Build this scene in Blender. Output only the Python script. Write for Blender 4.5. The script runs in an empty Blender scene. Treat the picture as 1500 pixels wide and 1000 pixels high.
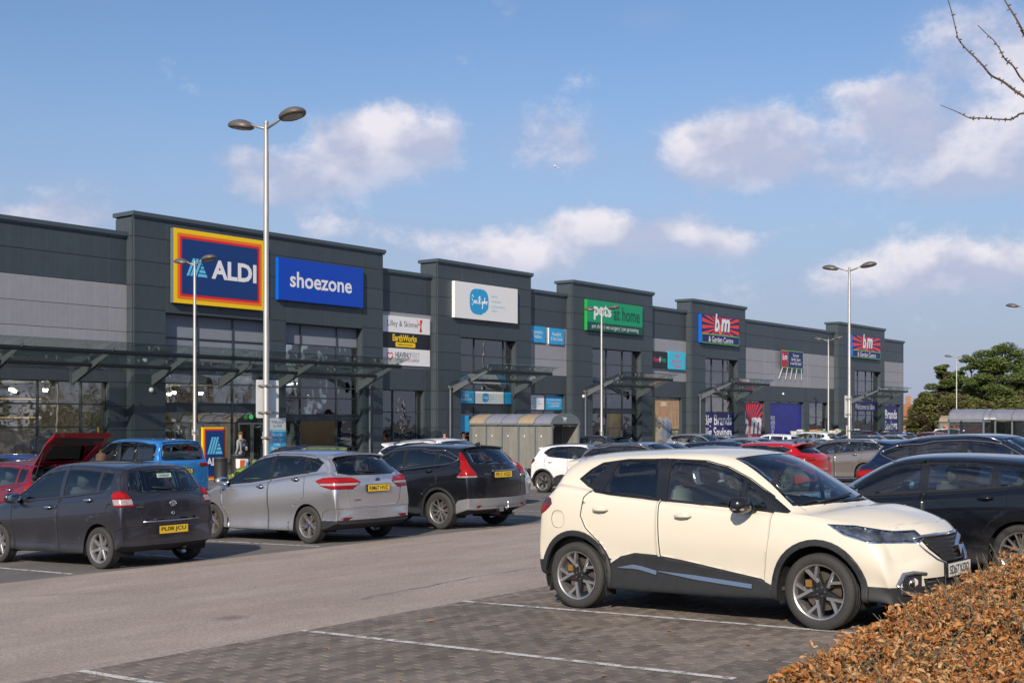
import bpy, bmesh, math, random
from mathutils import Vector, Matrix, noise as mnoise
from mathutils.bvhtree import BVHTree
R_ = math.radians
random.seed(7)
scene = bpy.context.scene
COL = scene.collection

# ------------------------------------------------------------------ camera
CAM_H = 2.14
cam_d = bpy.data.cameras.new("camera")
cam = bpy.data.objects.new("camera", cam_d)
COL.objects.link(cam)
cam.location = (0, 0, CAM_H)
cam.rotation_euler = (R_(90), 0, R_(37.68 - 90))
cam_d.sensor_width = 36.0
cam_d.lens = 36.0 * 1800.0 / 1500.0
cam_d.shift_y = (614.0 - 500.0) / 1500.0
cam_d.clip_start = 0.1
cam_d.clip_end = 3000.0
cam_d.dof.use_dof = True
cam_d.dof.focus_distance = 17.0
cam_d.dof.aperture_fstop = 11.0
scene.camera = cam
scene.render.resolution_x = 1500
scene.render.resolution_y = 1000

# ------------------------------------------------------------------ sun + sky
SUN_EL = 29.0
SUN_DIR = Vector((math.cos(R_(24)) * math.cos(R_(SUN_EL)), math.sin(R_(24)) * math.cos(R_(SUN_EL)), -math.sin(R_(SUN_EL))))
sd = bpy.data.lights.new("sun", 'SUN')
sd.energy = 3.9
sd.angle = R_(0.5)
sd.color = (1.0, 0.90, 0.77)
so = bpy.data.objects.new("sun", sd)
COL.objects.link(so)
so.rotation_euler = SUN_DIR.to_track_quat('-Z', 'Y').to_euler()

world = bpy.data.worlds.new("World")
scene.world = world
world.use_nodes = True


def build_world():
	nt = world.node_tree
	nt.nodes.clear()
	N, L = nt.nodes, nt.links

	def node(t, **kw):
		n = N.new(t)
		for k, v in kw.items():
			setattr(n, k, v)
		return n

	def math_(op, a, b=None, c=None, clamp=False):
		n = node('ShaderNodeMath', operation=op, use_clamp=clamp)
		for i, v in enumerate((a, b, c)):
			if v is None:
				continue
			if isinstance(v, (int, float)):
				n.inputs[i].default_value = v
			else:
				L.new(v, n.inputs[i])
		return n.outputs[0]

	out = node('ShaderNodeOutputWorld')
	bg = node('ShaderNodeBackground')
	bg.inputs['Strength'].default_value = 0.1
	L.new(bg.outputs[0], out.inputs[0])
	sky = node('ShaderNodeTexSky', sky_type='NISHITA')
	sky.sun_disc = False
	sky.sun_elevation = R_(SUN_EL)
	sx, sy = -SUN_DIR.x, -SUN_DIR.y
	sky.sun_rotation = math.atan2(sx, sy)
	sky.altitude = 30
	sky.air_density = 1.15
	sky.dust_density = 0.5
	sky.ozone_density = 2.2
	tc = node('ShaderNodeTexCoord')
	sep = node('ShaderNodeSeparateXYZ')
	L.new(tc.outputs['Generated'], sep.inputs[0])
	az = math_('ARCTAN2', sep.outputs[1], sep.outputs[0])
	el = math_('ARCSINE', sep.outputs[2])
	P = node('ShaderNodeCombineXYZ')
	L.new(az, P.inputs[0])
	L.new(el, P.inputs[1])
	P = P.outputs[0]

	def px(u, v):
		t = (u - 750) / 1800.0
		s = (614.0 - v) / 1800.0
		return R_(37.68) - math.atan(t), math.atan(s / math.sqrt(1 + t * t))

	# cumulus banks: (u, v, half width, half height, weight) as seen in the photograph, kept as bearings on the sky
	blobs = [(570, 215, 125, 62, 1.15), (610, 190, 70, 50, .55), (440, 255, 120, 42, .9), (355, 232, 50, 26, .8), (390, 285, 110, 26, .8),
			 (120, 312, 85, 34, 1.0), (60, 325, 80, 20, .8), (120, 268, 60, 16, .5),
			 (805, 195, 90, 42, .95), (830, 235, 110, 35, .7), (1090, 205, 120, 52, 1.15), (1000, 225, 70, 45, .8), (1110, 255, 140, 38, .8),
			 (1285, 175, 75, 60, 1.1), (1400, 205, 150, 75, 1.2), (1430, 60, 125, 60, 1.2), (1370, 255, 170, 42, .8), (1232, 140, 42, 24, .7), (1490, 170, 60, 60, .6),
			 (870, 332, 80, 32, 1.0), (985, 345, 100, 42, .95), (1075, 362, 60, 26, .6), (495, 330, 80, 28, 1.0), (600, 352, 80, 34, .8), (715, 372, 80, 34, .8),
			 (760, 385, 190, 50, .75), (1225, 398, 80, 30, .7), (1370, 378, 110, 40, 1.0), (1130, 430, 200, 30, .45), (1480, 400, 110, 45, .8), (1290, 420, 140, 30, .6),
			 (950, 30, 60, 26, .42), (1190, 335, 110, 12, .4), (740, 30, 20, 10, .15),
			 (1800, 150, 300, 110, 1.1), (-300, 290, 260, 60, 1.0), (-250, 120, 160, 60, .7), (2100, 330, 300, 60, .9)]
	tot = gy = None
	for (u, v, ru, rv, w) in blobs:
		ca, ce = px(u, v)
		sa, se = 1.0 / (ru / 1800 * 1.2), 1.0 / (rv / 1800 * 1.22)
		m = node('ShaderNodeVectorMath', operation='MULTIPLY_ADD')
		L.new(P, m.inputs[0])
		m.inputs[1].default_value = (sa, se, 0)
		m.inputs[2].default_value = (-ca * sa, -ce * se, 0)
		ln = node('ShaderNodeVectorMath', operation='LENGTH')
		L.new(m.outputs[0], ln.inputs[0])
		mr = node('ShaderNodeMapRange', interpolation_type='SMOOTHSTEP')
		L.new(ln.outputs['Value'], mr.inputs[0])
		mr.inputs[1].default_value = 1.25
		mr.inputs[2].default_value = 0.0
		mr.inputs[3].default_value = 0.0
		mr.inputs[4].default_value = w
		tot = mr.outputs[0] if tot is None else math_('ADD', tot, mr.outputs[0])
		sp_ = node('ShaderNodeSeparateXYZ')
		L.new(m.outputs[0], sp_.inputs[0])
		gy = math_('MULTIPLY', sp_.outputs[1], mr.outputs[0]) if gy is None else math_('MULTIPLY_ADD', sp_.outputs[1], mr.outputs[0], gy)

	def fbm(scale, detail, off=(0, 0, 0), rough=.55, stretch=(1, 1.5, 1)):
		mp = node('ShaderNodeVectorMath', operation='MULTIPLY_ADD')
		L.new(tc.outputs['Generated'], mp.inputs[0])
		mp.inputs[1].default_value = stretch
		mp.inputs[2].default_value = off
		n = node('ShaderNodeTexNoise')
		n.inputs['Scale'].default_value = scale
		n.inputs['Detail'].default_value = detail
		n.inputs['Roughness'].default_value = rough
		L.new(mp.outputs[0], n.inputs['Vector'])
		return n.outputs[0]

	n1 = fbm(11, 9, rough=.66, stretch=(1, 1, 1.5))
	n1b = fbm(13, 4, off=(-.02, -.01, .045), rough=.5, stretch=(1, 1, 1.5))
	n1c = fbm(13, 4, rough=.5, stretch=(1, 1, 1.5))
	nl = fbm(5.0, 2, off=(3, 7, 1))
	# the rest of the sky (behind the camera) carries the same kind of scattered cloud
	behind = node('ShaderNodeMapRange', interpolation_type='SMOOTHSTEP')
	d = math_('ABSOLUTE', math_('SUBTRACT', az, R_(37.68)))
	L.new(d, behind.inputs[0])
	behind.inputs[1].default_value = R_(38)
	behind.inputs[2].default_value = R_(60)
	other = fbm(2.6, 3, off=(9, 2, 5), stretch=(1, 1, 2.2))
	oth = math_('MULTIPLY', math_('MULTIPLY', math_('SUBTRACT', other, .47), 7.0, clamp=True), behind.outputs[0])
	tot = math_('ADD', tot, oth)
	ratio = math_('DIVIDE', gy, math_('ADD', tot, .15))          # +: upper part of a cloud, -: its base
	dens = math_('ADD', math_('MINIMUM', tot, 1.05), math_('MULTIPLY', math_('SUBTRACT', n1, 0.5), 3.9))
	mask = node('ShaderNodeMapRange', interpolation_type='SMOOTHSTEP')
	L.new(dens, mask.inputs[0])
	mask.inputs[1].default_value = 0.36
	mask.inputs[2].default_value = 1.4
	up = math_('GREATER_THAN', sep.outputs[2], -0.02)
	fade = node('ShaderNodeMapRange', interpolation_type='SMOOTHSTEP')
	L.new(ratio, fade.inputs[0])
	fade.inputs[1].default_value = -.75
	fade.inputs[2].default_value = .15
	fade.inputs[3].default_value = .4
	maskv = math_('MULTIPLY', math_('MULTIPLY', mask.outputs[0], up), fade.outputs[0])
	# soft veil around the clouds
	veil = node('ShaderNodeMapRange', interpolation_type='SMOOTHSTEP')
	L.new(math_('ADD', tot, math_('MULTIPLY', math_('SUBTRACT', nl, .5), .8)), veil.inputs[0])
	veil.inputs[1].default_value = -0.2
	veil.inputs[2].default_value = 1.6
	veil.inputs[4].default_value = 0.5
	lit = math_('ADD', math_('MULTIPLY', math_('SUBTRACT', n1c, n1b), 4.2), 0.6)
	lit = math_('ADD', lit, math_('MULTIPLY', math_('SUBTRACT', nl, .5), 0.7), clamp=True)
	core = node('ShaderNodeMapRange')
	L.new(dens, core.inputs[0])
	core.inputs[1].default_value = .7
	core.inputs[2].default_value = 2.1
	core.inputs[3].default_value = .0
	core.inputs[4].default_value = .3
	lit = math_('MULTIPLY_ADD', ratio, .75, math_('SUBTRACT', lit, .16), clamp=True)
	cc = node('ShaderNodeMix', data_type='RGBA')
	L.new(lit, cc.inputs[0])
	cc.inputs[6].default_value = (3.9, 4.1, 5.3, 1)
	cc.inputs[7].default_value = (7.0, 6.6, 6.9, 1)
	# low haze: lilac band over the horizon
	hz = node('ShaderNodeMapRange', interpolation_type='SMOOTHSTEP')
	L.new(el, hz.inputs[0])
	hz.inputs[1].default_value = R_(18)
	hz.inputs[2].default_value = R_(0)
	hz.inputs[3].default_value = 0.0
	hz.inputs[4].default_value = 0.9
	m0 = node('ShaderNodeMix', data_type='RGBA')
	L.new(hz.outputs[0], m0.inputs[0])
	tint = node('ShaderNodeMix', data_type='RGBA', blend_type='MULTIPLY')
	tint.inputs[0].default_value = 1.0
	L.new(sky.outputs[0], tint.inputs[6])
	tint.inputs[7].default_value = SKY_TINT
	L.new(tint.outputs[2], m0.inputs[6])
	m0.inputs[7].default_value = (2.65, 3.0, 4.2, 1)
	m1 = node('ShaderNodeMix', data_type='RGBA')
	L.new(veil.outputs[0], m1.inputs[0])
	L.new(m0.outputs[2], m1.inputs[6])
	m1.inputs[7].default_value = (3.0, 3.5, 5.0, 1)
	m2 = node('ShaderNodeMix', data_type='RGBA')
	L.new(math_('MULTIPLY', maskv, .86), m2.inputs[0])
	L.new(m1.outputs[2], m2.inputs[6])
	L.new(cc.outputs[2], m2.inputs[7])
	L.new(m2.outputs[2], bg.inputs['Color'])


SKY_TINT = (.68, .76, .9, 1)
build_world()
scene.view_settings.view_transform = 'Standard'
scene.view_settings.look = 'None'
scene.view_settings.exposure = 0.4
scene.view_settings.gamma = 1.0
scene.view_settings.use_curve_mapping = False
scene.cycles.max_bounces = 6
scene.cycles.transparent_max_bounces = 16
scene.cycles.glossy_bounces = 4
scene.cycles.diffuse_bounces = 3
scene.cycles.caustics_reflective = False
scene.cycles.caustics_refractive = False
scene.cycles.sample_clamp_indirect = 6.0

# ------------------------------------------------------------------ materials
MAT = {}


def mat(name, col, rough=.6, metal=0., var=0., vscale=4., bump=0., bscale=40., coat=0., spec=.5, emit=None, estr=1., objvar=0., streak=0., ior=None):
	if name in MAT:
		return MAT[name]
	m = bpy.data.materials.new(name)
	m.use_nodes = True
	nt = m.node_tree
	b = nt.nodes['Principled BSDF']
	b.inputs['Base Color'].default_value = (*col, 1)
	b.inputs['Roughness'].default_value = rough
	b.inputs['Metallic'].default_value = metal
	b.inputs['Specular IOR Level'].default_value = spec
	if coat:
		b.inputs['Coat Weight'].default_value = coat
		b.inputs['Coat Roughness'].default_value = .03
	if emit:
		b.inputs['Emission Color'].default_value = (*emit, 1)
		b.inputs['Emission Strength'].default_value = estr
	L = nt.links
	tc = nt.nodes.new('ShaderNodeTexCoord')
	if var or streak or objvar:
		hs = nt.nodes.new('ShaderNodeHueSaturation')
		hs.inputs['Color'].default_value = (*col, 1)
		cur = None
		if var:
			n = nt.nodes.new('ShaderNodeTexNoise')
			n.inputs['Scale'].default_value = vscale
			n.inputs['Detail'].default_value = 6
			n.inputs['Roughness'].default_value = .65
			L.new(tc.outputs['Object'], n.inputs['Vector'])
			mr = nt.nodes.new('ShaderNodeMapRange')
			mr.inputs[1].default_value = .25
			mr.inputs[2].default_value = .75
			mr.inputs[3].default_value = 1 - var
			mr.inputs[4].default_value = 1 + var
			L.new(n.outputs[0], mr.inputs[0])
			cur = mr.outputs[0]
		if streak:
			mp = nt.nodes.new('ShaderNodeMapping')
			mp.inputs['Scale'].default_value = (6, 6, .35)
			L.new(tc.outputs['Object'], mp.inputs[0])
			n = nt.nodes.new('ShaderNodeTexNoise')
			n.inputs['Scale'].default_value = 2.0
			n.inputs['Detail'].default_value = 5
			L.new(mp.outputs[0], n.inputs['Vector'])
			mr = nt.nodes.new('ShaderNodeMapRange')
			mr.inputs[1].default_value = .3
			mr.inputs[2].default_value = .7
			mr.inputs[3].default_value = 1 - streak
			mr.inputs[4].default_value = 1 + streak
			L.new(n.outputs[0], mr.inputs[0])
			if cur is None:
				cur = mr.outputs[0]
			else:
				mm = nt.nodes.new('ShaderNodeMath')
				mm.operation = 'MULTIPLY'
				L.new(cur, mm.inputs[0])
				L.new(mr.outputs[0], mm.inputs[1])
				cur = mm.outputs[0]
		if objvar:
			oi = nt.nodes.new('ShaderNodeObjectInfo')
			mr = nt.nodes.new('ShaderNodeMapRange')
			mr.inputs[3].default_value = 1 - objvar
			mr.inputs[4].default_value = 1 + objvar
			L.new(oi.outputs['Random'], mr.inputs[0])
			if cur is None:
				cur = mr.outputs[0]
			else:
				mm = nt.nodes.new('ShaderNodeMath')
				mm.operation = 'MULTIPLY'
				L.new(cur, mm.inputs[0])
				L.new(mr.outputs[0], mm.inputs[1])
				cur = mm.outputs[0]
		L.new(cur, hs.inputs['Value'])
		L.new(hs.outputs[0], b.inputs['Base Color'])
	if bump:
		n = nt.nodes.new('ShaderNodeTexNoise')
		n.inputs['Scale'].default_value = bscale
		n.inputs['Detail'].default_value = 4
		L.new(tc.outputs['Object'], n.inputs['Vector'])
		bp = nt.nodes.new('ShaderNodeBump')
		bp.inputs['Strength'].default_value = bump
		bp.inputs['Distance'].default_value = .02
		L.new(n.outputs[0], bp.inputs['Height'])
		L.new(bp.outputs[0], b.inputs['Normal'])
	MAT[name] = m
	return m


def glass_mat(name, tint=(.55, .6, .6), base=.04, edge=1.0, rough=0.0, ior=1.5, wave=0.):
	if name in MAT:
		return MAT[name]
	m = bpy.data.materials.new(name)
	m.use_nodes = True
	nt = m.node_tree
	nt.nodes.clear()
	L = nt.links
	o = nt.nodes.new('ShaderNodeOutputMaterial')
	mx = nt.nodes.new('ShaderNodeMixShader')
	tr = nt.nodes.new('ShaderNodeBsdfTransparent')
	tr.inputs[0].default_value = (*tint, 1)
	gl = nt.nodes.new('ShaderNodeBsdfGlossy')
	gl.inputs['Roughness'].default_value = rough
	gl.inputs['Color'].default_value = (1, 1, 1, 1)
	fr = nt.nodes.new('ShaderNodeFresnel')
	fr.inputs[0].default_value = ior
	mr = nt.nodes.new('ShaderNodeMath')
	mr.operation = 'MULTIPLY_ADD'
	mr.use_clamp = True
	mr.inputs[1].default_value = edge
	mr.inputs[2].default_value = base
	L.new(fr.outputs[0], mr.inputs[0])
	L.new(mr.outputs[0], mx.inputs[0])
	L.new(tr.outputs[0], mx.inputs[1])
	L.new(gl.outputs[0], mx.inputs[2])
	L.new(mx.outputs[0], o.inputs[0])
	if wave:
		tc = nt.nodes.new('ShaderNodeTexCoord')
		n = nt.nodes.new('ShaderNodeTexNoise')
		n.inputs['Scale'].default_value = .8
		L.new(tc.outputs['Object'], n.inputs['Vector'])
		bp = nt.nodes.new('ShaderNodeBump')
		bp.inputs['Strength'].default_value = wave
		bp.inputs['Distance'].default_value = .1
		L.new(n.outputs[0], bp.inputs['Height'])
		L.new(bp.outputs[0], gl.inputs['Normal'])
		L.new(bp.outputs[0], fr.inputs['Normal'])
	MAT[name] = m
	return m


# ------------------------------------------------------------------ mesh helpers
class MB:
	"""collects shapes and links them as one mesh object"""

	def __init__(s):
		s.v, s.f, s.m = [], [], []

	def add(s, vs, fs, mi=0):
		o = len(s.v)
		s.v.extend([tuple(v) for v in vs])
		s.f.extend([tuple(i + o for i in f) for f in fs])
		s.m.extend([mi] * len(fs))
		return s

	def box(s, x0, y0, z0, x1, y1, z1, mi=0):
		if x0 > x1: x0, x1 = x1, x0
		if y0 > y1: y0, y1 = y1, y0
		if z0 > z1: z0, z1 = z1, z0
		v = [(x0, y0, z0), (x1, y0, z0), (x1, y1, z0), (x0, y1, z0), (x0, y0, z1), (x1, y0, z1), (x1, y1, z1), (x0, y1, z1)]
		return s.add(v, [(0, 3, 2, 1), (4, 5, 6, 7), (0, 1, 5, 4), (1, 2, 6, 5), (2, 3, 7, 6), (3, 0, 4, 7)], mi)

	def prism(s, pts, d, mi=0):
		"""closed polygon pts (3D) pushed along d"""
		n = len(pts)
		d = Vector(d)
		v = [Vector(p) for p in pts] + [Vector(p) + d for p in pts]
		f = [tuple(range(n))[::-1], tuple(range(n, 2 * n))] + [(i, (i + 1) % n, n + (i + 1) % n, n + i) for i in range(n)]
		return s.add(v, f, mi)

	def tube(s, path, r, n=8, mi=0, cap=True):
		path = [Vector(p) for p in path]
		rs = r if isinstance(r, (list, tuple)) else [r] * len(path)
		rings = []
		ref = None
		for i, p in enumerate(path):
			t = (path[min(i + 1, len(path) - 1)] - path[max(i - 1, 0)]).normalized()
			if ref is None:
				ref = Vector((0, 0, 1)) if abs(t.z) < .9 else Vector((1, 0, 0))
			a = t.cross(ref).normalized()
			b = t.cross(a).normalized()
			ref = a.cross(t) if False else ref
			rings.append([p + (a * math.cos(2 * math.pi * k / n) + b * math.sin(2 * math.pi * k / n)) * rs[i] for k in range(n)])
		v = [q for rg in rings for q in rg]
		f = []
		for i in range(len(rings) - 1):
			for k in range(n):
				f.append((i * n + k, i * n + (k + 1) % n, (i + 1) * n + (k + 1) % n, (i + 1) * n + k))
		if cap:
			f.append(tuple(range(n))[::-1])
			f.append(tuple(range((len(rings) - 1) * n, len(rings) * n)))
		return s.add(v, f, mi)

	def lathe(s, prof, n=32, M=None, mi=0, closed=False):
		"""prof: (radius, height) about local Z, M places it"""
		M = M or Matrix()
		v = []
		for k in range(n):
			a = 2 * math.pi * k / n
			for r, h in prof:
				v.append(M @ Vector((r * math.cos(a), r * math.sin(a), h)))
		m = len(prof)
		f = []
		for k in range(n):
			k2 = (k + 1) % n
			for i in range(m - 1 + (1 if closed else 0)):
				j = (i + 1) % m
				f.append((k * m + i, k2 * m + i, k2 * m + j, k * m + j))
		return s.add(v, f, mi)

	def build(s, name, mats, parent=None, smooth=False, shared=None):
		me = bpy.data.meshes.new(name)
		me.from_pydata(s.v, [], s.f)
		if not isinstance(mats, (list, tuple)):
			mats = [mats]
		for m in mats:
			me.materials.append(m)
		if len(mats) > 1:
			me.polygons.foreach_set('material_index', s.m)
		if smooth:
			me.polygons.foreach_set('use_smooth', [True] * len(me.polygons))
		me.update()
		return obj(name, me, parent)


ALLOBJ = []


def obj(name, me, parent=None):
	o = bpy.data.objects.new(name, me)
	COL.objects.link(o)
	ALLOBJ.append(o)
	if parent is not None:
		o.parent = parent
	return o


def auto_smooth(o, ang=35):
	me = o.data
	me.polygons.foreach_set('use_smooth', [True] * len(me.polygons))
	bm = bmesh.new()
	bm.from_mesh(me)
	for e in bm.edges:
		if len(e.link_faces) == 2 and e.calc_face_angle(0) > R_(ang):
			e.smooth = False
	bm.to_mesh(me)
	bm.free()
	return o


def empty(name, loc=(0, 0, 0), rz=0):
	o = bpy.data.objects.new(name, None)
	COL.objects.link(o)
	ALLOBJ.append(o)
	o.location = loc
	o.rotation_euler = (0, 0, rz)
	o.empty_display_size = .2
	return o


def tag(o, label=None, cat=None, group=None, kind=None):
	if label: o['label'] = label
	if cat: o['category'] = cat
	if group: o['group'] = group
	if kind: o['kind'] = kind
	return o


def copy_tree(o, chmap):
	"""copy a thing with its parts and sub-parts (chmap: parent -> children)"""
	c = o.copy()
	COL.objects.link(c)
	ALLOBJ.append(c)
	for ch in chmap.get(o.name, ()):
		d = copy_tree(ch, chmap)
		d.parent = c
	return c


def child_map():
	m = {}
	for o in ALLOBJ:
		if o.parent:
			m.setdefault(o.parent.name, []).append(o)
	return m


_text_cache = {}


def text(name, s, M, w, h, mt, parent=None, bold=.0, depth=.004, spacing=1.0, shear=0.):
	"""lettering fitted into a w x h box, centred at the origin of M (local X right, local Y up)"""
	key = (s, round(bold, 3), round(spacing, 2), round(shear, 2))
	if key not in _text_cache:
		cu = bpy.data.curves.new("lettering", 'FONT')
		cu.body = s
		cu.align_x = 'CENTER'
		cu.offset = bold
		cu.space_character = spacing
		cu.shear = shear
		cu.resolution_u = 3
		cu.fill_mode = 'BOTH'
		cu.space_line = .85
		o = bpy.data.objects.new("lettering", cu)
		COL.objects.link(o)
		dg = bpy.context.evaluated_depsgraph_get()
		me = bpy.data.meshes.new_from_object(o.evaluated_get(dg))
		vs = [v.co.copy() for v in me.vertices]
		fs = [tuple(p.vertices) for p in me.polygons]
		bpy.data.objects.remove(o)
		bpy.data.curves.remove(cu)
		bpy.data.meshes.remove(me)
		_text_cache[key] = (vs, fs)
	vs, fs = _text_cache[key]
	x0, x1 = min(v.x for v in vs), max(v.x for v in vs)
	y0, y1 = min(v.y for v in vs), max(v.y for v in vs)
	k = h / (y1 - y0)
	kx = w / (x1 - x0) if w else k
	me = bpy.data.meshes.new(name)
	M = Matrix(M) if not isinstance(M, Matrix) else M
	me.from_pydata([M @ Vector(((v.x - (x0 + x1) / 2) * kx, (v.y - (y0 + y1) / 2) * k, depth)) for v in vs], [], fs)
	me.materials.append(mt)
	return obj(name, me, parent)


def FM(x, y, z):
	"""frame on a wall that faces -Y: local X = +X, local Y = +Z, local Z (out) = -Y"""
	return Matrix(((1, 0, 0, x), (0, 0, -1, y), (0, 1, 0, z), (0, 0, 0, 1)))


def ground_z(y):
	y = max(y, 2.5)
	return (16 - y) * .028 if y < 24 else -.224
# ------------------------------------------------------------------ ground
def asphalt_mat(name, c1, c2, speck=.25, patch=.18):
	m = bpy.data.materials.new(name)
	m.use_nodes = True
	nt = m.node_tree
	L = nt.links
	b = nt.nodes['Principled BSDF']
	b.inputs['Roughness'].default_value = .85
	b.inputs['Specular IOR Level'].default_value = .3
	tc = nt.nodes.new('ShaderNodeTexCoord')

	def noise(scale, det, st=(1, 1, 1), ro=.6):
		mp = nt.nodes.new('ShaderNodeMapping')
		mp.inputs['Scale'].default_value = st
		L.new(tc.outputs['Object'], mp.inputs[0])
		n = nt.nodes.new('ShaderNodeTexNoise')
		n.inputs['Scale'].default_value = scale
		n.inputs['Detail'].default_value = det
		n.inputs['Roughness'].default_value = ro
		L.new(mp.outputs[0], n.inputs['Vector'])
		return n.outputs[0]

	def rng(v, a, b_, c, d):
		r = nt.nodes.new('ShaderNodeMapRange')
		for i, q in enumerate((a, b_, c, d)):
			r.inputs[i + 1].default_value = q
		L.new(v, r.inputs[0])
		return r.outputs[0]

	def mul(a, b_):
		r = nt.nodes.new('ShaderNodeMath')
		r.operation = 'MULTIPLY'
		L.new(a, r.inputs[0])
		L.new(b_, r.inputs[1])
		return r.outputs[0]

	mx = nt.nodes.new('ShaderNodeMix')
	mx.data_type = 'RGBA'
	mx.inputs[6].default_value = (*c1, 1)
	mx.inputs[7].default_value = (*c2, 1)
	L.new(rng(noise(.35, 5, (1, 1.6, 1)), .35, .68, 0, 1), mx.inputs[0])
	v = mul(rng(noise(38, 4, (1, 1, 1), .75), .3, .7, 1 - speck, 1 + speck), rng(noise(1.3, 8, (.5, 1.4, 1), .7), .3, .7, 1 - patch, 1 + patch))
	# tyre-worn lanes along the aisle
	v = mul(v, rng(noise(.9, 2, (.04, 1.3, 1)), .35, .65, .93, 1.05))
	# oil drips
	vo = nt.nodes.new('ShaderNodeTexVoronoi')
	vo.inputs['Scale'].default_value = .55
	L.new(tc.outputs['Object'], vo.inputs['Vector'])
	dn = nt.nodes.new('ShaderNodeMath')
	dn.operation = 'ADD'
	L.new(vo.outputs['Distance'], dn.inputs[0])
	L.new(rng(noise(9, 3), 0, 1, -.06, .06), dn.inputs[1])
	v = mul(v, rng(dn.outputs[0], .03, .13, .6, 1.0))
	hs = nt.nodes.new('ShaderNodeHueSaturation')
	L.new(mx.outputs[2], hs.inputs['Color'])
	L.new(v, hs.inputs['Value'])
	L.new(hs.outputs[0], b.inputs['Base Color'])
	bp = nt.nodes.new('ShaderNodeBump')
	bp.inputs['Strength'].default_value = .5
	bp.inputs['Distance'].default_value = .01
	L.new(noise(110, 2), bp.inputs['Height'])
	L.new(bp.outputs[0], b.inputs['Normal'])
	return m


M_ASPH = asphalt_mat('bay_asphalt', (.135, .125, .115), (.175, .16, .148))
M_AISLE = asphalt_mat('aisle_asphalt', (.31, .25, .21), (.37, .305, .26), speck=.42, patch=.13)


def strip(name, x0, x1, y0, y1, dz, m, kind='structure', nx=1):
	ys = sorted({y0, y1} | {y for y in (2.5, 24.0) if y0 < y < y1})
	b = MB()
	xs = [x0 + (x1 - x0) * i / nx for i in range(nx + 1)]
	for i in range(nx):
		for j in range(len(ys) - 1):
			v = [(xs[i], ys[j]), (xs[i + 1], ys[j]), (xs[i + 1], ys[j + 1]), (xs[i], ys[j + 1])]
			b.add([(x, y, ground_z(y) + dz) for x, y in v], [(0, 1, 2, 3)])
	o = b.build(name, m)
	tag(o, kind=kind)
	return o


strip('ground', -500, 1500, -600, 1500, 0, M_ASPH)
strip('access_road', -60, 260, 8.3, 14.75, .012, M_AISLE)
strip('access_road', -60, 260, 24.6, 29.6, .012, M_AISLE)
strip('pavement', 10, 125, 37.6, 41.0, .05, mat('pavement_slab', (.27, .25, .23), .8, var=.15, vscale=2))
M_KERB = mat('kerb_stone', (.2, .185, .16), .8, var=.2, vscale=6, bump=.3)
kb = MB()
kb.box(10, 37.4, -.3, 125, 37.6, -.224 + .06)
tag(kb.build('kerb', M_KERB), kind='structure')


# worn paint
def paint_mat():
	m = bpy.data.materials.new('worn_white_paint')
	m.use_nodes = True
	nt = m.node_tree
	L = nt.links
	b = nt.nodes['Principled BSDF']
	b.inputs['Base Color'].default_value = (.62, .6, .56, 1)
	b.inputs['Roughness'].default_value = .7
	tc = nt.nodes.new('ShaderNodeTexCoord')
	a = None
	for sc, lo, hi in ((9, .36, .5), (55, .34, .46)):
		n = nt.nodes.new('ShaderNodeTexNoise')
		n.inputs['Scale'].default_value = sc
		n.inputs['Detail'].default_value = 5
		L.new(tc.outputs['Object'], n.inputs['Vector'])
		r = nt.nodes.new('ShaderNodeMapRange')
		r.inputs[1].default_value = lo
		r.inputs[2].default_value = hi
		r.inputs[3].default_value = .15
		L.new(n.outputs[0], r.inputs[0])
		if a is None:
			a = r.outputs[0]
		else:
			q = nt.nodes.new('ShaderNodeMath')
			q.operation = 'MULTIPLY'
			L.new(a, q.inputs[0])
			L.new(r.outputs[0], q.inputs[1])
			a = q.outputs[0]
	L.new(a, b.inputs['Alpha'])
	return m


M_LINE = paint_mat()
for x in (5.37, 7.62, 9.87, 12.12, 14.4, 16.7):
	strip('parking_line', x - .038, x + .038, 3.95, 8.28, .024, M_LINE)
for x in [9.6 + 2.3 * i for i in range(-3, 26)]:
	strip('parking_line', x - .04, x + .04, 15.0, 19.7, .006, M_LINE)
	strip('parking_line', x - .04, x + .04, 19.9, 24.4, .006, M_LINE)
	strip('parking_line', x - .04, x + .04, 29.8, 34.3, .006, M_LINE)
for x in [19.0 + 2.3 * i for i in range(0, 24)]:
	strip('parking_line', x - .04, x + .04, 3.9, 8.2, .006, M_LINE)

# hairline cracks and a tyre scuff on the aisle
M_CRACK = mat('road_crack_tar', (.1, .085, .075), .7)
crr = random.Random(21)
for pts in ([(6.3, 13.6), (7.6, 13.3), (8.6, 12.6), (8.9, 11.7)], [(15, 12.2), (17, 12.0), (20, 12.3), (24, 12.1)], [(9.5, 9.4), (12, 9.7), (14.5, 9.5), (18, 9.8)], [(20, 14.1), (23, 13.8), (27, 14.0)]):
	b = MB()
	L_, R2 = [], []
	n = 30
	for k in range(n + 1):
		t = k / n * (len(pts) - 1)
		i = min(len(pts) - 2, int(t))
		f_ = t - i
		x = pts[i][0] + (pts[i + 1][0] - pts[i][0]) * f_
		y = pts[i][1] + (pts[i + 1][1] - pts[i][1]) * f_ + crr.uniform(-.03, .03)
		w = crr.uniform(.003, .009)
		b.v += [(x, y - w, ground_z(y - w) + .0165), (x, y + w, ground_z(y + w) + .0165)]
		if k: b.f.append((2 * k - 2, 2 * k, 2 * k + 1, 2 * k - 1)); b.m.append(0)
	tag(b.build('road_crack', M_CRACK), kind='structure')

# block paving, every block its own geometry
M_MORT = mat('paving_sand', (.03, .027, .024), .95)
strip('brick_paving', 1.5, 17.8, 3.75, 8.3, .004, M_MORT)
pav = bpy.data.objects['brick_paving']


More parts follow.
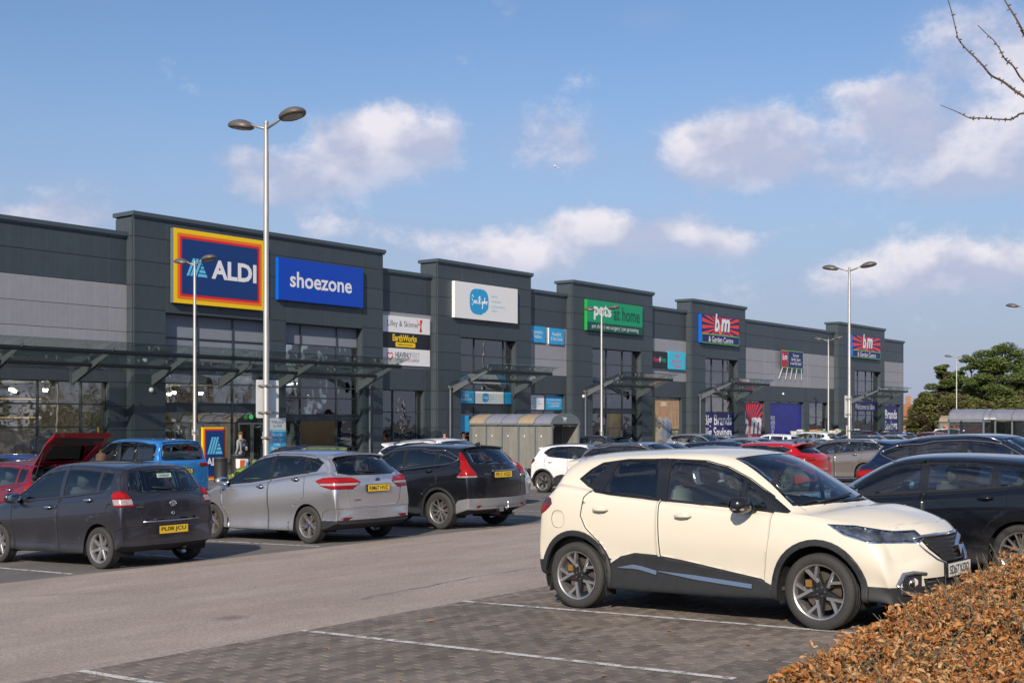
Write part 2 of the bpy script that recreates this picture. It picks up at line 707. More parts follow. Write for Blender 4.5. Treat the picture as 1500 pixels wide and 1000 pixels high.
def brick_mat():
	m = mat('paving_block', (.175, .143, .118), .8, var=.2, vscale=14, bump=.35, bscale=90)
	nt = m.node_tree
	L = nt.links
	hs = [n for n in nt.nodes if n.type == 'HUE_SAT'][0]
	old = hs.inputs['Value'].links[0].from_socket
	g = nt.nodes.new('ShaderNodeNewGeometry')
	oi = nt.nodes.new('ShaderNodeObjectInfo')
	a = nt.nodes.new('ShaderNodeMath')
	L.new(g.outputs['Random Per Island'], a.inputs[0])
	L.new(oi.outputs['Random'], a.inputs[1])
	fr = nt.nodes.new('ShaderNodeMath')
	fr.operation = 'FRACT'
	L.new(a.outputs[0], fr.inputs[0])
	r = nt.nodes.new('ShaderNodeMapRange')
	r.inputs[3].default_value = .7
	r.inputs[4].default_value = 1.25
	L.new(fr.outputs[0], r.inputs[0])
	big = nt.nodes.new('ShaderNodeTexNoise')
	big.inputs['Scale'].default_value = .9
	big.inputs['Detail'].default_value = 4
	L.new(g.outputs['Position'], big.inputs['Vector'])
	r2 = nt.nodes.new('ShaderNodeMapRange')
	r2.inputs[1].default_value = .35
	r2.inputs[2].default_value = .7
	r2.inputs[3].default_value = .82
	r2.inputs[4].default_value = 1.12
	L.new(big.outputs[0], r2.inputs[0])
	q = nt.nodes.new('ShaderNodeMath')
	q.operation = 'MULTIPLY'
	L.new(old, q.inputs[0])
	L.new(r.outputs[0], q.inputs[1])
	q2 = nt.nodes.new('ShaderNodeMath')
	q2.operation = 'MULTIPLY'
	L.new(q.outputs[0], q2.inputs[0])
	L.new(r2.outputs[0], q2.inputs[1])
	L.new(q2.outputs[0], hs.inputs['Value'])
	return m


M_BRICK = brick_mat()


def brick_geo():
	a, b_, c = .0955, .0455, .004
	v = [(-a, -b_, 0), (a, -b_, 0), (a, b_, 0), (-a, b_, 0),
		 (-a, -b_, .011), (a, -b_, .011), (a, b_, .011), (-a, b_, .011),
		 (-a + c, -b_ + c, .015), (a - c, -b_ + c, .015), (a - c, b_ - c, .015), (-a + c, b_ - c, .015)]
	f = [(0, 1, 5, 4), (1, 2, 6, 5), (2, 3, 7, 6), (3, 0, 4, 7), (4, 5, 9, 8), (5, 6, 10, 9), (6, 7, 11, 10), (7, 4, 8, 11), (8, 9, 10, 11)]
	return v, f


bv, bf = brick_geo()
bme = bpy.data.meshes.new('brick')
bme.from_pydata(bv, [], bf)
bme.materials.append(M_BRICK)
rest = MB()
cells = []
ny = int((8.3 - 3.78) / .1)
for j in range(ny):
	y = 3.83 + j * .1
	for i in range(int((17.6 - 3.0) / .2)):
		x = 3.0 + i * .2 + (.1 if j % 2 else 0)
		if j == ny - 1:
			pass
		# outside the picture's lower edge nothing shows
		d = .7915 * x + .6112 * y
		l = .6112 * x - .7915 * y
		if d < 5 or 614 + 1800 * (CAM_H - ground_z(y)) / d > 1040 or abs(l / d) > .5:
			continue
		cells.append((d, x, y))
cells.sort()
rr = random.Random(3)
slope = math.atan(.028)
for k, (d, x, y) in enumerate(cells):
	dz = rr.uniform(-.0015, .002)
	if k < 296:
		o = obj('brick', bme, pav)
		o.location = (x, y, ground_z(y) + .004 + dz)
		o.rotation_euler = (-slope + rr.uniform(-.01, .01), rr.uniform(-.012, .012), rr.uniform(-.012, .012))
	else:
		M = Matrix.Translation((x, y, ground_z(y) + .004 + dz)) @ Matrix.Rotation(rr.uniform(-.012, .012), 4, 'Z') @ Matrix.Rotation(-slope + rr.uniform(-.008, .008), 4, 'X')
		rest.add([M @ Vector(v) for v in bv], bf)
o = rest.build('block', M_BRICK, pav)
o['kind'] = 'stuff'
# edging kerb of the planting bed
for i in range(12):
	b = MB()
	x = 9.3 + i * .92
	b.box(x, 3.6, .2, x + .91, 3.74, .405 + rr.uniform(-.004, .004))
	tag(b.build('kerb', M_KERB), kind='structure')
strip('planting_bed', 3.0, 19, -1.5, 3.58, .03, mat('bark_soil', (.06, .045, .03), .95, var=.4, vscale=20, bump=.8, bscale=30))
# small litter and dark spots on the paving
M_LITTER = mat('dry_leaf', (.33, .17, .06), .8, objvar=.4)
for (x, y) in ((8.05, 5.35), (6.35, 5.9), (7.2, 4.75), (9.2, 5.4), (7.0, 7.3), (8.6, 7.6), (10.3, 5.9), (8.9, 4.5)):
	b = MB()
	s = rr.uniform(.025, .045)
	b.add([(-s, 0, .004), (0, -s * .5, .012), (s, 0, .004), (0, s * .5, .016)], [(0, 1, 2), (0, 2, 3)])
	o = b.build('fallen_leaf', M_LITTER)
	o.location = (x, y, ground_z(y) + .022)
	o.rotation_euler = (0, 0, rr.uniform(0, 6))
	tag(o, 'dry brown leaf lying on the grey block paving', 'leaf', 'dry leaves scattered on the block paving')

# ------------------------------------------------------------------ retail terrace
M_PAN = mat('anthracite_cladding', (.042, .056, .066), .42, var=.1, vscale=1.2, streak=.1, spec=.5, objvar=.07)
M_CORE = mat('cladding_reveal', (.05, .064, .073), .5, var=.1, streak=.1)
M_SIL = mat('silver_cladding', (.27, .27, .295), .45, metal=.0, var=.05, streak=.06, objvar=.03)
M_CAP = mat('parapet_flashing', (.055, .075, .09), .35)
M_FRAME = mat('window_frame_grey', (.035, .045, .052), .4)
M_STEEL = mat('painted_steel', (.15, .165, .175), .4, metal=.3)
M_TUBE = mat('dark_steel_tube', (.03, .036, .042), .35, metal=.4)
M_SHOPGLASS = glass_mat('shopfront_glass', tint=(.8, .84, .82), base=.11, edge=1.3, wave=.12)
M_CANOPYGLASS = glass_mat('canopy_glass', tint=(.86, .92, .9), base=.03, edge=.3)
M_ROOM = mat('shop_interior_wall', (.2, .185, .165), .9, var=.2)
M_ROOMFL = mat('shop_interior_floor', (.3, .28, .26), .4)
M_SHELF = mat('shop_shelving', (.28, .26, .22), .6, objvar=.5)
M_BLIND = mat('grey_roller_blind', (.2, .22, .26), .7, var=.04)
M_LAMPON = mat('lit_shop_lamp', (.9, .8, .6), .5, emit=(1, .84, .62), estr=45)
M_GREENREFL = mat('green_reflection', (.5, .7, .2), .8)  # green boards added to stand in for reflections in the shop glass
M_DARK = mat('dark_void', (.012, .012, .013), .8)
FY = 41.0
ZB = -.24
ROWS = [10.0, 9.3, 8.35, 7.4, 6.47, 5.56, 4.65, 3.58, 2.65, 1.72, .79, ZB]

_pan_cache = {}


def panel(parent, x0, x1, z0, z1, y, m, name='panel'):
	w, h = round(x1 - x0, 3), round(z1 - z0, 3)
	key = (w, h, m.name)
	if key not in _pan_cache:
		b = MB()
		g, t, c = .008, .05, .006
		X, Z = w / 2 - g, h / 2 - g
		v = [(-X, 0, -Z), (X, 0, -Z), (X, 0, Z), (-X, 0, Z), (-X, -t + c, -Z), (X, -t + c, -Z), (X, -t + c, Z), (-X, -t + c, Z),
			 (-X + c, -t, -Z + c), (X - c, -t, -Z + c), (X - c, -t, Z - c), (-X + c, -t, Z - c)]
		f = [(0, 1, 5, 4), (1, 2, 6, 5), (2, 3, 7, 6), (3, 0, 4, 7), (4, 5, 9, 8), (5, 6, 10, 9), (6, 7, 11, 10), (7, 4, 8, 11), (8, 9, 10, 11)]
		me = bpy.data.meshes.new(name)
		me.from_pydata(v, [], f)
		me.materials.append(m)
		_pan_cache[key] = me
	o = obj(name, _pan_cache[key], parent)
	o.location = (x0 + w / 2, y, z0 + h / 2)
	return o


def glazing(parent, x0, x1, z0, z1, y, vx, hz, label=None, special=None):
	"""framed glazing in an opening; special: {(col,row): material}"""
	w = empty('window', (0, 0, 0))
	w.parent = parent
	if label: w['label'] = label
	b = MB()
	t = .055
	xs = [x0] + list(vx) + [x1]
	zs = [z0] + list(hz) + [z1]
	for x in xs:
		b.box(x - t / 2, y - .06, z0, x + t / 2, y + .06, z1)
	for z in zs:
		for i in range(len(xs) - 1):
			b.box(xs[i] + t / 2, y - .05, z - t / 2, xs[i + 1] - t / 2, y + .05, z + t / 2)
	b.build('frame', M_FRAME, w)
	for i in range(len(xs) - 1):
		for j in range(len(zs) - 1):
			mm = M_SHOPGLASS
			if special and (i, j) in special:
				mm = special[(i, j)]
				if mm is None:
					continue
			g = MB()
			g.box(xs[i] + t / 2, y - .008, zs[j] + t / 2, xs[i + 1] - t / 2, y + .008, zs[j + 1] - t / 2)
			o = g.build('pane', mm, w)
			o.location = (0, 0, 0)
	return w


def bay(label, x0, x1, raised, openings, xsplit=(), light=None, dark_from=None, group=None):
	"""one bay of the terrace; openings: (xa, xb, z1) from the floor up; light: (z0, z1) silver band"""
	root = empty('shop_bay', ((x0 + x1) / 2, FY, ZB))
	inv = Vector((-(x0 + x1) / 2, -FY, -ZB))
	tag(root, label, 'building', 'bays of the retail terrace')
	y = FY if raised else FY + .41
	top = 10.1 if raised else 9.3
	depth = 1.1
	core = MB()
	cols = sorted(set([x0, x1] + [a for o_ in openings for a in o_[:2]] + list(xsplit)))
	made = []
	for a, b_ in zip(cols[:-1], cols[1:]):
		op = [o_ for o_ in openings if o_[0] <= a + .01 and o_[1] >= b_ - .01]
		zbot = op[0][2] if op else ZB
		core.box(a, y + .002, zbot, b_, y + depth, top)
		zs = [z for z in ROWS if z < top - .2 and z > zbot + .25]
		zs = [top - .02] + zs + [zbot]
		for zt, zb in zip(zs[:-1], zs[1:]):
			mm = M_PAN
			if light and zb >= light[0] - .05 and zt <= light[1] + .05:
				mm = M_SIL
			made.append(panel(None, a, b_, zb, zt, y, mm))
	if raised:
		# side returns clad too
		for sx, s in ((x0, -1), (x1, 1)):
			b2 = MB()
			for zt, zb in zip(ROWS[:-1], ROWS[1:]):
				b2.box(sx, y + .02, zb + .01, sx + s * .04, y + depth - .02, min(zt, top) - .01)
			made.append(b2.build('side_cladding', M_CORE))
	made.append(core.build('wall', M_CORE))
	cp = MB()
	cp.box(x0 - .1, y - .16, top, x1 + .1, y + depth + .1, top + .16)
	cp.box(x0 - .06, y - .11, top - .07, x1 + .06, y - .052, top)
	made.append(cp.build('parapet', M_CAP))
	for o in made:
		o.parent = root
		o.matrix_parent_inverse = Matrix.Translation(inv)
	return root, inv


def attach(o, root):
	o.parent = root
	o.matrix_parent_inverse = Matrix.Translation(-Vector(root.location))
	return o


def shop_room(root, x0, x1, z1, y, depth=9, lights=True, shelves=True, wall=None, seed=0):
	rg = random.Random(seed)
	b = MB()
	b.box(x0, y + depth, ZB, x1, y + depth + .1, z1)
	b.box(x0 - .1, y, ZB, x0, y + depth, z1)
	b.box(x1, y, ZB, x1 + .1, y + depth, z1)
	b.box(x0, y, z1, x1, y + depth, z1 + .1)
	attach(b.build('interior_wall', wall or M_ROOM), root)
	b = MB()
	b.box(x0, y, ZB - .02, x1, y + depth, ZB + .03)
	attach(b.build('interior_floor', M_ROOMFL), root)
	if shelves:
		n = int((x1 - x0) / 1.3)
		for i in range(n):
			xx = x0 + .4 + i * 1.3
			b = MB()
			yy = y + rg.uniform(2.2, 5)
			hh = rg.uniform(1.2, 1.9)
			b.box(xx, yy, ZB + .03, xx + 1.0, yy + .5, hh)
			for k in range(4):
				zz = ZB + .3 + k * .42
				b.box(xx - .03, yy - .15, zz, xx + 1.03, yy - .002, zz + .04)
				for q in range(6):
					b.box(xx + .05 + q * .16, yy - .12, zz + .042, xx + .16 + q * .16, yy - .01, zz + rg.uniform(.15, .33))
			o = b.build('shelf_unit', M_SHELF)
			attach(o, root)
	if lights:  # true lamps in the left bays, added in the other rooms to brighten them
		for i in range(int((x1 - x0) / 1.4)):
			for j in range(3):
				b = MB()
				xx = x0 + .7 + i * 1.4
				yy = y + 1.2 + j * 2.2
				b.lathe([(0, -.04), (.07, -.04), (.09, 0), (.09, .06), (0, .06)], 10, Matrix.Translation((xx, yy, z1 - .35)))
				attach(b.build('ceiling_spotlight', M_LAMPON), root)


# bay A: low, left edge of the picture
A, _ = bay('low dark grey bay with silver cladding at the left end, shop lights behind its glass', 14.5, 28.9, False, [(14.9, 28.05, 3.58)], xsplit=(21.7,), light=(4.65, 7.4))
attach(glazing(None, 14.9, 28.05, ZB, 3.58, 41.62, (17, 19.2, 21.3, 23.3, 25.2, 27.0), (.85, 1.85, 2.72)), A)
shop_room(A, 14.6, 28.4, 3.6, 42.0, seed=1)
# warm light shelves seen through the glass
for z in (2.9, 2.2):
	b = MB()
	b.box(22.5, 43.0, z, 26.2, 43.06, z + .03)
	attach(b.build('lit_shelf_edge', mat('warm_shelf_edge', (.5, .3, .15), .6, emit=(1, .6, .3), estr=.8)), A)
# bay B: tall, supermarket and shoe shop
B, _ = bay('tall wide grey bay carrying the supermarket sign and the blue shoe shop sign', 28.9, 42.9, True, [(30.4, 35.8, 6.4), (36.75, 41.5, 6.4)], xsplit=(33.1, 39.1))
w = attach(glazing(None, 30.4, 35.8, ZB, 6.4, 41.33, (32.2, 34.05), (2.0, 2.45, 2.8, 3.6, 4.5, 5.45),
				   special={(i, j): M_BLIND for i in range(3) for j in (6, 5)} | {(i, 2): M_FRAME for i in range(3)}), B)
w = attach(glazing(None, 36.75, 41.5, ZB, 6.4, 41.33, (37.9, 40.15), (.85, 2.1, 2.35, 3.1, 3.58, 4.5, 5.5),
				   special={(i, 7): M_BLIND for i in range(3)} | {(1, 0): None, (1, 1): None, (1, 2): M_FRAME, (0, 2): M_FRAME, (2, 2): M_FRAME}), B)
shop_room(B, 30.3, 35.9, 3.6, 41.9, lights=True, seed=2)
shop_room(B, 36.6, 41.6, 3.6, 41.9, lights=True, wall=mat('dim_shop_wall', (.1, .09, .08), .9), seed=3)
b = MB()
b.box(30.3, 44.5, 3.8, 35.9, 44.6, 6.4)
b.box(36.6, 44.5, 3.8, 41.6, 44.6, 6.4)
attach(b.build('interior_wall', mat('mezzanine_wall', (.42, .43, .45), .9)), B)
b = MB()
b.box(40.3, 42.6, 2.6, 41.4, 42.7, 5.4)
attach(b.build('reflection_board', M_GREENREFL), B)
# automatic doors
for xa, xb in ((31.0, 31.75), (31.8, 32.5), (34.3, 35.0), (35.05, 35.7)):
	d = empty('door')
	b = MB()
	t = .05
	for x in (xa, xb - t):
		b.box(x, 41.18, ZB, x + t, 41.23, 2.0)
	b.box(xa + t, 41.18, 1.92, xb - t, 41.23, 2.0)
	b.box(xa + t, 41.18, ZB, xb - t, 41.23, ZB + .12)
	b.build('frame', M_STEEL, d)
	g = MB()
	g.box(xa + t, 41.20, ZB + .12, xb - t, 41.21, 1.92)
	g.build('pane', M_SHOPGLASS, d)
	attach(d, B)
b = MB()
b.lathe([(0, 0), (.09, 0), (.11, .05), (0, .07)], 12, FM(34.95, 41.2, 2.25))
attach(b.build('door_sensor', mat('green_exit_light', (.02, .3, .06), .5, emit=(.1, 1, .3), estr=.25)), B)
# bay C
C_, _ = bay('low narrow bay with the three stacked footwear signs', 42.9, 46.87, False, [(42.95, 46.3, 3.58)], light=(4.65, 7.4))
attach(glazing(None, 42.95, 46.3, ZB, 3.58, 41.62, (44.25, 46.0), (1.1, 2.5)), C_)
shop_room(C_, 42.95, 46.35, 3.6, 42.0, seed=4, lights=True)
b = MB()
b.box(45.2, 42.8, .4, 45.8, 42.9, 3.3)
attach(b.build('reflection_board', M_GREENREFL), C_)
# bay D
D_, _ = bay('tall grey bay carrying the white charity shop sign', 46.87, 54.76, True, [(48.72, 53.4, 6.4)], xsplit=(50.9,))
attach(glazing(None, 48.72, 53.4, ZB, 6.4, 41.33, (50.2, 52.7), (1.3, 2.15, 2.45, 3.0, 3.7, 4.6, 5.5), special={(1, 0): None, (1, 1): None, (0, 3): M_FRAME, (1, 3): M_FRAME, (2, 3): M_FRAME}), D_)
shop_room(D_, 48.6, 53.5, 3.9, 41.9, seed=5, lights=True)
b = MB()
b.box(48.7, 44, 3.9, 53.4, 44.1, 6.4)
attach(b.build('interior_wall', mat('mezzanine_wall_grey', (.42, .43, .42), .9)), D_)
b = MB()
b.box(52.2, 42.9, 3.95, 53.1, 43, 5.3)
attach(b.build('reflection_board', M_GREENREFL), D_)
# bay E
E_, _ = bay('low bay with two small blue signs beside the white charity shop sign', 54.76, 58.8, False, [(54.9, 58.6, 3.58)], light=(4.65, 7.4))
attach(glazing(None, 54.9, 58.6, ZB, 3.58, 41.62, (56.85,), (1.5, 2.65)), E_)
shop_room(E_, 54.9, 58.6, 3.6, 42.0, seed=6, lights=True)
# bay F
F_, _ = bay('tall grey bay carrying the green pet shop sign', 58.8, 67.75, True, [(60.9, 66.4, 6.4)], xsplit=(63.6,))
attach(glazing(None, 60.9, 66.4, ZB, 6.4, 41.33, (62.9, 64.7), (1.6, 2.5, 2.8, 3.7, 4.6, 5.5), special={(1, 0): None, (1, 1): None, (0, 2): M_FRAME, (1, 2): M_FRAME, (2, 2): M_FRAME}), F_)
shop_room(F_, 60.8, 66.5, 3.9, 41.9, seed=7, lights=True)
b = MB()
b.box(60.9, 44.2, 3.95, 66.4, 44.3, 6.4)
attach(b.build('interior_wall', mat('mezzanine_wall_grey', (.42, .43, .42), .9)), F_)
b = MB()
b.box(64.6, 43.2, 2.9, 65.9, 43.3, 6.2)
b.box(61.2, 43.6, 4.0, 63.6, 43.7, 4.9)
attach(b.build('reflection_board', M_GREENREFL), F_)
# bay G
G_, _ = bay('low bay with the small grooming and vet signs over a photo window', 67.75, 72.8, False, [(67.9, 72.2, 3.58)], light=(4.65, 7.4))
attach(glazing(None, 67.9, 72.2, ZB, 3.58, 41.62, (69.6, 71.1), (1.1, 2.4)), G_)
shop_room(G_, 67.9, 72.2, 3.6, 42.1, seed=8, lights=True)
# bay H
H_, _ = bay('tall grey bay carrying the nearer red and blue discount store sign', 72.8, 80.63, True, [(74.7, 79.5, 6.35)], xsplit=(77.0,))
attach(glazing(None, 74.7, 79.5, ZB, 6.35, 41.33, (76.2, 77.9), (.8, 1.75, 2.65, 3.7, 4.6, 5.5)), H_)
shop_room(H_, 74.6, 79.6, 3.9, 41.9, seed=9, lights=True)
b = MB()
b.box(74.7, 44.2, 3.95, 79.5, 44.3, 6.4)
attach(b.build('interior_wall', mat('mezzanine_wall_grey', (.42, .43, .42), .9)), H_)
b = MB()
b.box(77.4, 43.2, 4.2, 78.6, 43.3, 6.0)
attach(b.build('reflection_board', M_GREENREFL), H_)
# bay I (long low)
I_, _ = bay('long low bay with a banner on its silver cladding between the two discount store signs', 80.63, 97.5, False,
			[(80.75, 84.6, 3.5), (85.5, 91.5, 3.5), (92.6, 96.2, 3.5)], xsplit=(86.1, 92.2), light=(4.65, 7.4))
for xa, xb, vs in ((80.75, 84.6, (82.7,)), (85.5, 91.5, (87.5, 89.5)), (92.6, 96.2, (94.4,))):
	attach(glazing(None, xa, xb, ZB, 3.5, 41.62, vs, (1.1, 2.3)), I_)
	shop_room(I_, xa, xb, 3.5, 42.1, seed=10, lights=True, depth=5)
# bay J
J_, _ = bay('tall grey bay carrying the farther red and blue discount store sign', 97.5, 107.75, True, [(100.9, 106.9, 6.35)], xsplit=(103.9,))
attach(glazing(None, 100.9, 106.9, ZB, 6.35, 41.33, (102.4, 104.2, 105.6), (1.2, 2.5, 3.7, 4.5, 5.5)), J_)
shop_room(J_, 100.8, 107, 3.9, 41.9, seed=11, lights=True)
b = MB()
b.box(100.9, 44.2, 3.95, 106.9, 44.3, 6.4)
attach(b.build('interior_wall', mat('mezzanine_wall_grey', (.42, .43, .42), .9)), J_)
b = MB()
b.box(104.5, 43.2, 4.2, 106.2, 43.3, 6.0)
attach(b.build('reflection_board', M_GREENREFL), J_)
# bay K
K_, _ = bay('last low bay at the far right end of the terrace', 107.75, 113.6, False, [(108.9, 112.8, 3.5)], light=(4.65, 7.4), xsplit=(108.6,))
attach(glazing(None, 108.9, 112.8, ZB, 3.5, 41.62, (110.9,), (1.1, 2.3)), K_)
shop_room(K_, 108.9, 112.8, 3.5, 42.1, seed=12, lights=True, depth=5)
M_FILLPANEL = mat('fill_panel_glow', (.8, .8, .75), .5, emit=(1, .95, .85), estr=7)  # glowing fill panels added to brighten the dark shop interiors
for root_, xa, xb in ((B, 37.2, 41.2), (D_, 49.2, 53.0), (F_, 61.4, 66.0), (H_, 75.2, 79.0), (J_, 101.5, 106.4)):
	for i in range(3):
		x = xa + (xb - xa) * (i + .5) / 3
		b = MB()
		b.box(x - .5, 42.6, 6.28, x + .5, 42.9, 6.34)
		attach(b.build('added_fill_panel', M_FILLPANEL), root_)
		b = MB()
		b.box(x - .5, 43.5, 3.76, x + .5, 43.8, 3.82)
		attach(b.build('added_fill_panel', M_FILLPANEL), root_)
# warehouse body behind the frontage
b = MB()
b.box(14.5, 52.2, ZB, 113.6, 80, 8.2)
b.box(14.5, 42.5, 7.2, 113.6, 52.2, 8.2)
b.box(113.4, 42.55, ZB, 113.6, 52.2, 7.2)
tag(b.build('warehouse_building', M_PAN), 'long plain grey warehouse body standing behind the shop bays', 'building')


# ------------------------------------------------------------------ canopies
def canopy(label, xs, x0, x1, group='glass canopies over the shop doors'):
	"""xs: strut positions; tubes run x0..x1"""
	root = empty('glass_canopy', ((x0 + x1) / 2, FY, 4.0))
	tag(root, label, 'canopy', group)
	for (yy, zz, r, a, b_) in ((38.5, 4.56, .085, x0, x1), (39.75, 4.14, .075, x0, x1)):
		b = MB()
		b.tube([(a, yy, zz), (b_, yy, zz)], r, 12)
		o = b.build('rail', M_TUBE, smooth=False)
		auto_smooth(o)
		attach(o, root)
	for x in xs:
		b = MB()
		b.prism([(x - .02, 40.98, 3.46), (x - .02, 40.98, 3.86), (x - .02, 38.35, 4.72), (x - .02, 38.4, 4.6)], (.04, 0, 0))
		b.prism([(x - .1, 40.985, 3.4), (x + .1, 40.985, 3.4), (x + .1, 40.985, 3.9), (x - .1, 40.985, 3.9)], (0, -.03, 0))
		b.prism([(x + .16, 40.98, 3.5), (x + .16, 40.98, 3.8), (x + .16, 39.4, 4.25), (x + .16, 39.6, 4.1)], (.03, 0, 0))
		attach(b.build('strut', M_STEEL), root)
	n = max(2, round((x1 - x0) / 1.72))
	for i in range(n):
		a = x0 - .25 + (x1 - x0 + .5) * i / n + .008
		c = x0 - .25 + (x1 - x0 + .5) * (i + 1) / n - .008
		g = MB()
		g.prism([(a, 40.9, 3.98), (c, 40.9, 3.98), (c, 38.1, 4.92), (a, 38.1, 4.92)], (0, .004, .014))
		attach(g.build('glass_panel', M_CANOPYGLASS), root)
		for xx in (a + .2, c - .2):
			for yy, zz in ((38.5, 4.78), (39.75, 4.36)):
				s = MB()
				s.lathe([(0, -.09), (.018, -.09), (.018, -.03), (.045, -.02), (.045, .03), (0, .035)], 8, Matrix.Translation((xx, yy, zz + .02)))
				attach(s.build('fixing', mat('bright_steel_fixing', (.5, .48, .44), .3, metal=1.0)), root)
	return root


canopy('long glass and steel canopy running over the supermarket and shoe shop doors', (15.7, 19.2, 22.7, 26.24, 29.74, 33.1, 36.3, 41.2), 14.6, 41.5)
canopy('small glass canopy over the charity shop door', (48.0, 53.2), 47.9, 53.3)
canopy('small glass canopy over the pet shop door', (60.2, 65.9), 60.1, 66.0)
canopy('small glass canopy over the nearer discount store door', (74.0, 79.3), 73.9, 79.4)
canopy('small glass canopy over the farthest discount store door', (100.2, 106.5), 100.1, 106.6)
for x in (47.75, 60.0, 73.8, 99.9, 41.9):
	b = MB()
	b.tube([(x, 40.86, ZB), (x, 40.86, 3.75)], .05, 10)
	b.box(x - .09, 40.8, 3.72, x + .09, 40.94, 3.86)
	auto_smooth(tag(b.build('downpipe', M_STEEL), {47.75: 'grey downpipe left of the charity shop door', 60.0: 'grey downpipe left of the pet shop door', 73.8: 'grey downpipe left of the nearer discount store door', 99.9: 'grey downpipe left of the farthest discount store door', 41.9: 'grey downpipe right of the shoe shop door'}[x], 'downpipe', 'downpipes on the terrace'))
# ------------------------------------------------------------------ car materials
def paint_material(name='car_paint', flake=True):
	m = bpy.data.materials.new(name)
	m.use_nodes = True
	nt = m.node_tree
	L = nt.links
	b = nt.nodes['Principled BSDF']
	oi = nt.nodes.new('ShaderNodeObjectInfo')
	tc = nt.nodes.new('ShaderNodeTexCoord')
	n = nt.nodes.new('ShaderNodeTexNoise')
	n.inputs['Scale'].default_value = 2.2
	n.inputs['Detail'].default_value = 6
	L.new(tc.outputs['Object'], n.inputs['Vector'])
	# road dust: more of it low on the body
	sp = nt.nodes.new('ShaderNodeSeparateXYZ')
	L.new(tc.outputs['Object'], sp.inputs[0])
	r = nt.nodes.new('ShaderNodeMapRange')
	r.inputs[1].default_value = .75
	r.inputs[2].default_value = .25
	r.inputs[3].default_value = .0
	r.inputs[4].default_value = .3
	L.new(sp.outputs[2], r.inputs[0])
	r2 = nt.nodes.new('ShaderNodeMapRange')
	r2.inputs[1].default_value = .4
	r2.inputs[2].default_value = .75
	L.new(n.outputs[0], r2.inputs[0])
	mu = nt.nodes.new('ShaderNodeMath')
	mu.operation = 'MULTIPLY_ADD'
	L.new(r.outputs[0], mu.inputs[0])
	L.new(r2.outputs[0], mu.inputs[1])
	mu.inputs[2].default_value = .008
	mx = nt.nodes.new('ShaderNodeMix')
	mx.data_type = 'RGBA'
	L.new(mu.outputs[0], mx.inputs[0])
	L.new(oi.outputs['Color'], mx.inputs[6])
	mx.inputs[7].default_value = (.2, .175, .15, 1)
	L.new(mx.outputs[2], b.inputs['Base Color'])
	rr_ = nt.nodes.new('ShaderNodeMath')
	rr_.operation = 'MULTIPLY_ADD'
	L.new(mu.outputs[0], rr_.inputs[0])
	rr_.inputs[1].default_value = .6
	rr_.inputs[2].default_value = .24
	L.new(rr_.outputs[0], b.inputs['Roughness'])
	L.new(oi.outputs['Alpha'], b.inputs['Metallic'])
	b.inputs['Specular IOR Level'].default_value = .2
	b.inputs['Coat Weight'].default_value = .85
	rc = nt.nodes.new('ShaderNodeMath')
	rc.operation = 'MULTIPLY_ADD'
	L.new(mu.outputs[0], rc.inputs[0])
	rc.inputs[1].default_value = .5
	rc.inputs[2].default_value = .035
	L.new(rc.outputs[0], b.inputs['Coat Roughness'])
	return m


M_PAINT = paint_material()
M_GLASSC = glass_mat('car_glass', tint=(.68, .8, .8), base=.045, edge=1.1)
M_GLASSD = glass_mat('privacy_glass', tint=(.16, .18, .19), base=.06, edge=1.15)
M_PLASTIC = mat('black_textured_plastic', (.018, .019, .021), .62, var=.25, vscale=8)
M_GLOSSB = mat('gloss_black_trim', (.012, .013, .015), .18, spec=.6)
M_SEAM = mat('panel_gap', (.008, .008, .008), .9)
M_CHROME = mat('chrome', (.78, .78, .8), .1, metal=1.0)
M_SATIN = mat('satin_chrome', (.5, .5, .52), .28, metal=1.0)
M_ALLOY = mat('silver_alloy', (.5, .49, .48), .33, metal=.85, var=.15, vscale=9)
M_ALLOYD = mat('dark_alloy', (.035, .035, .038), .3, metal=.5)
M_TYRE = mat('tyre_rubber', (.035, .033, .031), .78, var=.3, vscale=5, bump=.3, bscale=60)
M_DISC = mat('brake_disc', (.13, .1, .08), .5, metal=.6)
M_WELL = mat('wheel_arch_liner', (.009, .009, .009), .95)
M_RED = mat('red_lamp_lens', (.24, .002, .003), .15, coat=.35, var=.3, vscale=30, spec=.3)
M_REDB = mat('red_lamp_core', (.3, .006, .004), .2, coat=.3, spec=.3)
M_REDD = mat('smoked_lamp_lens', (.07, .006, .01), .1, coat=1.0)
M_CLEARL = mat('clear_lamp_lens', (.42, .33, .31), .15, metal=.3, coat=1.0, var=.3, vscale=35)
M_LAMPG = glass_mat('headlamp_cover', tint=(.9, .93, .95), base=.06, edge=1.0)
M_REFL = mat('lamp_reflector', (.3, .31, .33), .2, metal=.8, var=.9, vscale=9)  # strong colour noise paints bright glints into the reflector
M_PLY = mat('yellow_plate', (.72, .47, .02), .45)
M_PLW = mat('white_plate', (.68, .68, .66), .45)
M_PLT = mat('plate_lettering', (.012, .012, .015), .5)
M_SEAT = mat('dark_seat_fabric', (.07, .072, .078), .9)
M_SEATL = mat('grey_seat_fabric', (.24, .23, .21), .9)
M_CABIN = mat('cabin_plastic', (.05, .05, .053), .7)
M_AMBER = mat('amber_indicator', (.7, .25, .03), .2, coat=1.0)
M_CREAMREFL = mat('caliper_gold', (.35, .2, .06), .45, metal=.6)
M_MIRR = mat('mirror_face', (.6, .65, .7), .03, metal=1.0)


def smooth_iter(P, S, NR):
	"""adjust the control net so that the smoothed surface passes through the given points"""
	me = bpy.data.meshes.new('net')
	faces = []
	for i in range(S - 1):
		for j in range(NR - 1):
			faces.append((i * NR + j, (i + 1) * NR + j, (i + 1) * NR + j + 1, i * NR + j + 1))
	return me, faces


